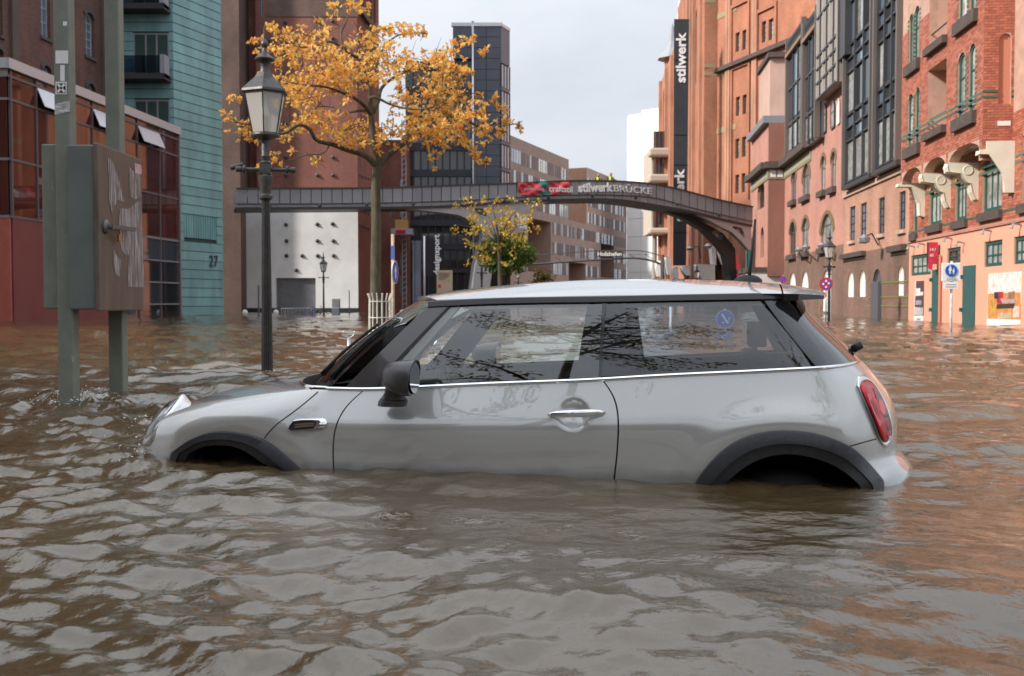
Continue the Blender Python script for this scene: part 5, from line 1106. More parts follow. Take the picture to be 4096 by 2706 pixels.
# ---- house A: pink ground floor, brick oriel on cream brackets
hA = empty('oriel_house', FR.pt(-6, -.5), 'salmon brick house with pink ground floor and cream brackets under the oriel', 'building')
zp = FR.px(3633, 973)[1]; sN = -15.5
gw = [zrect(FR, a6, *q_) for q_ in ((285, 558, 470, 755), (780, 962, 378, 590), (1285, 1530, 285, 635), (1688, 1900, 220, 600))]
gd_ = [zrect(FR, a6, *q_) for q_ in ((585, 672, 680, 1560), (1005, 1165, 625, 1560))]; gd_ = [(a, b, -.5, d) for a, b, c, d in gd_]
hol = [poly_rect(*r_) for r_ in gw + gd_]
wall(FR, [(sN, -.5), (0, -.5), (0, zp), (sN, zp)], [poly_rect(*r_) for r_ in gw], pink, hA, thick=5, name='ground_floor_wall', uv=False)
for i, r_ in enumerate(gw): window(FR, poly_rect(*r_), hA, green, wpale if i != 1 else wglass, rec=.05, fw=.12, nx=(4, 2, 3, 3)[i], transom=(.42,), bars=.05, name='ground_floor_window')
for r_ in gd_:
    d_ = hbox(FR, r_[0], r_[1], -.5, r_[3], .0, .05, mat('dark green door', (.035, .10, .098), .5, noise=.05), hA, 'steel_door')
    for zz_ in (r_[3] - .45, r_[3] - 1.6): hbox(FR, r_[1] - .03, r_[1] + .12, zz_, zz_ + .14, .02, .12, MATS['dark green door'], d_, 'hinge')
hbox(FR, sN, 0, zp - .02, zp + .10, -.1, .06, redb, hA, 'string_course'); setuv(hA.children[-1], FR)
# posters, pipe, lamps, projecting sign
def poster(q_, parts, nm):
    base = quad(FR, [a6(*p) for p in q_], .02, mat('poster white', (.78, .77, .76), .5), hA, nm)
    for pts, col_, i in parts: quad(FR, [a6(*p) for p in pts], .026 + .004 * i, mat('poster %s' % (col_,), col_, .5, noise=.25, nscale=5), base, 'print')
poster([(345, 830), (460, 828), (445, 1390), (322, 1392)], [([(355, 832), (458, 830), (450, 1305), (330, 1308)], (.09, .055, .06), 0), ([(352, 935), (412, 932), (410, 985), (350, 990)], (.72, .70, .69), 1), ([(350, 995), (450, 980), (448, 1030), (350, 1040)], (.72, .70, .69), 1), ([(335, 1190), (448, 1200), (444, 1300), (332, 1300)], (.50, .44, .46), 1), ([(350, 1100), (430, 1100), (425, 1160), (348, 1160)], (.30, .28, .36), 1), ([(365, 1345), (415, 1345), (412, 1370), (362, 1370)], (.2, .2, .2), 1)], 'narrow_poster')
poster([(1345, 740), (1792, 705), (1770, 1430), (1315, 1445)], [([(1342, 745), (1785, 712), (1780, 990), (1335, 1010)], (.74, .68, .64), 0), ([(1335, 1010), (1780, 990), (1770, 1360), (1325, 1345)], (.60, .26, .08), 0), ([(1420, 985), (1475, 985), (1475, 1075), (1420, 1075)], (.03, .03, .05), 1), ([(1475, 983), (1545, 980), (1545, 1075), (1470, 1080)], (.42, .03, .04), 1), ([(1610, 985), (1700, 975), (1700, 1080), (1610, 1080)], (.28, .15, .08), 1), ([(1460, 1078), (1710, 1070), (1705, 1135), (1455, 1140)], (.46, .30, .30), 1), ([(1460, 1150), (1700, 1140), (1690, 1205), (1450, 1210)], (.06, .035, .03), 2), ([(1370, 1110), (1450, 1108), (1440, 1290), (1365, 1290)], (.55, .30, .06), 1), ([(1480, 1270), (1640, 1265), (1650, 1345), (1460, 1345)], (.55, .42, .30), 1), ([(1680, 1180), (1765, 1180), (1760, 1330), (1670, 1330)], (.62, .50, .42), 1), ([(1455, 1075), (1500, 1075), (1530, 1140), (1460, 1140)], (.40, .03, .05), 2)], 'large_poster')
s_, z_ = FR.px(*a6(715, 480)); MB().tube([FR.pt(s_, -.5, .08), FR.pt(s_, z_, .08)], .05, 8).build('downpipe', mat('pink pipe', (.55, .22, .15), .5), hA)
for x_, y_ in ((340, 370), (480, 340), (850, 260), (1018, 318), (1385, 155), (1795, 70)):
    c = FR.pt(*FR.px(*a6(x_, y_)), .0); MB().tube([c, c + FR.n * .25 + Vector((0, 0, .05)), c + FR.n * .30 - Vector((0, 0, .10))], [.03, .03, .06], 8).build('spotlight', galv, hA)
sgn = empty('projecting_sign', FR.pt(*FR.px(*a6(640, 470)), .0), 'red projecting sign with white letters over the narrow green door', 'sign')
sp = FR.px(*a6(690, 450), .0)[0]; o1 = 1.0; FS = Fac(FR.pt(sp, 0, o1)[:2], (1, -.09)); pr = FS.px(*a6(570, 310)), FS.px(*a6(662, 297)), FS.px(*a6(655, 605)), FS.px(*a6(560, 600))
wq = abs(pr[1][0] - pr[0][0]); FS0 = Fac(FR.pt(sp, 0, .12)[:2], (-1, .09), flip=True)
zt_, zb_2 = FS.px(*a6(610, 305))[1], FS.px(*a6(610, 605))[1]
bd = MB().obox(FR.pt(sp, zb_2, .12), FR.n * .32, FR.d * .22, (0, 0, zt_ - zb_2)).build('box', mat('black sign edge', (.02, .02, .022), .4), sgn)
crm = mat('crimson sign face', (.55, .03, .075), .35); MB().obox(FR.pt(sp, zb_2, .10) - FR.d * .012, FR.n * .34, FR.d * .012, (0, 0, zt_ - zb_2)).build('face', crm, sgn); MB().prism([FR.pt(sp, zb_2, .44) - FR.d * .012, FR.pt(sp, zb_2, .28) - FR.d * .012, FR.pt(sp, zb_2 - .22, .30) - FR.d * .012, FR.pt(sp, zb_2 - .15, .42) - FR.d * .012], FR.d * .1).build('tail', crm, sgn)
for tx_, zz_ in (('HU', .72), ('BE', .46), ('····', .22)): place(text_mb(tx_, .15 if zz_ > .3 else .09, .01), FR.pt(sp, zb_2 + (zt_ - zb_2) * zz_ - .1, .40) - FR.d * .03, FR.n * -1, (0, 0, 1), FR.d * -1).build('letters', swhite, sgn)
# lower brick wall with arched green windows
zc = FR.px(*a5(1450, 300))[1] + .6
lwn = [poly_rect(*zrect(FR, a5, *q_), arch=.22) for q_ in ((205, 275, 1085, 1700), (455, 660, 905, 1560), (865, 1055, 770, 1490), (1290, 1600, 395, 1350), (1925, 2250, -50, 1200))]
w_ = wall(FR, [(sN, zp), (0, zp), (0, 16), (sN, 16)], lwn, mort, hA, thick=5, name='upper_wall', rev=.3)
bricks(FR, sN, 0, zp + .11, 6.6, lwn, w_)
for h in lwn: window(FR, h, hA, green, wpale, rec=.08, fw=.13, nx=3, transom=(.74,), bars=.06, name='arched_window'); hbox(FR, h[0][0] - .12, h[1][0] + .12, h[0][1] - .30, h[0][1] - .02, -.1, .14, stone, hA, 'sill')
sr0 = FR.px(4054, 400)[0]                # return of the oriel
zband = [FU.px(3790, 447)[1], FU.px(3790, 467)[1]]
for zz_ in (FR.px(4006, 847)[1], FR.px(*a5(1230, 700))[1], FR.px(*a5(1230, 800))[1]): hbox(FR, sN, 0, zz_ - .035, zz_ + .035, 0, .022, greenb, hA, 'green_course')
# oriel front with three arches between brackets
sB = [FU.px(x_, 650)[0] for x_ in (3605, 3690, 3788, 3925)]; sB[-1] = sr0; zcr = 5.88; zs = 5.42
out = [(sr0, zs)]
for i in (2, 1, 0):
    a, b = sB[i + 1] + .16, sB[i] - .16; m_, hw = (a + b) / 2, abs(b - a) / 2
    out += [(a, zs)] + [(m_ + (-hw if b > a else hw) * math.cos(math.pi * k / 10), zs + (zcr - zs) * math.sin(math.pi * k / 10)) for k in range(1, 10)] + [(b, zs)]
out += [(sB[0], zs), (sB[0], 15.5), (sr0, 15.5)]
uw_ = [(1040, 1092, 908, 1408), (1112, 1154, 848, 1388), (1052, 1090, 140, 600), (1102, 1152, 62, 578), (1522, 1594, 510, 1132), (1628, 1692, 426, 1062), (1535, 1615, -420, 185), (1640, 1705, -480, 110)]
uh = [poly_rect(*zrect(FU, R1, *q_), arch=.45) for q_ in uw_]; lg = [poly_rect(*zrect(FU, R1, *q_)) for q_ in ((1232, 1412, 622, 1245), (1250, 1424, -330, 400))]
wu = wall(FU, out, uh + lg, mort, hA, name='oriel_wall', thick=.35, rev=.3)
bricks(FU, sr0, sB[0], zs + .1, 11.3, uh + lg + [[(p[0], p[1]) for p in ([(sB[i + 1] + .1, zs - 1), (sB[i] - .1, zs - 1), (sB[i] - .1, zcr - .05), (sB[i + 1] + .1, zcr - .05)])] for i in range(3)], wu)
for h in uh: window(FU, h, hA, green, wpale, rec=.05, fw=.10, nx=1, transom=(.62,), bars=.05, name='arched_window')
for (i, j) in ((0, 1), (2, 3), (4, 5), (6, 7)):
    a, b = uh[i], uh[j]; s0_, s1_ = min(a[0][0], b[0][0]) - .2, max(a[1][0], b[1][0]) + .2; zz_ = min(a[0][1], b[0][1]); hbox(FU, s0_, s1_, zz_ - .42, zz_ - .02, -.1, .16, stone, hA, 'sill')
    for h in (a, b):
        k = 0; zq = h[0][1] + .08
        while zq < max(p[1] for p in h) - .2:
            for sx_ in (h[0][0] - .16, h[1][0] + .01): hbox(FU, sx_, sx_ + .15, zq, zq + .07, -.05, .022, greenb, wu, 'glazed_brick')
            zq += .168; k += 1
for h in lg:
    s0_, s1_, z0_, z1_ = h[0][0], h[1][0], h[0][1], h[2][1]
    MB().add([FU.pt(s0_, z0_, -.30), FU.pt(s1_, z0_, -.30), FU.pt(s1_, z1_, -.30), FU.pt(s0_, z1_, -.30), FU.pt(s0_, z0_, -1.3), FU.pt(s1_, z0_, -1.3), FU.pt(s1_, z1_, -1.3), FU.pt(s0_, z1_, -1.3)], [(0, 1, 5, 4), (1, 2, 6, 5), (2, 3, 7, 6), (3, 0, 4, 7), (4, 5, 6, 7)]).build('loggia', redb, hA); setuv(hA.children[-1], FU)
    hh = poly_rect(s0_ + .2, s0_ + .2 + (s1_ - s0_) * .62, z0_ + .1, z0_ + (z1_ - z0_) * .68, arch=.4); window(FU, hh, hA, green, wglass, o=-1.08, rec=.1, fw=.08, nx=1, transom=(.6,), name='loggia_door'); hbox(FU, s0_ - .1, s1_ + .1, z0_ - .28, z0_ - .02, -.2, .2, stone, hA, 'sill')
    MB().tube([FU.pt(s0_, z0_ + .5, -.1), FU.pt(s1_, z0_ + .5, -.1)], .03, 6).build('rail', darkst, hA)
for zz_ in zband: hbox(FU, sr0, sB[0], zz_ - .035, zz_ + .035, 0, .022, greenb, hA, 'green_course')
FT = Fac(FU.pt(sr0, 0)[:2], FR.n * -1)                     # return wall, facing the camera
nich = zrect(FT, R1, 1918, 2038, 322, 1010); nh = [poly_rect(*nich, arch=.5)]
wt = wall(FT, [(0, zs - .25), (.9, zs - .25), (.9, 15.5), (0, 15.5)], nh, mort, hA, name='oriel_return', thick=.3, rev=.08)
bricks(FT, 0.0, .9, zs - .22, 10.6, nh, wt, L_=.215, singles=290)
MB().add([FT.pt(a, z, -.075) for a, z in nh[0]], [tuple(t) for t in tessellate_polygon([[Vector((a, z, 0)) for a, z in nh[0]]])]).build('blind_niche', mat('salmon render', (.55, .22, .14), .8), hA)
q_ = zrect(FT, R1, 1905, 2030, 1170, 1216); hbox(FT, *q_, 0, .03, swhite, hA, 'name_plate')
for zz_ in zband: hbox(FT, 0, nich[0] - .02, zz_ - .035, zz_ + .035, .0, .03, greenb, hA, 'green_course'); hbox(FT, nich[1] + .02, .9, zz_ - .035, zz_ + .035, .0, .03, greenb, hA, 'green_course')
for i, sb in enumerate([FR.px(x_, 700)[0] for x_ in (3697, 3799, 3909, 4050)]):      # brackets
    fancy = i in (1, 2); prof = [(0, zs + .02), (1.0, zs + .02), (1.04, zs - .10), (1.0, zs - .26), (.62, zs - .32), (.52, zs - .5), (.40, zs - .62), (.28, zs - .66), (.22, zs - .95), (.10, zs - 1.2), (.0, zs - 1.25)] if fancy else [(0, zs + .02), (1.02, zs + .02), (1.04, zs - .10), (.55, zs - .12), (.22, zs - .75), (.2, zs - 1.25), (.0, zs - 1.3)]
    br_ = MB().prism([FR.pt(sb - .18, z, o) for o, z in prof], FR.d * .36).build('bracket', cream, hA, bevel=.03 if fancy else .015)
    if fancy: MB().lathe([(.17, 0), (.17, .02), (.14, .03), (.13, .015)], FR.pt(sb - .18, zs - .22, .36), 20, ax=(FR.n, Vector((0, 0, 1)), FR.d * -1)).build('roundel', cream, br_)
    if i == 3: MB().prism([FR.pt(sb - .22, zs + .28, .02), FR.pt(sb - .22, zs + .28, .86), FR.pt(sb - .22, zs, .86), FR.pt(sb - .22, zs - .75, .36), FR.pt(sb - .22, zs - 1.3, .30), FR.pt(sb - .22, zs - 1.3, .02)], FR.d * .05).build('bracket_plate', cream, hA)
MB().obox(FR.pt(sr0, zcr + .02, 0), FR.d * (sB[0] - sr0), FR.n * .6, (0, 0, .1)).build('oriel_soffit', cream, hA)
MB().add([FR.pt(sr0, zs + .02, .01), FR.pt(sB[0], zs + .02, .01), FR.pt(sB[0], zcr + .05, .01), FR.pt(sr0, zcr + .05, .01)], [(0, 1, 2, 3)]).build('vault_panel', cream, hA)
# ---- house B: plain brick with two tall steel-glazed bays
sC = FR.px(3375, 900)[0]; hB = empty('glazed_bay_house', FR.pt(sC / 2, -.5), 'brick house with two tall steel-framed glass bays above small dark windows', 'building')
orb = brickmat('orange brown brick', (.41, .185, .125), (.50, .245, .17), (.52, .36, .28), stain=.25); brb = brickmat('dirty brown brick', (.17, .095, .07), (.23, .13, .095), (.22, .15, .12), stain=.35)
zmid = FR.px(*R2(450, 870))[1]
bh = [poly_rect(*zrect(FR, R2, *q_)) for q_ in ((415, 460, 475, 757), (505, 556, 445, 732), (655, 707, 400, 702), (830, 882, 348, 666))]
wall(FR, [(.05, zmid), (sC, zmid), (sC, 21), (.05, 21)], bh, orb, hB, thick=5)
for h in bh: window(FR, h, hB, darkst, wblue, rec=.06, fw=.08, nx=2, ny=4, bars=.05); hbox(FR, h[0][0] - .1, h[1][0] + .1, h[0][1] - .18, h[0][1] - .02, -.1, .12, orb, hB, 'sill'); setuv(hB.children[-1], FR)
lh = [poly_rect(*zrect(FR, R2, *q_), arch=.5) for q_ in ((398, 450, 1018, 1232), (494, 548, 1008, 1230), (818, 868, 972, 1222))]; dd = zrect(FR, R2, 605, 682, 995, 1430); dh = poly_rect(dd[0], dd[1], -.45, dd[3], arch=.5)
wall(FR, [(.05, -.5), (sC, -.5), (sC, zmid), (.05, zmid)], lh + [dh], brb, hB, thick=5, name='ground_floor_wall')
for h in lh: window(FR, h, hB, wwhite, wwhite, rec=.05, fw=.05, name='boarded_window')
grd = mat('grey door', (.10, .10, .115), .5); window(FR, dh, hB, grd, grd, rec=.08, fw=.1, transom=(.74,), name='arched_door'); hbox(FR, dd[0] + .05, dd[1] - .3, -.45, zrect(FR, R2, 605, 682, 1105, 1430)[3], -.08, .15, grd, hB, 'door_leaf')
q_ = zrect(FR, R2, 552, 778, 832, 1240); wall(FR, poly_rect(*q_), [[p for p in dh if p[1] > q_[2]] + [(dh[0][0], q_[2] + .01), (dh[1][0], q_[2] + .01)]] if False else [], mat('red render panel', (.48, .15, .09), .8, noise=.12) if False else orb, hB, o=-.30, thick=.05, name='render_panel')
for x0_, x1_, y0_, y1_ in ((365, 552, 862, 900), (765, 892, 800, 850)): r_ = zrect(FR, R2, x0_, x1_, y0_, y1_); hbox(FR, r_[0], r_[1], r_[2], r_[3], -.05, .25, stone, hB, 'moulding'); hbox(FR, r_[0], r_[1], r_[2] - .14, r_[2] - .06, 0, .03, mat('olive glazed course', (.19, .20, .05), .4), hB, 'glazed_course')
for zz_ in (.55, .95, 1.6): hbox(FR, .1, sC * .55, zz_, zz_ + .06, 0, .02, MATS['olive glazed course'], hB, 'glazed_course')
for xa, xb in ((3385, 3487), (3507, 3594)):
    s1_, s0_ = FR.px(xa, 400, .25)[0], FR.px(xb, 400, .25)[0]; bay = hbox(FR, s0_ - .25, s1_ + .25, 6.75, 21, -.1, .08, midst, hB, 'glass_bay'); zq = 6.95
    for s_ in (s0_ - .25, s1_ + .05): hbox(FR, s_, s_ + .2, 6.7, 21, .08, .42, mat('taupe steel', (.16, .135, .125), .45, metal=.2), bay, 'frame_post')
    hbox(FR, s0_ - .3, s1_ + .3, 6.55, 6.75, -.1, .40, darkst, bay, 'bay_sill'); fl_ = 0
    while zq < 18:
        for i in range(3):
            a, b = s0_ + (s1_ - s0_) * i / 3, s0_ + (s1_ - s0_) * (i + 1) / 3
            hbox(FR, a + .07, b - .07, zq, zq + 2.0, .09, .13, (wpale, wblue, wglass)[(i + fl_) % 3] if fl_ else wpale, bay, 'pane')
            for j in range(2): hbox(FR, a + .05, b - .05, zq + 2.12 + j * .66, zq + 2.72 + j * .66, .09, .13, (wglass, wblue)[(i + j) % 2], bay, 'pane')
        for i in range(4): a = s0_ + (s1_ - s0_) * i / 3; hbox(FR, a - .05, a + .05, zq - .1, zq + 3.45, .10, .28, darkst, bay, 'mullion')
        for z_ in (-.08, 2.03, 2.71, 3.37): hbox(FR, s0_, s1_, zq + z_, zq + z_ + .09, .10, .24, darkst, bay, 'transom')
        zq += 3.5; fl_ += 1
hbox(FR, .05, sC, 6.25, 6.5, 0, .1, orb, hB, 'dentil_course'); setuv(hB.children[-1], FR)
c0 = FR.pt(*FR.px(*R2(665, 800)), .05); c1 = FR.pt(*FR.px(*R2(540, 745), .9), .9); wl = MB().tube([c0, c0 + FR.n * .3 + Vector((0, 0, .55)), c1 + Vector((0, 0, .1))], .035, 6).build('wall_lamp_arm', darkst, hB); MB().lathe([(.06, .2), (.25, .05), (.22, -.15), (.05, -.22)], c1, 12).build('lamp_head', galv, wl)
# ---- house C: arched windows, cornice and projecting block
hC = empty('arched_window_house', FR.pt(20, -.5), 'pink-red brick house with arched windows, green frieze and projecting bay', 'building')
rosb = brickmat('rose brick', (.44, .17, .125), (.51, .215, .16), (.54, .36, .30), stain=.18); sD = FR.px(3139, 800)[0]; sE = sD + 9.0; zlo = FR.px(*r8(1700, 1010))[1]
ch = [(zrect(FR, a1, *q_), .5) for q_ in ((650, 722, 308, 792), (825, 937, 218, 722), (1110, 1182, 98, 642), (1268, 1346, 28, 585))] + [(zrect(FR, a1, *q_), .35) for q_ in ((620, 717, 1128, 1640), (815, 920, 1068, 1600), (1112, 1302, 1000, 1520))]
chp = [poly_rect(*r_, arch=ar_) for r_, ar_ in ch]
wall(FR, [(sC + .05, zlo), (sD, zlo), (sD, 13.5), (sC + .05, 13.5)], chp, rosb, hC, thick=5)
for i, h in enumerate(chp):
    window(FR, h, hC, midst, (wblue, wpale, wpale, wpale, wglass, wpale, wpale)[i], rec=.08, fw=.1, nx=2 if i < 6 else 3, transom=(.68,), bars=.06, name='arched_window'); hbox(FR, h[0][0] - .2, h[1][0] + .2, h[0][1] - .35, h[0][1] - .02, -.1, .25, stone, hC, 'sill')
    inner = h[2:]; k = len(inner); m_ = (h[0][0] + h[1][0]) / 2; zt_ = h[0][1]; mb = MB(); out_ = [(m_ + (a - m_) * 1.3, z + .22) for a, z in inner]; mb.add([FR.pt(a, z, .03) for a, z in inner] + [FR.pt(a, z, .03) for a, z in out_], [(i_, i_ + 1, k + i_ + 1, k + i_) for i_ in range(k - 1)]); mb.build('window_arch', mat('olive brown arch', (.20, .135, .07), .8), hC)
lch = [poly_rect(*zrect(FR, r8, *q_), arch=.5) for q_ in ((1578, 1652, 1182, 1420), (1698, 1772, 1168, 1420), (1905, 1975, 1160, 1560))]
wall(FR, [(sC + .05, -.5), (sD, -.5), (sD, zlo), (sC + .05, zlo)], lch, brb, hC, thick=5, name='ground_floor_wall')
for h in lch: window(FR, h, hC, wwhite, wwhite, rec=.06, fw=.05, name='boarded_window')
zco = FR.px(*a1(760, 130))[1]
for (f0, sa_, sb_) in ((FR, FR.px(*a1(965, 50))[0], sD), (Fac(FR.pt(0, 0, 1.15)[:2], (.0947, 1), flip=True), sD, sE)):
    hbox(f0, sa_, sb_ + (0 if f0 is FR else 0), zco, zco + .45, 0, .55, stone, hC, 'cornice'); hbox(f0, sa_, sb_, zco - .75, zco - .02, 0, .06, mat('olive frieze', (.26, .25, .15), .7, noise=.3, nscale=6), hC, 'frieze')
    n_ = max(3, int(abs(sb_ - sa_) / .55))
    for i in range(n_): a = sa_ + (sb_ - sa_) * (i + .3) / n_; hbox(f0, a, a + .22, zco - .6, zco - .15, .06, .09, mat('pale frieze tile', (.5, .48, .38), .6), hC, 'frieze_tile')
FD = Fac(FR.pt(0, 0, 1.15)[:2], (.0947, 1), flip=True); dhl = [poly_rect(*zrect(FD, a1, *q_), arch=.5) for q_ in ((115, 228, 385, 925), (165, 217, 1210, 1690))]
wall(FD, [(sD, 2.6), (sE, 2.6), (sE, 13.5), (sD, 13.5)], dhl, rosb, hC, name='bay_wall', thick=3)
for h in dhl: window(FD, h, hC, midst, wglass, rec=.3, fw=.12, nx=2, transom=(.65,), name='arched_window')
FDr = Fac(FD.pt(sD, 0)[:2], FR.n * -1); wall(FDr, [(0, 2.6), (1.15, 2.6), (1.15, 13.5), (0, 13.5)], [], rosb, hC, name='bay_return', thick=.3); hbox(FDr, -.3, 1.15, zco, zco + .45, 0, .4, stone, hC, 'cornice'); hbox(FDr, 0, 1.15, zco - .75, zco - .02, 0, .05, MATS['olive frieze'], hC, 'frieze')
for i in range(2): hbox(FDr, .12 + i * .5, .5 + i * .5, zco - .62, zco - .16, .05, .08, swhite, hC, 'frieze_tile')
for sa_, wdt in ((sD + .3, 2.2), (sD + 4.0, 2.4)):           # white curved chutes
    prof = [(0, 2.9), (2.2, 2.9), (2.25, 2.5), (2.1, 1.9), (1.75, 1.3), (1.2, .8), (.6, .55), (0, .5)]; MB().prism([FD.pt(sa_, z, o - 1.0) for o, z in prof], FR.d * wdt).build('white_chute', wwhite, hC, bevel=.03); hbox(FD, sa_ - .1, sa_ + wdt + .1, 2.9, 3.25, -.9, 1.4, stone, hC, 'chute_head')
wall(FR, [(sD, -.5), (sE, -.5), (sE, 2.7), (sD, 2.7)], [], brb, hC, name='rear_ground_wall', thick=2)
for x_, y_ in ((770, 1560), (880, 1520), (1130, 1490)):
    c1 = FR.pt(*FR.px(*a1(x_, y_), .8), .8); wl = MB().tube([FR.pt(*FR.px(*a1(x_ + 60, y_ + 130)), .0), c1 - Vector((0, 0, .3)), c1], .04, 6).build('floodlight_arm', darkst, hC); MB().lathe([(.08, .12), (.26, -.02), (.2, -.16)], c1, 12).build('floodlight', galv, wl)
# upper storeys of C: steel bay with lattice parapet and a taupe shutter bay
for x0_, x1_ in ((3150, 3207), (3217, 3262)):
    sa_, sb_ = FR.px(x1_, 400, .5)[0], FR.px(x0_, 400, .5)[0]; zA, zB = FR.px((x0_ + x1_) / 2, (470, 440)[x0_ > 3200], .5)[1], FR.px((x0_ + x1_) / 2, (200, 150)[x0_ > 3200], .5)[1]; zlow = FR.px((x0_ + x1_) / 2, (600, 570)[x0_ > 3200], .5)[1]
    bay = hbox(FR, sa_ - .3, sb_ + .3, zlow, zB + 1.2, -.6, .35, midst, hC, 'steel_bay')
    for i in range(3):
        a, b = sa_ + (sb_ - sa_) * i / 3, sa_ + (sb_ - sa_) * (i + 1) / 3; hbox(FR, a + .1, b - .1, zA + .2, zB - .1, .36, .40, (wpale, wblue, wglass)[i], bay, 'pane'); hbox(FR, a + .1, b - .1, zlow + .3, zA - .3, .36, .40, wpale, bay, 'pane'); hbox(FR, a - .06, a + .06, zlow, zB + .2, .36, .5, darkst, bay, 'mullion')
    for z_ in (zA - .2, (zA + zB) / 2, zB): hbox(FR, sa_, sb_, z_, z_ + .14, .36, .48, darkst, bay, 'transom')
    for s_ in (sa_ - .35, sb_ + .1): hbox(FR, s_, s_ + .25, zlow, zB + 1.3, .3, .62, MATS['taupe steel'], bay, 'frame_post')
    hbox(FR, sa_ - .3, sb_ + .3, zB + .05, zB + .28, .3, .66, mat('rust beam', (.28, .17, .10), .6), bay, 'beam')
    for i in range(10): a = sa_ + (sb_ - sa_) * i / 10; MB().bar(FR.pt(a, zB + .3, .5), FR.pt(a + (sb_ - sa_) / 10, zB + 1.2, .5), .06).bar(FR.pt(a + (sb_ - sa_) / 10, zB + .3, .5), FR.pt(a, zB + 1.2, .5), .06).build('lattice', darkst, bay)
sa_, sb_ = FR.px(3345, 250, .6)[0], FR.px(3266, 250, .6)[0]; z0_ = FR.px(3300, 370, .6)[1]; shb = hbox(FR, sa_, sb_, z0_, 22, -.8, .55, mat('taupe panel', (.30, .265, .24), .6, noise=.08), hC, 'shutter_bay')
for i in range(7): a = sa_ + (sb_ - sa_) * i / 6; hbox(FR, a - .06, a + .06, z0_, 22, .55, .62, darkst if i % 2 else mat('pale strip', (.42, .39, .36), .6), shb, 'mullion')
for i in range(9): z_ = z0_ + (.0, .9, 1.7, 2.4, 4.6, 6.6, 8.4, 9.6, 10.6)[i]; hbox(FR, sa_, sb_, z_, z_ + .10, .56, .63, darkst, shb, 'transom')
sa_, sb_ = FR.px(3378, 250, .5)[0], FR.px(3348, 250, .5)[0]; hbox(FR, sa_, sb_, FR.px(3362, 235, .5)[1], 22, -.8, .5, darkst, hC, 'steel_bay')
wall(FR, [(sC + .05, 13.5), (FR.px(3262, 300)[0], 13.5), (FR.px(3262, 300)[0], 20), (sC + .05, 20)], [], rosb, hC, name='attic_wall', thick=3)
uh3 = [poly_rect(*zrect(FR, a2, *q_), arch=.4) for q_ in ((885, 938, 1075, 1400), (985, 1028, 1050, 1345))]
for h in uh3: window(FR, h, hC, midst, wpale, o=.24, rec=.15, fw=.1, transom=(.6,), name='arched_window')
for q_ in ((795, 820, 1200, 1440), (1050, 1080, 1030, 1300)): window(FR, poly_rect(*zrect(FR, a2, *q_), arch=.5), hC, wwhite, wwhite, o=.2, rec=.12, fw=.05, name='boarded_window')
# top of the projecting block: brick stack with dark cap and slate roofs
FDt = FDr
MB().obox(FD.pt(sD + 1.0, 13.9, -1.6), FR.d * 5.5, FR.n * 1.4, (0, 0, 4.6)).build('turret', rosb, hC); setuv(hC.children[-1], FD)
MB().obox(FD.pt(sD + .7, 18.3, -1.8), FR.d * 6.1, FR.n * 1.8, (0, 0, .35)).build('turret_cornice', stone, hC)
hbox(FD, sD, sE, 13.5, 14.0, -1.5, .4, mat('slate grey roof', (.20, .22, .25), .6), hC, 'slate_ledge')
# ================================================================ bridge
BA, BB = P(946, 800, 67.6), P(3012, 850, 80.0); FBz = Fac((BA.x, 67.6), (BB.x - BA.x, BB.y - BA.y))
brg = empty('footbridge', FBz.pt(20, -.5), 'grey panelled steel footbridge arching across the street', 'bridge')
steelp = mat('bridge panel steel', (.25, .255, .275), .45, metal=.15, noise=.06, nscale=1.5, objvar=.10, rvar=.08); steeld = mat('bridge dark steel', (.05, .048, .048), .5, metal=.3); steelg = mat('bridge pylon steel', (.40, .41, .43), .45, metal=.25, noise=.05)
def bspl(pts):
    q_ = [FBz.px(*p) for p in pts]; return Spl(q_)
bt_ = bspl([(946, 755), (1240, 754), (1596, 750), (1850, 741), (2079, 733), (2290, 724), (2500, 727), (2604, 736), (2749, 766), (2873, 799), (3012, 828)]); bm_ = bspl([(946, 816), (1240, 816), (1600, 811), (1850, 803), (2079, 790), (2290, 781), (2500, 783), (2624, 794), (2749, 827), (2873, 857), (3012, 887)])
bb_ = bspl([(946, 830), (1240, 829), (1522, 827), (1850, 818), (2079, 802), (2290, 795), (2500, 799), (2624, 818), (2757, 841), (2873, 870), (3012, 900)])
sEnd = FBz.px(3012, 850)[0]; NP = 56
for i in range(NP):
    a, b = sEnd * i / NP + .025, sEnd * (i + 1) / NP - .025
    MB().prism([FBz.pt(a, bm_(a) + .03, 0), FBz.pt(b, bm_(b) + .03, 0), FBz.pt(b, bt_(b) - .04, 0), FBz.pt(a, bt_(a) - .04, 0)], FBz.n * -.06).build('parapet_panel', steelp, brg)
    MB().prism([FBz.pt(a, bb_(a), -.04), FBz.pt(b, bb_(b), -.04), FBz.pt(b, bm_(b) - .02, -.04), FBz.pt(a, bm_(a) - .02, -.04)], FBz.n * -.06).build('edge_panel', steelp, brg)
ss = np.linspace(0, sEnd, 80)
for nm, f0, dz0, dz1, o0, o1, m_ in (('top_rail', bt_, -.05, .05, .06, -.12, steeld), ('middle_rail', bm_, -.03, .03, .02, -.08, steeld), ('deck', bb_, -.16, .02, -.06, -2.6, steeld), ('rear_parapet', bt_, -1.1, .0, -2.55, -2.6, steelp)):
    rows = [[FBz.pt(s, f0(s) + dz, o) for s in ss] for dz, o in ((dz0, o0), (dz1, o0), (dz1, o1), (dz0, o1), (dz0, o0))]; MB().grid(rows).build(nm, m_, brg)
MB().prism([FBz.pt(s, bm_(s), -.12) for s in ss[::4]] + [FBz.pt(s, bt_(s), -.12) for s in ss[::-4]], FBz.n * -.03).build('parapet_core', steeld, brg)
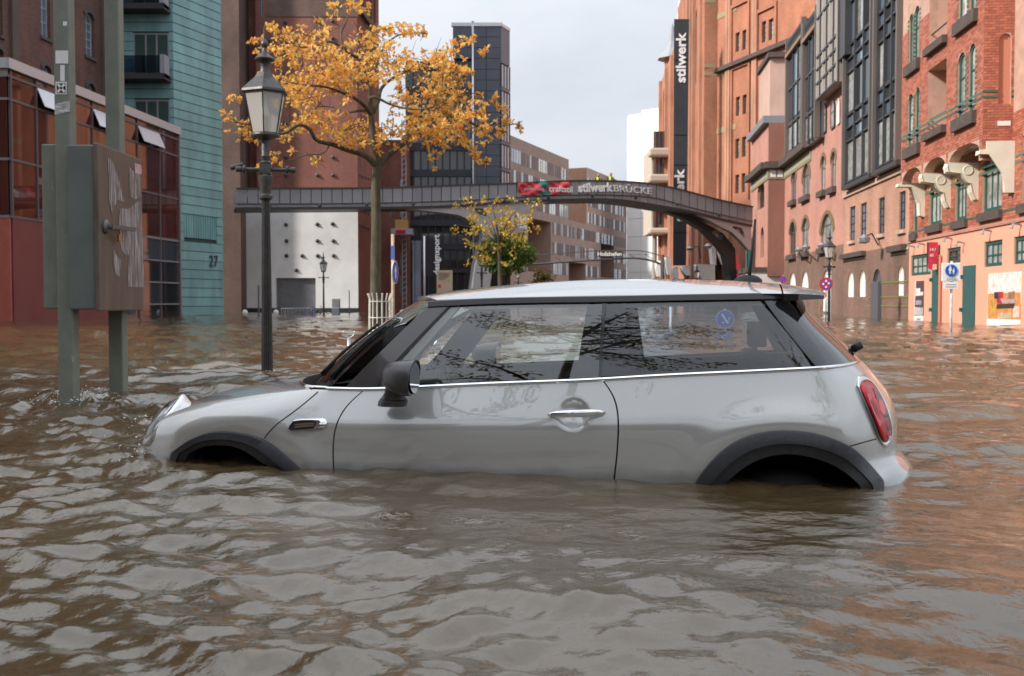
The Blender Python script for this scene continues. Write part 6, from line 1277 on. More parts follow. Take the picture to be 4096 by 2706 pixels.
for x_, y_ in ((1654, 816), (1836, 811), (2017, 802), (2195, 793), (2371, 786), (2544, 793), (2710, 818), (2876, 863), (1080, 823), (1280, 822), (1468, 819)):
    c = FBz.pt(*FBz.px(x_, y_), .02); MB().lathe([(.10, -.1), (.10, .02), (.06, .05)], c, 10, ax=(FBz.d, Vector((0, 0, 1)), FBz.n)).build('drain_boss', steeld, brg)
def pyl(pts, o0, th, m_, hole=None):
    p2 = [FBz.px(*p) for p in pts]; wall(FBz, p2, [[FBz.px(*p) for p in hole]] if hole else [], m_, brg, o=o0, thick=th, rev=th, name='pylon', uv=False)
pyl([(1564, 828), (1659, 838), (1755, 848), (1835, 859), (1899, 885), (1924, 907), (1937, 930), (1935, 955), (1924, 981), (1905, 1060), (1880, 1250), (1950, 1250), (1975, 1060), (1990, 980), (2005, 920), (2030, 885), (2074, 853), (2140, 828), (2200, 806), (1900, 818)], -.2, 1.0, steelg, [(1890, 845), (1905, 833), (1950, 834), (1960, 850), (1950, 866), (1920, 858)])
pyl([(2760, 841), (2829, 874), (2883, 904), (2933, 929), (2965, 959), (3001, 1000), (3011, 1003), (3011, 899), (2873, 869)], -.2, .5, steelg, [(2933, 908), (2945, 904), (2972, 912), (2983, 935), (2983, 952), (2960, 930)])
pyl([(2640, 815), (2774, 868), (2856, 915), (2911, 970), (2944, 1014), (2965, 1107), (2966, 1250), (2995, 1250), (2991, 1107), (2985, 992), (2938, 931), (2829, 868), (2757, 835)], -1.6, .8, steeld, [(2888, 922), (2900, 915), (2934, 930), (2934, 955), (2920, 955)])  # same pylon steel, with its underside shade put into a darker colour
for tx_, x0_, x1_, y0_, y1_, hh, bold, m_ in (('stilwerk', 2313, 2449, 769, 766, 36, .030, swhite), ('BRÜCKE', 2451, 2602, 766, 778, 27, .006, mat('silver letters', (.68, .68, .68), .4, metal=.1))):
    A, B_ = FBz.px(x0_, y0_), FBz.px(x1_, y1_); dd_ = Vector((B_[0] - A[0], B_[1] - A[1])); px_s = 75.0 / F; tm = text_mb(tx_, hh * px_s * 1.38, .10, bold=bold); wd_t = max(v[0] for v in tm.v) - min(v[0] for v in tm.v); k = dd_.length / wd_t; dn = dd_.normalized()
    place(tm, FBz.pt(A[0], A[1], .06), (FBz.d * dn.x + Vector((0, 0, dn.y))) * k, Vector((0, 0, 1)) * 1.0 - FBz.d * dn.y * 0, FBz.n).build('lettering', m_, brg)
# banner hung on the parapet
bn = empty('event_banner', FBz.pt(*FBz.px(2170, 780), .1), 'red and teal cloth banner hung on the footbridge parapet', 'banner')
redc = mat('coral red cloth', (.58, .055, .075), .7); teal = mat('teal cloth', (.035, .20, .19), .7)
def bpt(u, v): x = 2071 + (2277 - 2071) * u; y = (733 + (729 - 733) * u) + (v * (45 + 6 * math.sin(u * 3.1))); s, z = FBz.px(x, y); return FBz.pt(s, z, .10 + .07 * math.sin(u * 14 + v * 5) + .05 * math.sin(u * 31 - v * 9))
def bpatch(cells, m_, nm):
    mb = MB()
    for (ua, ub, va, vb) in cells: mb.add([bpt(ua, vb), bpt(ub, vb), bpt(ub, va), bpt(ua, va)], [(0, 1, 2, 3)])
    mb.build(nm, m_, bn, recalc=True)
NU, NV = 48, 14; rc_, tc_ = [], []
for i in range(NU):
    for j in range(NV):
        u_, v_ = (i + .5) / NU, (j + .5) / NV; cell = (i / NU, (i + 1) / NU, j / NV, (j + 1) / NV); (tc_ if (abs(u_ - .52) < .13 and abs(u_ - .52) < .14 * abs(2 * v_ - 1) + .005) else rc_).append(cell)
bpatch(rc_, redc, 'red_cloth'); bpatch(tc_, teal, 'teal_cloth')
A = FBz.px(2190, 768); place(text_mb('craftstil', .62, .01, bold=.008), FBz.pt(A[0], A[1], .26), FBz.d, Vector((0, 0, 1)), FBz.n).build('lettering', swhite, bn)
A = FBz.px(2080, 762); place(text_mb('· ausstellung', .36, .01), FBz.pt(A[0], A[1], .26), FBz.d, Vector((0, 0, 1)), FBz.n).build('lettering', mat('pale pink print', (.7, .4, .42), .6), bn)
# ---- two people in hi-vis vests on the bridge
skin = mat('skin', (.50, .28, .20), .6); hivis = mat('hi-vis yellow', (.58, .72, .03), .6); navy = mat('dark navy jacket', (.02, .022, .03), .8); hair = mat('dark hair', (.03, .022, .018), .7)
def person(px_, ytop, label, lean, bald):
    s, z = FBz.px(px_, ytop); deck = z - 1.80; c = FBz.pt(s, deck, -.55); root = empty('person', c, label, 'person', 'people on the footbridge'); ex, ey = FBz.d, FBz.n; top = z; hgt = max(1.55, min(1.95, top - deck)); k = hgt / 1.78
    def q_(x, y, z_): return c + ex * (x * k) + ey * (y * k) + Vector((0, 0, z_ * k))
    js = [((0, 0, .95), .15), ((0, 0, 1.15), .15), ((lean * .3, 0, 1.38), .16), ((lean * .5, .01, 1.50), .07), ((lean * .6, .02, 1.58), .055), ((lean * .6, .03, 1.67), .095), ((lean * .6, .03, 1.74), .075)]
    ed = [(i, i + 1) for i in range(6)]; vs = list(js)
    for sx in (-1, 1):
        b0_ = len(vs); vs += [((sx * .20 + lean * .3, 0, 1.40), .065), ((sx * .27 + lean * .2, .05, 1.15), .05), ((sx * .16, .30, 1.05), .04), ((sx * .13, .36, 1.05), .035)]; ed += [(2, b0_), (b0_, b0_ + 1), (b0_ + 1, b0_ + 2), (b0_ + 2, b0_ + 3)]
        b0_ = len(vs); vs += [((sx * .10, 0, .88), .09), ((sx * .11, .02, .48), .065), ((sx * .12, 0, .08), .05), ((sx * .12, .14, .04), .045)]; ed += [(0, b0_), (b0_, b0_ + 1), (b0_ + 1, b0_ + 2), (b0_ + 2, b0_ + 3)]
    me = bpy.data.meshes.new('body'); me.from_pydata([q_(*v[0]) for v in vs], ed, []); o = bpy.data.objects.new('body', me); COL.objects.link(o); md = o.modifiers.new('skin', 'SKIN'); 
    sv_ = me.skin_vertices[0].data
    for i, v in enumerate(vs): sv_[i].radius = (v[1] * k, v[1] * k); sv_[i].use_root = (i == 0)
    o.modifiers.new('sub', 'SUBSURF').levels = 1; o.modifiers['sub'].render_levels = 1; me.materials.append(navy); setparent(o, root)
    rows = []
    for z_, rx, ry in ((.92, .185, .15), (1.1, .19, .155), (1.3, .21, .165), (1.42, .20, .14), (1.49, .12, .11)): rows.append([q_(rx * math.cos(a) + lean * .3, ry * math.sin(a), z_) for a in np.linspace(0, 2 * math.pi, 17)[:-1]])
    ves = MB().grid(rows, closed=True).build('hi_vis_vest', hivis, root, smooth=True); MB().prism([q_(-.02 + lean * .3, .20, .95), q_(.02 + lean * .3, .20, .95), q_(.06 + lean * .3, .15, 1.46), q_(-.06 + lean * .3, .15, 1.46)], ey * .01).build('vest_opening', navy, ves)
    hc_ = q_(lean * .6, .04, 1.66); MB().lathe([(.002, -.125 * k), (.06 * k, -.10 * k), (.085 * k, -.04 * k), (.092 * k, .03 * k), (.075 * k, .09 * k), (.002, .118 * k)], hc_, 14).build('head', skin, root, smooth=True)
    MB().lathe([(.098 * k, .03 * k), (.086 * k, .085 * k), (.045 * k, .12 * k), (.002, .13 * k)] if not bald else [(.094 * k, .0), (.09 * k, .05 * k), (.002, .06 * k)], hc_ - ey * (.02 if not bald else .05), 14).build('hair', hair, root, smooth=True)
person(2405, 691, 'person in yellow hi-vis vest and dark jacket, left on the footbridge', .03, False); person(2456, 687, 'bald person in open yellow hi-vis vest, right on the footbridge', -.02, True)
# ================================================================ dark glass building and tower
navyp = mat('dark slate cladding', (.085, .095, .125), .45, noise=.08, nscale=1.0, objvar=.08); slab = mat('dark blue slab', (.030, .034, .048), .5); og = mat('office glass', (.045, .045, .045), .03, ior=1.75, objvar=.3); YT = 84.0; fT = FX(YT)
tw_ = empty('slate_tower', (P(1925, 1208, YT).x, YT, -.5), 'dark slate-clad tower with a silver flagpole and glazed side', 'building')
t0, t1, tz, _ = 0, 0, 0, 0
tA, tB = fT.px(1811, 400)[0], fT.px(2005, 400)[0]; tTop = fT.px(1905, 106)[1]; zl = fT.px(1850, 250)[1]; sM = fT.px(1886, 500)[0]
core = MB().box((tA + .1, YT + .1, -.5), (tB - .1, YT + 12, tTop)).build('core', mat('black backing', (.012, .012, .015), .8), tw_)
CH = .86; k = 0; z = tTop
while z > 4:
    z -= CH
    for a, b in (((tA, sM), (sM, tB)) if z > zl else ((sM, tB),)):
        n_ = 2 if b - a > 2 else 1
        for i in range(n_): hbox(fT, a + (b - a) * i / n_ + .02, a + (b - a) * (i + 1) / n_ - .02, z + .03, z + CH, -.1, .0, navyp, tw_, 'cladding_panel')
hbox(fT, tA - .1, tB + .1, tTop, tTop + .28, -.3, .08, mat('white coping', (.75, .76, .78), .4), tw_, 'coping')
FTs = Fac((tB, YT), (.42, 1)); sl = FTs.px(2039, 300)[0]; MB().obox(FTs.pt(.05, -.5, -.1), FTs.d * (sl - .05), FTs.n * -4, (0, 0, tTop + .5)).build('side_core', MATS['black backing'], tw_)
hbox(FTs, 0, sl, fT.px(2005, 250)[1], tTop, -.1, .0, mat('pale slate side', (.17, .20, .25), .5), tw_, 'side_cladding'); hbox(FTs, -.05, sl, tTop, tTop + .25, -.3, .05, MATS['white coping'], tw_, 'coping')
zz_ = fT.px(2005, 252)[1]; lvl = 0
while zz_ > 6:
    for i in range(3): a, b = sl * i / 3, sl * (i + 1) / 3; hbox(FTs, a + .06, b - .06, zz_ - 1.85, zz_ - .08, -.08, -.02, mat('pale blue glazing', (.55, .64, .70), .1, ior=1.5), tw_, 'pane')
    for i in range(4): a = sl * i / 3; hbox(FTs, a - .05, a + .05, zz_ - 1.95, zz_, -.08, .03, slab, tw_, 'mullion')
    hbox(FTs, 0, sl, zz_ - 2.15, zz_ - 1.9, -.08, .02, MATS['pale slate side'], tw_, 'spandrel'); zz_ -= 2.15
fp = P(1891, 91, YT - 1.2); pole_m = mat('silver pole', (.62, .63, .66), .3, metal=.6)
fpo = empty('flagpole', (fp.x, YT - 1.2, -.5), 'tall silver flagpole in front of the slate tower', 'flagpole'); MB().tube([(fp.x, YT - 1.2, -.5), (fp.x, YT - 1.2, fp.z)], [.10, .08], 10).build('mast', pole_m, fpo, smooth=True); MB().lathe([(.02, 0), (.12, .08), (.02, .2)], fp, 10).build('finial', pole_m, fpo)
gl_b = empty('dark_glass_offices', (P(1740, 1208, YT).x, YT, -.5), 'dark glass office block with blue-black floor slabs behind the oak', 'building'); gx0, gx1 = fT.px(1626, 800)[0], sM
MB().box((gx0 + .1, YT + .3, -.5), (gx1 - .1, YT + 9, fT.px(1700, 245)[1])).build('core', mat('dim interior', (.03, .028, .03), .9), gl_b)
rows_px = [(248, 282, 's'), (282, 352, 'g'), (352, 385, 's'), (385, 452, 'g'), (452, 490, 's'), (490, 572, 'g'), (572, 605, 's'), (605, 680, 'g'), (680, 708, 's'), (708, 880, 'g'), (880, 905, 's'), (905, 978, 'g'), (978, 1000, 's'), (1000, 1075, 'g'), (1075, 1092, 's'), (1092, 1250, 'g')]
for ya, yb, kind in rows_px:
    za, zb3 = fT.px(1750, yb)[1], fT.px(1750, ya)[1]
    if kind == 's': hbox(fT, gx0, gx1, za, zb3, -.1, .18, slab, gl_b, 'floor_slab')
    else:
        for i in range(9):
            a, b = gx0 + (gx1 - gx0) * i / 9, gx0 + (gx1 - gx0) * (i + 1) / 9; hbox(fT, a + .06, b - .06, za + .02, zb3 - .02, -.06, -.01, og, gl_b, 'pane'); hbox(fT, a - .05, a + .05, za, zb3, -.06, .08, slab, gl_b, 'mullion')
cl = empty('round_column', (P(1667, 1208, 62).x, 62, -.5), 'thick grey cylindrical column beside the dark flag', 'column'); cl['kind'] = 'thing'; ct2 = P(1667, 968, 62); MB().lathe([(.25, -.5), (.25, ct2.z * .55), (.245, ct2.z * .55 + .02), (.25, ct2.z * .55 + .3), (.25, ct2.z)], (ct2.x, 62, 0), 20).build('shaft', mat('blue grey column', (.13, .15, .20), .4, metal=.3), cl, smooth=True, angle=40); MB().lathe([(.28, ct2.z - .06), (.28, ct2.z + .05)], (ct2.x, 62, 0), 20).build('cap', MATS['blue grey column'], cl)
# dark flag with sideways lettering
fgx = P(1697, 945, 50); fg = empty('vertical_flag', (fgx.x, 50, -.5), 'dark purple vertical flag with sideways white lettering', 'flag'); MB().tube([(fgx.x, 50, -.5), (fgx.x, 50, fgx.z)], .05, 8).build('pole', pole_m, fg, smooth=True)
q0, q1 = P(1702, 952, 50), P(1766, 1102, 50); rows = [[(q0.x + (q1.x - q0.x) * u, 50 + .06 * math.sin(u * 5 + v * 3), q0.z - .15 * u + (q1.z - q0.z) * v) for u in np.linspace(0, 1, 9)] for v in np.linspace(0, 1, 12)]; cloth_f = MB().grid(rows).build('cloth', mat('aubergine cloth', (.022, .016, .026), .8), fg)
lq = P(1757, 1100, 49.85); place(text_mb('designxport', .40, .01, bold=.012), lq, (.0, 0, 1), (-1, 0, 0), (0, -1, 0)).build('lettering', swhite, cloth_f)
# beige notice board
nb = empty('notice_board', (P(1778, 1208, 38).x, 38, -.5), 'beige notice board with a red letter mark behind the windscreen', 'board'); q0, q1 = P(1747, 1082, 38), P(1810, 1195, 38); bdo = MB().box((q0.x, 37.95, q1.z - .3), (q1.x, 38.05, q0.z)).build('panel', mat('beige card', (.45, .35, .26), .7, noise=.06), nb)
for s in (0, 1): MB().box((q0.x + .05 + s * (q1.x - q0.x - .15), 38.05, -.5), (q0.x + .10 + s * (q1.x - q0.x - .15), 38.1, q0.z - .1)).build('leg', galv, nb)
place(text_mb('A', .16, .01, bold=.01), P(1753, 1150, 37.94), (1, 0, 0), (0, 0, 1), (0, -1, 0)).build('red_mark', red, bdo); 
for i in range(5): a = P(1755, 1092 + i * 6, 37.94); MB().box((a.x, 37.93, a.z - .012), (a.x + (.42, .36, .40, .30, .2)[i], 37.945, a.z + .006)).build('print_line', mat('brown print', (.25, .19, .14), .7), bdo)
a = P(1794, 1120, 37.94); MB().lathe([(.045, 0), (.045, .006)], a, 12, ax=(Vector((1, 0, 0)), Vector((0, 0, 1)), Vector((0, -1, 0)))).build('green_dot', mat('lime sticker', (.25, .5, .06), .5), bdo)
# ================================================================ brown office block far behind
YO = 165.0; O0 = P(2036, 1208, YO); FO = Fac((O0.x, YO), (.381, 1)); offb = brickmat('brown office brick', (.36, .245, .20), (.40, .275, .23), (.36, .25, .21), bw=.5, rh=.15, stain=.12)
ofc = empty('brown_offices', (O0.x, YO, -.5), 'long brown brick office block with rows of narrow windows', 'building')
zT = FO.px(2040, 541)[1]; sG0, sG1, sX = FO.px(2275, 700)[0], FO.px(2349, 700)[0], FO.px(2506, 900)[0]; zStep = FO.px(2300, 886)[1]
recs = [poly_rect(*FO.rect(x0, x1, y0, y1)) for x0, x1, y0, y1 in ((2112, 2203, 880, 1090), (2403, 2455, 955, 1110), (2275, 2342, 1052, 1200))]
wall(FO, [(0, -.5), (sX, -.5), (sX, zT), (sG1, zT), (sG1, zStep), (sG0, zStep), (sG0, zT), (0, zT)], recs, offb, ofc, thick=14, rev=5.0)
for h in recs: MB().add([FO.pt(a, z, -5.0) for a, z in h], [(0, 1, 2, 3)]).build('recess_wall', offb, ofc); setuv(ofc.children[-1], FO)
for h in recs[:2]:
    for i in range(2):
        for j in range(3): a = h[0][0] + 1 + i * 4.5; z_ = h[0][1] + .8 + j * 3.5; hbox(FO, a, a + 2.2, z_, z_ + 2.2, -4.99, -4.85, wglass, ofc, 'recess_window')
MB().obox(FO.pt(sG1, zStep, -.1), FO.n * -11, FO.d * .5, (0, 0, zT - zStep)).build('return_wall', mat('orange brown return brick', (.30, .17, .115), .8), ofc); MB().obox(FO.pt(sG0, zStep - .3, -.2), FO.d * (sG1 - sG0), FO.n * -13, (0, 0, .3)).build('terrace', offb, ofc)  # return wall has its own, more orange brown than the street front
paneL = mat('pale office pane', (.42, .46, .50), .08, ior=2.0, objvar=.5); paneD = mat('plum window reveal', (.11, .065, .062), .5, objvar=.3)
rg2 = np.random.default_rng(9); zrow = [(FO.px(2041, y0)[1], FO.px(2041, y1)[1]) for y0, y1 in ((591, 645), (676, 732), (763, 817), (852, 905), (941, 995), (1030, 1084))]
for za, zb3 in zrow:
    s = 1.0
    while s < sX - 1:
        wd_ = 1.15
        if (sG0 - 1 < s < sG1 and za > zStep) or any(h[0][0] - 1.2 < s < h[1][0] and h[0][1] - .5 < zb3 and za < h[2][1] + .5 for h in recs): s += wd_; continue
        dk = rg2.random() < .55; hbox(FO, s, s + .85, zb3, za, -.05, .03, paneD if dk else paneL, ofc, 'window'); s += wd_ + (0.5 if rg2.random() < .12 else 0)
# white tower block, balcony building, gantry sign
wtb = empty('white_tower_block', (P(2570, 1208, 210).x, 210, -.5), 'bright white tower block closing the street', 'building'); fW = Fac((P(2506, 1208, 214).x, 214), (.75, -.66)); wl0, wl1 = 0.0, fW.px(2680, 800)[0]; wm2 = mat('white facade panel', (.86, .86, .85), .5, objvar=.03); ztw = fW.px(2600, 437)[1]
MB().obox(fW.pt(wl0 + .1, -.5, -.2), fW.d * wl1, fW.n * -14, (0, 0, ztw)).build('core', mat('joint grey', (.55, .55, .55), .8), wtb)
for i in range(3):
    for j in range(11): a, b = wl0 + (wl1 - wl0) * i / 3, wl0 + (wl1 - wl0) * (i + 1) / 3; z0_, z1_ = -.5 + (ztw + .5) * j / 11, -.5 + (ztw + .5) * (j + 1) / 11; hbox(fW, a + .04, b - .04, z0_ + .04, z1_ - .04 - (.8 if (i == 0 and j == 10) else 0), -.1, .0, wm2, wtb, 'facade_panel')
for j in range(9): hbox(fW, wl0 - .7, wl0 + .1, 8 + j * 3.4, 9.2 + j * 3.4, -6, -1, wm2, wtb, 'balcony')
bal_b = empty('balcony_building', (P(2625, 1208, 130).x, 130, -.5), 'beige apartment tower with rounded balconies left of the brick malthouse', 'building'); fY = FX(130); b0_, b1_ = fY.px(2606, 800)[0], fY.px(2640, 800)[0]; bz_top = fY.px(2620, 590)[1]
MB().box((b0_, 130, fY.px(0, 930)[1]), (b1_ + 4, 138, bz_top)).build('wall', mat('warm beige render', (.50, .44, .37), .7), bal_b); MB().tube([(fY.px(2611, 900)[0] + .3, 130.5, -.5), (fY.px(2611, 900)[0] + .3, 130.5, fY.px(0, 920)[1])], .32, 10).build('column', mat('grey concrete', (.30, .29, .28), .8), bal_b)
for ya, yb in ((598, 632), (702, 735), (808, 830), (915, 940)): z0_, z1_ = fY.px(2620, yb)[1], fY.px(2620, ya)[1]; bo = MB().box((b0_ - .5, 128.6, z0_), (b1_ + 3, 130.2, z1_)).build('balcony', MATS['warm beige render'], bal_b, bevel=.25); MB().box((b0_ + .2, 129.9, z1_ + .1), (b1_ + 1, 129.98, z1_ + 2.2)).build('balcony_door', wglass, bal_b)
gy = 105.0; gs = empty('harbour_gantry_sign', (P(2610, 1208, gy).x, gy, -.5), 'thin arched steel gantry carrying a small white place name', 'sign'); gm2 = mat('gantry steel', (.10, .10, .11), .5, metal=.4)
for pts, r_ in (([(2040, 1060), (2160, 1056), (2300, 1046), (2450, 1037), (2500, 1034), (2600, 1042), (2640, 1056)], .11), ([(2040, 1030), (2250, 1014), (2390, 1004), (2500, 1003), (2605, 1012), (2640, 1025)], .05)): MB().tube(smoothpoly([tuple(P(x, y, gy)) for x, y in pts], 30), r_, 6).build('arch_tube', gm2, gs, smooth=True)
for x in range(2100, 2640, 60): MB().tube([P(x, 1034 - (x - 2040) * .03, gy), P(x + 30, 1056 - (x - 2040) * .035, gy)], .03, 5).build('brace', gm2, gs)
MB().tube([P(2650, 1208, gy) - Vector((0, 0, 1.3)), P(2650, 1020, gy)], .18, 8).build('post', gm2, gs); A = P(2389, 1024, gy - .2); B_ = P(2488, 1024, gy - .2); tm = text_mb('Holzhafen', .55, .05, bold=.02); wd_t = max(v[0] for v in tm.v); place(tm, A, Vector((1, 0, 0)) * ((B_.x - A.x) / wd_t), (0, 0, 1), (0, -1, 0)).build('lettering', swhite, gs)
MB().box((A.x - .1, gy - .15, A.z - .1), (B_.x + .1, gy - .1, A.z + .55)).build('name_board', mat('dark board', (.06, .05, .05), .6), gs)
# ================================================================ brick malthouse with vertical banner
mh = empty('brick_malthouse', (P(2900, 1208, 92).x, 92, -.5), 'tall orange brick malthouse with paired windows behind the footbridge', 'building'); S0 = P(2940, 1208, 92); FSa = Fac((S0.x, 92), (-.34, 1), flip=True)
mhb = brickmat('orange malthouse brick', (.36, .125, .068), (.45, .165, .09), (.44, .23, .15), stain=.30); olive = mat('olive stone band', (.33, .27, .15), .7)
sa_, sb_ = FSa.px(2869, 400)[0], FSa.px(3330, 100)[0]; mw = [poly_rect(*FSa.rect(x0, x1, y0, y1)) for x0, x1, y0, y1 in ((2942, 2958, 131, 207), (2969, 2985, 121, 199), (2943, 2959, 388, 464), (2970, 2986, 380, 457), (2941, 2957, 556, 634), (2968, 2984, 548, 627), (2941, 2956, 700, 774), (2966, 2981, 694, 770), (3047, 3064, 86, 170), (3074, 3093, 76, 160))]
wall(FSa, [(min(sa_, sb_), -.5), (max(sa_, sb_), -.5), (max(sa_, sb_), 31), (min(sa_, sb_), 31)], mw, mhb, mh, thick=8)
for h in mw: window(FSa, h, mh, darkst, wpale, rec=.25, fw=.08, nx=2, ny=4, bars=.04)
for x_ in (2912, 2922, 3018, 3028): s_ = FSa.px(x_, 300)[0]; hbox(FSa, s_ - .18, s_ + .18, 4, 36, 0, .22, mhb, mh, 'rib'); setuv(mh.children[-1], FSa)
for x0, x1, y0, y1 in ((2932, 2996, 270, 800), (3036, 3104, 40, 200), (2932, 2996, 20, 245)): 
    r_ = FSa.rect(x0, x1, y0, y1)
    for a, b, c_, d_ in ((r_[0] - .25, r_[0], r_[2], r_[3]), (r_[1], r_[1] + .25, r_[2], r_[3]), (r_[0] - .25, r_[1] + .25, r_[3], r_[3] + .3)): setuv(hbox(FSa, a, b, c_, d_, 0, .18, mhb, mh, 'panel_frame'), FSa)
zc1 = FSa.px(2940, 268)[1]; hbox(FSa, min(sa_, sb_), max(sa_, sb_), zc1, zc1 + .35, 0, .5, stone, mh, 'cornice')
for y_ in (300, 530, 66): z_ = FSa.px(2900, y_)[1]; hbox(FSa, sa_ - 3.3, sa_, z_, z_ + .5, 0, .04, olive, mh, 'stone_band')
xp0, xp1 = P(2811, 1208, 96).x, P(2872, 1208, 96).x; fP = FX(96); wall(fP, [(xp0, -.5), (xp1, -.5), (xp1, 36), (xp0, 36)], [], mhb, mh, name='corner_pier', thick=4)
for y_ in (272, 304, 12): z_ = fP.px(2840, y_)[1]; hbox(fP, xp0, xp1, z_, z_ + .35, 0, .05, olive, mh, 'stone_band')
FSb = Fac((xp0, 96), (.05, 1), flip=True); sL_ = FSb.px(2640, 600)[0]; aw2 = [poly_rect(*FSb.rect(x0, x1, y0, y1), arch=.5) for x0, x1, y0, y1 in ((2782, 2790, 40, 330), (2796, 2803, 20, 310), (2766, 2774, 60, 350), (2786, 2802, 450, 800), (2651, 2661, 350, 900), (2675, 2686, 330, 880))]
zq = 29; s1_ = FSb.px(2710, 300)[0]
wall(FSb, [(0, -.5), (s1_, -.5), (s1_, 34), (0, 36)], [h for h in aw2 if h[1][0] < s1_], mhb, mh, name='street_wall', thick=6); zz2 = FSb.px(2650, 320)[1]; wall(FSb, [(s1_, -.5), (sL_, -.5), (sL_, zz2), (s1_, zz2 + 1)], [h for h in aw2 if h[0][0] > s1_], mhb, mh, name='rear_street_wall', thick=6)
for h in aw2: window(FSb, h, mh, mat('deep red reveal', (.22, .07, .04), .8), MATS['deep red reveal'], rec=.3, fw=.3)
for x_ in (2757, 2768, 2780, 2808): s_ = FSb.px(x_, 300)[0]; hbox(FSb, s_ - .25, s_ + .25, -.5, 34, 0, .3, mhb, mh, 'rib'); setuv(mh.children[-1], FSb)
for x_ in (2645, 2668, 2690): s_ = FSb.px(x_, 600)[0]; hbox(FSb, s_ - .5, s_ + .5, -.5, zz2, 0, .35, mhb, mh, 'rib'); setuv(mh.children[-1], FSb)
Yt = 132; tc0 = P(2688, 238, Yt); tb_ = P(2688, 330, Yt); tur = MB().lathe([(.95, tb_.z - 3), (.95, tc0.z), ], (tc0.x, Yt, 0), 8).build('turret', mhb, mh); setuv(tur, FSb); MB().lathe([(1.9, tc0.z), (1.8, tc0.z + .25), (.9, tc0.z + 1.3), (.5, tc0.z + 2.2), (.25, tc0.z + 4.0), (.02, tc0.z + 4.6)], (tc0.x, Yt, 0), 8).build('turret_roof', mat('zinc roof', (.30, .32, .35), .6), mh)
g0 = P(2745, 30, 120); MB().prism([(g0.x - 1.0, 120, g0.z - 2), (g0.x - .7, 120, g0.z + 1.0), (g0.x - .3, 120, g0.z + 1.6), (g0.x + .2, 120, g0.z - .4), (g0.x + .9, 120, g0.z + 2.0), (g0.x + 1.4, 120, g0.z + 2.0), (g0.x + .5, 120, g0.z - 1.4), (g0.x, 120, g0.z - 2.0), (g0.x - .5, 120, g0.z - .5)], (0, 1, 0)).build('white_gable', mat('white gable boards', (.82, .82, .80), .5), mh)
# banner
yb_ = 93.0; vb = empty('vertical_banner', (P(2725, 1065, yb_).x, yb_, P(2725, 1065, yb_).z), 'long charcoal banner with white lettering hanging down the brick malthouse', 'banner'); bmat = mat('charcoal banner mesh', (.030, .033, .042), .7, noise=.15, nscale=.6)
q0, q1, q2, q3 = P(2692, 1063, yb_), P(2744, 1063, yb_), P(2757, 77, yb_), P(2697, 77, yb_); bno = MB().prism([q0, q1, q2, q3], (0, .08, 0)).build('cloth', bmat, vb)
for ya, yb2, sz in ((332, 130, 1), (888, 676, 1)):
    A, B_ = P(2744 - (ya - 77) * .012, ya, yb_ - .05), P(2748 - (yb2 - 77) * .012, yb2, yb_ - .05); tm = text_mb('stilwerk', 1.0, .02, bold=.03); wd_t = max(v[0] for v in tm.v); k = (B_.z - A.z) / wd_t; ht_ = (P(2745, 300, yb_).x - P(2703, 300, yb_).x) / .78
    place(tm, A, (0, 0, k), (-ht_, 0, 0), (0, -1, 0)).build('lettering', swhite, bno)
for y_ in (240, 540, 660, 800, 930): a, b = P(2693, y_, yb_ - .02), P(2752, y_, yb_ - .02); MB().bar(a, b, .05, .04).build('batten', mat('black batten', (.012, .012, .014), .6), bno)
# low parts of the malthouse under the bridge: white hoods, brown piers, lamps, flags
for x0, x1, y0, y1, Y_, lb in ((2851, 2863, 986, 1060, 86, 'narrow white strip hood left of the tall hood by the red flag'), (2870, 2912, 977, 1058, 86, 'tall square white hood on the brown pier by the red flag'), (2790, 2858, 1059, 1125, 86, 'largest sloping white hood under the bridge arch'), (2733, 2760, 1068, 1100, 90, 'small white hood right of the foot of the dark banner'), (2696, 2712, 1070, 1115, 92, 'small white hood below the foot of the dark banner'), (2629, 2640, 1053, 1105, 105, 'leftmost of the three slim white hoods left of the banner'), (2644, 2660, 1043, 1102, 105, 'middle of the three slim white hoods left of the banner'), (2666, 2681, 1030, 1098, 104, 'slim white hood touching the left edge of the dark banner')):
    o_ = empty('white_loading_hood', (P((x0 + x1) / 2, 1208, Y_).x, Y_, -.5), lb, 'hood', 'white loading hoods along the malthouse'); a, b = P(x0, y1, Y_), P(x1, y0, Y_); w_ = b.x - a.x
    MB().prism([(a.x, Y_, b.z), (b.x, Y_, b.z), (b.x, Y_, a.z), (a.x + w_ * .45, Y_, a.z), (a.x, Y_, a.z + (b.z - a.z) * .55)], (0, 1.6, 0)).build('hood', wwhite, o_, bevel=.06); MB().box((a.x + w_ * .5, Y_ + .4, -.5), (b.x, Y_ + 1.5, a.z)).build('support', brb, o_)
bp_ = empty('brown_brick_pier', (P(2890, 1208, 87).x, 87, -.5), 'brown brick pier between white hood and red flag', 'pier'); a, b = P(2858, 1240, 87), P(2922, 990, 87); setuv(MB().box((a.x, 87, -.5), (b.x, 88.5, b.z)).build('shaft', brb, bp_), FX(87)); MB().box((a.x - .15, 86.8, b.z), (b.x + .15, 88.7, b.z + .35)).build('cap', stone, bp_)
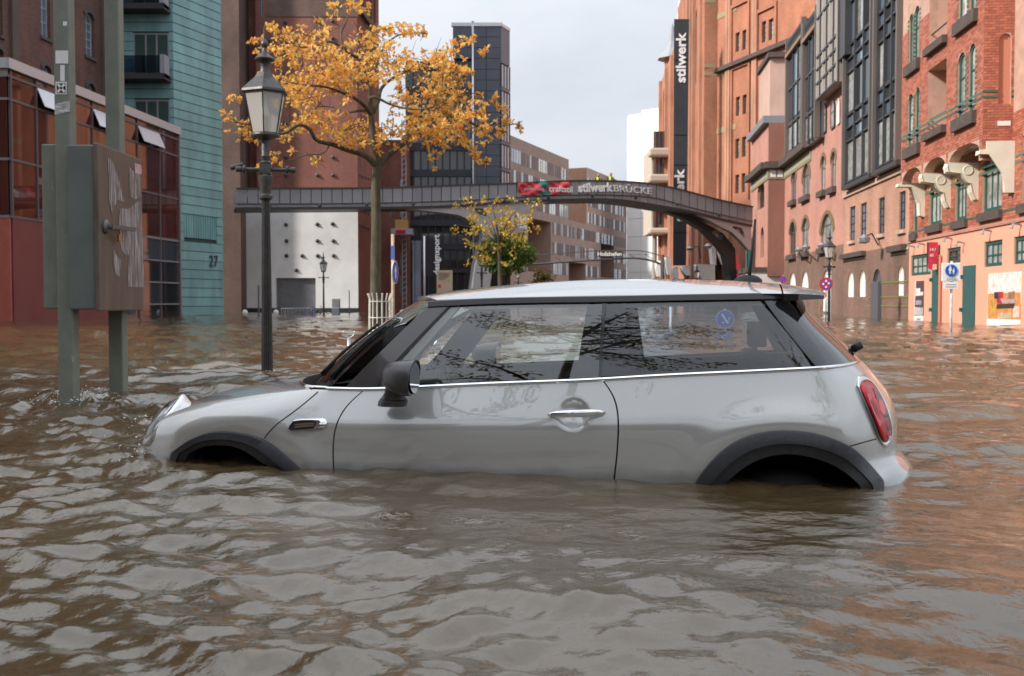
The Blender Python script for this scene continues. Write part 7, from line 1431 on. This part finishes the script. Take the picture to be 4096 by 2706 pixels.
for pts, m_, lb in (([(2924, 997), (2933, 997), (2948, 1020), (2965, 1090), (2960, 1130), (2932, 1130)], redc, 'red flag hanging by the right bridge pylon'), ([(2985, 995), (3004, 1000), (3003, 1030), (3006, 1110), (2990, 1112)], teal, 'teal flag hanging behind the right bridge pylon')):
    c = P(2940 if m_ is redc else 2995, 1120, 84); o_ = empty('hanging_flag', (c.x, 84, c.z), lb, 'flag'); MB().prism([P(x, y, 84) for x, y in pts], (0, .03, 0)).build('cloth', m_, o_); MB().tube([P(pts[0][0], pts[0][1] - 3, 84), P(pts[0][0], 1230, 84)], .04, 6).build('staff', galv, o_)
for x_, y_, Y_, lb in ((2760, 994, 94, 'grey floodlight just right of the dark vertical banner'), (2832, 985, 86, 'grey floodlight over the largest sloping white hood'), (2871, 975, 85, 'grey floodlight on top of the tall square white hood')):
    c = P(x_, y_, Y_); o_ = empty('wall_floodlight', c, lb, 'lamp', 'floodlights on the malthouse'); MB().lathe([(.1, .2), (.35, 0), (.25, -.2)], c, 10).build('head', galv, o_); MB().tube([c, c + Vector((.8, .3, .2)), c + Vector((1.2, 1.0, -.9))], .05, 6).build('arm', darkst, o_)
# ================================================================ small street things
so4, sx4 = signpost('zone_sign', 3805, 0, 27.0, P(0, 1046, 27).z, 'square pedestrian zone sign on a stickered pole by the green doors', mat('stickered pole', (.45, .47, .5), .5, color2=(.75, .75, .75), nscale=14, stretch=(1, 1, .4)), .035)
q0, q1 = P(3767, 1126, 26.9), P(3843, 1053, 26.9); pl = MB().box((q0.x, 26.9, q0.z), (q1.x, 26.94, q1.z)).build('plate', swhite, so4, bevel=.01); c = P(3805, 1083, 26.89); bl_ = disc(c, (0, -1, 0), .155).build('blue_disc', blue, pl)
def fig(cx, cz, k):
    mb = MB(); b_ = c + Vector((cx, -.014, cz)); mb.lathe([(.016 * k, 0), (.016 * k, .003)], b_ + Vector((0, 0, .075 * k)), 10, ax=(Vector((1, 0, 0)), Vector((0, 0, 1)), Vector((0, -1, 0)))); mb.prism([b_ + Vector((x * k, 0, z * k)) for x, z in ((-.018, .055), (.018, .055), (.035, -.02), (.015, -.02), (.015, -.085), (.003, -.085), (0, -.02), (-.003, -.085), (-.015, -.085), (-.015, -.02), (-.035, -.02))], (0, -.003, 0)); return mb
fig(-.035, .02, 1.25).build('figure', swhite, bl_); fig(.055, -.02, .85).build('figure', swhite, bl_); place(text_mb('ZONE', .095, .004, align='CENTER'), P(3805, 1121, 26.88), (1, 0, 0), (0, 0, 1), (0, -1, 0)).build('lettering', mat('grey print', (.25, .25, .25), .6), pl)
q0, q1 = P(3774, 1156, 26.9), P(3831, 1129, 26.9); pl2 = MB().box((q0.x, 26.9, q0.z), (q1.x, 26.93, q1.z)).build('lower_plate', swhite, so4)
for i in range(2): MB().box((q0.x + .05, 26.89, q0.z + .05 + i * .06), (q1.x - .05, 26.898, q0.z + .07 + i * .06)).build('print_line', mat('faint print', (.55, .55, .55), .6), pl2)
for (x_, y_, Y_, r_, lb) in ((3304, 1137, 42.5, .27, 'round red and blue no-stopping sign beside the lantern lamp'), (3132, 1119, 60, .21, 'small round no-parking sign in front of the white chutes')):
    so5, _ = signpost('no_stopping_sign', x_, 0, Y_, P(0, y_ - 20, Y_).z, lb); c = P(x_, y_, Y_ - .06); rd_ = disc(c, (-.25, -1, 0), r_).build('red_disc', red, so5); nn = Vector((-.25, -1, 0)).normalized(); disc(c + nn * .006, nn, r_ * .78).build('blue_disc', blue, rd_); xx = nn.cross(Vector((0, 0, 1))).normalized()
    for sg_ in ((1, -1) if Y_ < 50 else (1,)): MB().bar(c + nn * .02 + (xx * sg_ + Vector((0, 0, 1))) * r_ * .55, c + nn * .02 - (xx * sg_ + Vector((0, 0, 1))) * r_ * .55, r_ * .2, .004, up=nn).build('bar', red, rd_)
    if Y_ < 50:
        for dx_, dz_ in ((0, .45), (-.4, .1), (.4, .0), (0, -.45)): MB().prism([c + nn * .021 + xx * (dx_ + a) * r_ + Vector((0, 0, (dz_ + b) * r_)) for a, b in ((-.16, -.12), (.16, -.12), (.1, .16), (-.1, .16))], nn * .003).build('white_mark', swhite, rd_)
q = P(3322, 1208, 43.6); dp = empty('white_downpipe', (q.x, 43.6, -.5), 'pale downpipe standing beside the lantern lamp', 'pipe'); MB().tube([(q.x, 43.6, -.5), (q.x, 43.6, 2.4)], .06, 8).build('pipe', mat('pale pipe', (.6, .66, .68), .5), dp)
for x_, lb in ((980, 'round white stone bollard by the brick pier at left'), (1104, 'round white stone bollard by the roller gate'), (1609, 'round white stone bollard right of the oak guard')):
    c = P(x_, 1258, 62); o_ = empty('stone_bollard', (c.x, 62, -.5), lb, 'bollard', 'round stone bollards'); MB().lathe([(.14, -.5), (.14, .0), (.16, .02), (.165, .12), (.14, .22), (.08, .28), (.01, .30)], (c.x, 62, 0), 14).build('stone', mat('white stone', (.68, .67, .63), .7), o_, smooth=True, angle=50)
rk = empty('bicycle_rack', (P(1185, 1208, 60).x, 60, -.5), 'galvanised bicycle rack hoops standing in the water before the gate', 'bicycle rack'); xa = [P(1125 + i * 15, 1208, 60).x for i in range(9)]
for i, x_ in enumerate(xa): MB().tube([(x_, 60, -.5), (x_, 60, .32), (x_, 60.06, .38), (x_, 60.6, .40), (x_, 60.6, -.5)], .025, 6).build('hoop', galv, rk)
MB().tube([(xa[0], 60, .36), (xa[-1], 60, .42)], .025, 6).build('rail', galv, rk)
def bicycle(x_, Y_, col_, label, lean):
    c = P(x_, 1208, Y_); o = empty('bicycle', (c.x, Y_, -.5), label, 'bicycle'); bx = lambda a, z, y=0: (c.x + a, Y_ + y + lean * (z + .5), z - .5 + .33); fm_ = mat('bike %s' % (col_,), col_, .4)
    for sx_ in (-.52, .52): MB().tube([bx(sx_ + .33 * math.cos(a), .33 * math.sin(a)) for a in np.linspace(0, 2 * math.pi, 21)], .022, 6, cap=False).build('wheel', rubber, o)
    fr = MB()
    for a, b in (((-.52, 0), (-.15, .0)), ((-.15, 0), (-.22, .52)), ((-.22, .45), (.38, .50)), ((-.15, 0), (.38, .45)), ((-.52, 0), (-.22, .45)), ((.52, 0), (.36, .60))): fr.tube([bx(*a), bx(*b)], .028, 6)
    fr.build('frame', fm_, o); MB().tube([bx(.30, .70, -.25), bx(.38, .66), bx(.30, .70, .25)], .02, 6).build('handlebar', galv, o); MB().box(tuple(Vector(bx(-.33, .54)) - Vector((0, .06, 0))), tuple(Vector(bx(-.10, .60)) + Vector((0, .06, 0)))).build('saddle', rubber, o, bevel=.02)
bicycle(1230, 61, (.03, .10, .42), 'blue bicycle leaning at the rack before the roller gate', .05); bicycle(1262, 61.6, (.28, .25, .22), 'grey bicycle at the right end of the rack', -.06)
for x0, x1, y0, y1, lb in ((1328, 1352, 1196, 1232, 'upper'), (1328, 1356, 1232, 1262, 'lower')):
    pass
ub = empty('utility_cabinet', (P(1341, 1208, 64).x, 64, -.5), 'pale grey utility cabinet standing before the white wall', 'cabinet'); a, b = P(1328, 1232, 64), P(1352, 1196, 64); MB().box((a.x, 64, a.z), (b.x, 64.35, b.z)).build('upper_box', mat('pale grey box', (.55, .57, .58), .5), ub, bevel=.02); MB().box((a.x - .02, 63.95, -.5), (b.x + .05, 64.4, a.z - .03)).build('lower_box', mat('grey box', (.38, .41, .43), .5), ub, bevel=.02); MB().box((b.x + .06, 64, -.5), (b.x + .12, 64.06, b.z)).build('side_post', midst, ub)
for x_, y_, lb in ((1034, 1142, 'thin grey post in front of the white wall left of the tall lamp'), (1397, 1162, 'thin grey post at the right edge of the white wall')): c = P(x_, y_, 63); o_ = empty('thin_post', (c.x, 63, -.5), lb, 'post'); MB().tube([(c.x, 63, -.5), (c.x, 63, c.z)], .055 if x_ < 1100 else .03, 8).build('shaft', midst, o_)
sc_ = empty('security_camera', P(960, 670, 66), 'dark wall camera on the brick pier left of the tall lamp', 'camera'); c = P(955, 665, 66.8); MB().tube([c + Vector((.25, .6, -.2)), c + Vector((.2, 0, 0))], .06, 6).build('arm', darkst, sc_); MB().tube([c + Vector((.3, 0, .1)), c + Vector((-.5, -.1, -.15))], .16, 8).build('housing', darkst, sc_)
# ================================================================ out of frame: brick warehouse added at left to shade the car, trees behind the camera
FZ = Fac((-21.5, -45), (0, 1)); rw = empty('brick_warehouse', (-21.5, -20, -.5), 'dark unseen brick warehouse added at left to shade the car', 'building'); zh = []
for i in range(9):
    for j in range(4): zh.append(poly_rect(2 + i * 5, 3.6 + i * 5, 2 + j * 4, 4.6 + j * 4, arch=.3))
wall(FZ, [(0, -.5), (47, -.5), (47, 17.3), (0, 17.3)], zh, bw_, rw, thick=10)
for h in zh: window(FZ, h, rw, bluef, wblue, nx=2, ny=3)

def back_tree(x, y, z0, z1, rad, seed, label):
    rg = np.random.default_rng(seed); root = empty('street_tree', (x, y, -.5), label, 'tree'); MB().tube([(x, y, -.5), (x + .1, y, z0), (x, y, z1)], [.22, .10, .02], 8).build('trunk', bark, root, smooth=True); mb = MB()
    for i in range(18):
        a = rg.uniform(0, 6.28); zz = rg.uniform(z0, z1); L_ = rad * rg.uniform(.5, 1.0) * (1.1 - .5 * (zz - z0) / (z1 - z0)); pts = [Vector((x, y, zz - .4)), Vector((x + math.cos(a) * L_ * .5, y + math.sin(a) * L_ * .5, zz + .25)), Vector((x + math.cos(a) * L_, y + math.sin(a) * L_, zz + rg.uniform(-.3, .3)))]
        MB().tube(pts, [.06, .04, .012], 6).build('limb', bark, root, smooth=True)
        for t in np.linspace(.3, 1.05, 9): leaves(mb, pts[0].lerp(pts[2], t) + Vector(rg.normal(size=3) * .22), .42, 30, .12, rg, flat=.35, simple=True)
    mb.build('crown', leafmat('dull autumn leaves ' + str(seed), [(0, (.10, .07, .02)), (1, (.22, .17, .04))]), root)
FQ = Fac((70, -62), (-1, 0)); qh = empty('market_hall', (0, -62, -.5), 'long brick market hall behind the camera mirrored in the car paint', 'building'); qn = [poly_rect(4 + i * 7, 8 + i * 7, 1.0, 7.5, arch=.5) for i in range(19)]
wall(FQ, [(0, -.5), (140, -.5), (140, 10), (0, 10)], qn, bw_, qh, thick=15)
for h in qn: window(FQ, h, qh, bluef, wglass, nx=3, ny=4)
MB().prism([FQ.pt(-1, 10, .6), FQ.pt(-1, 16, -8), FQ.pt(-1, 10, -16)], FQ.d * 142).build('roof', mat('slate roof', (.10, .10, .11), .7), qh)
back_tree(-3.2, -5.0, 4.8, 12.5, 4.8, 21, 'broad tree behind the camera mirrored in the car windows')
back_tree(6.2, -6.0, 4.6, 11.5, 5.2, 22, 'second tree behind the camera mirrored in the rear side glass')
# foam where the flood breaks over the bonnet and round the posts
rgf = np.random.default_rng(4); fm = MB()
def wz(x, y):
    i = int(np.argmin((WX[::6, ::6] - x) ** 2 + (WY[::6, ::6] - y) ** 2)); n6 = WX[::6, ::6].shape[1]; return float(WZ[::6, ::6][i // n6, i % n6])
for cx, cy, sx_, sy_, n_ in ((-1.62, 6.12, .26, .13, 900), (-3.32, 7.95, .16, .12, 350), (-1.80, 5.3, .08, .15, 150), (-2.70, 11.3, .10, .05, 50)):
    for _ in range(n_):
        x, y = rgf.normal(cx, sx_), rgf.normal(cy, sy_); z = wz(x, y) + .004 + abs(rgf.normal(0, .016)) * (1.6 if n_ > 300 else .5); r_ = rgf.uniform(.0015, .005); k = len(fm.v); m_ = 6; an = rgf.uniform(0, 6.28); el = rgf.uniform(1, 3)
        for t in range(m_): a = 2 * math.pi * t / m_; dx, dy = r_ * el * math.cos(a) * rgf.uniform(.6, 1.2), r_ * math.sin(a) * rgf.uniform(.6, 1.2); fm.v.append((x + dx * math.cos(an) - dy * math.sin(an), y + dx * math.sin(an) + dy * math.cos(an), z + rgf.uniform(-.004, .004)))
        fm.v.append((x, y, z + r_ * .7)); fm.f += [(k + t, k + (t + 1) % m_, k + m_) for t in range(m_)]; fm.mi += [0] * m_
tag(fm.build('foam', mat('white foam', (.72, .70, .66), .5)), 'white foam flecks breaking over the bonnet and round the posts', 'foam', kind='stuff')
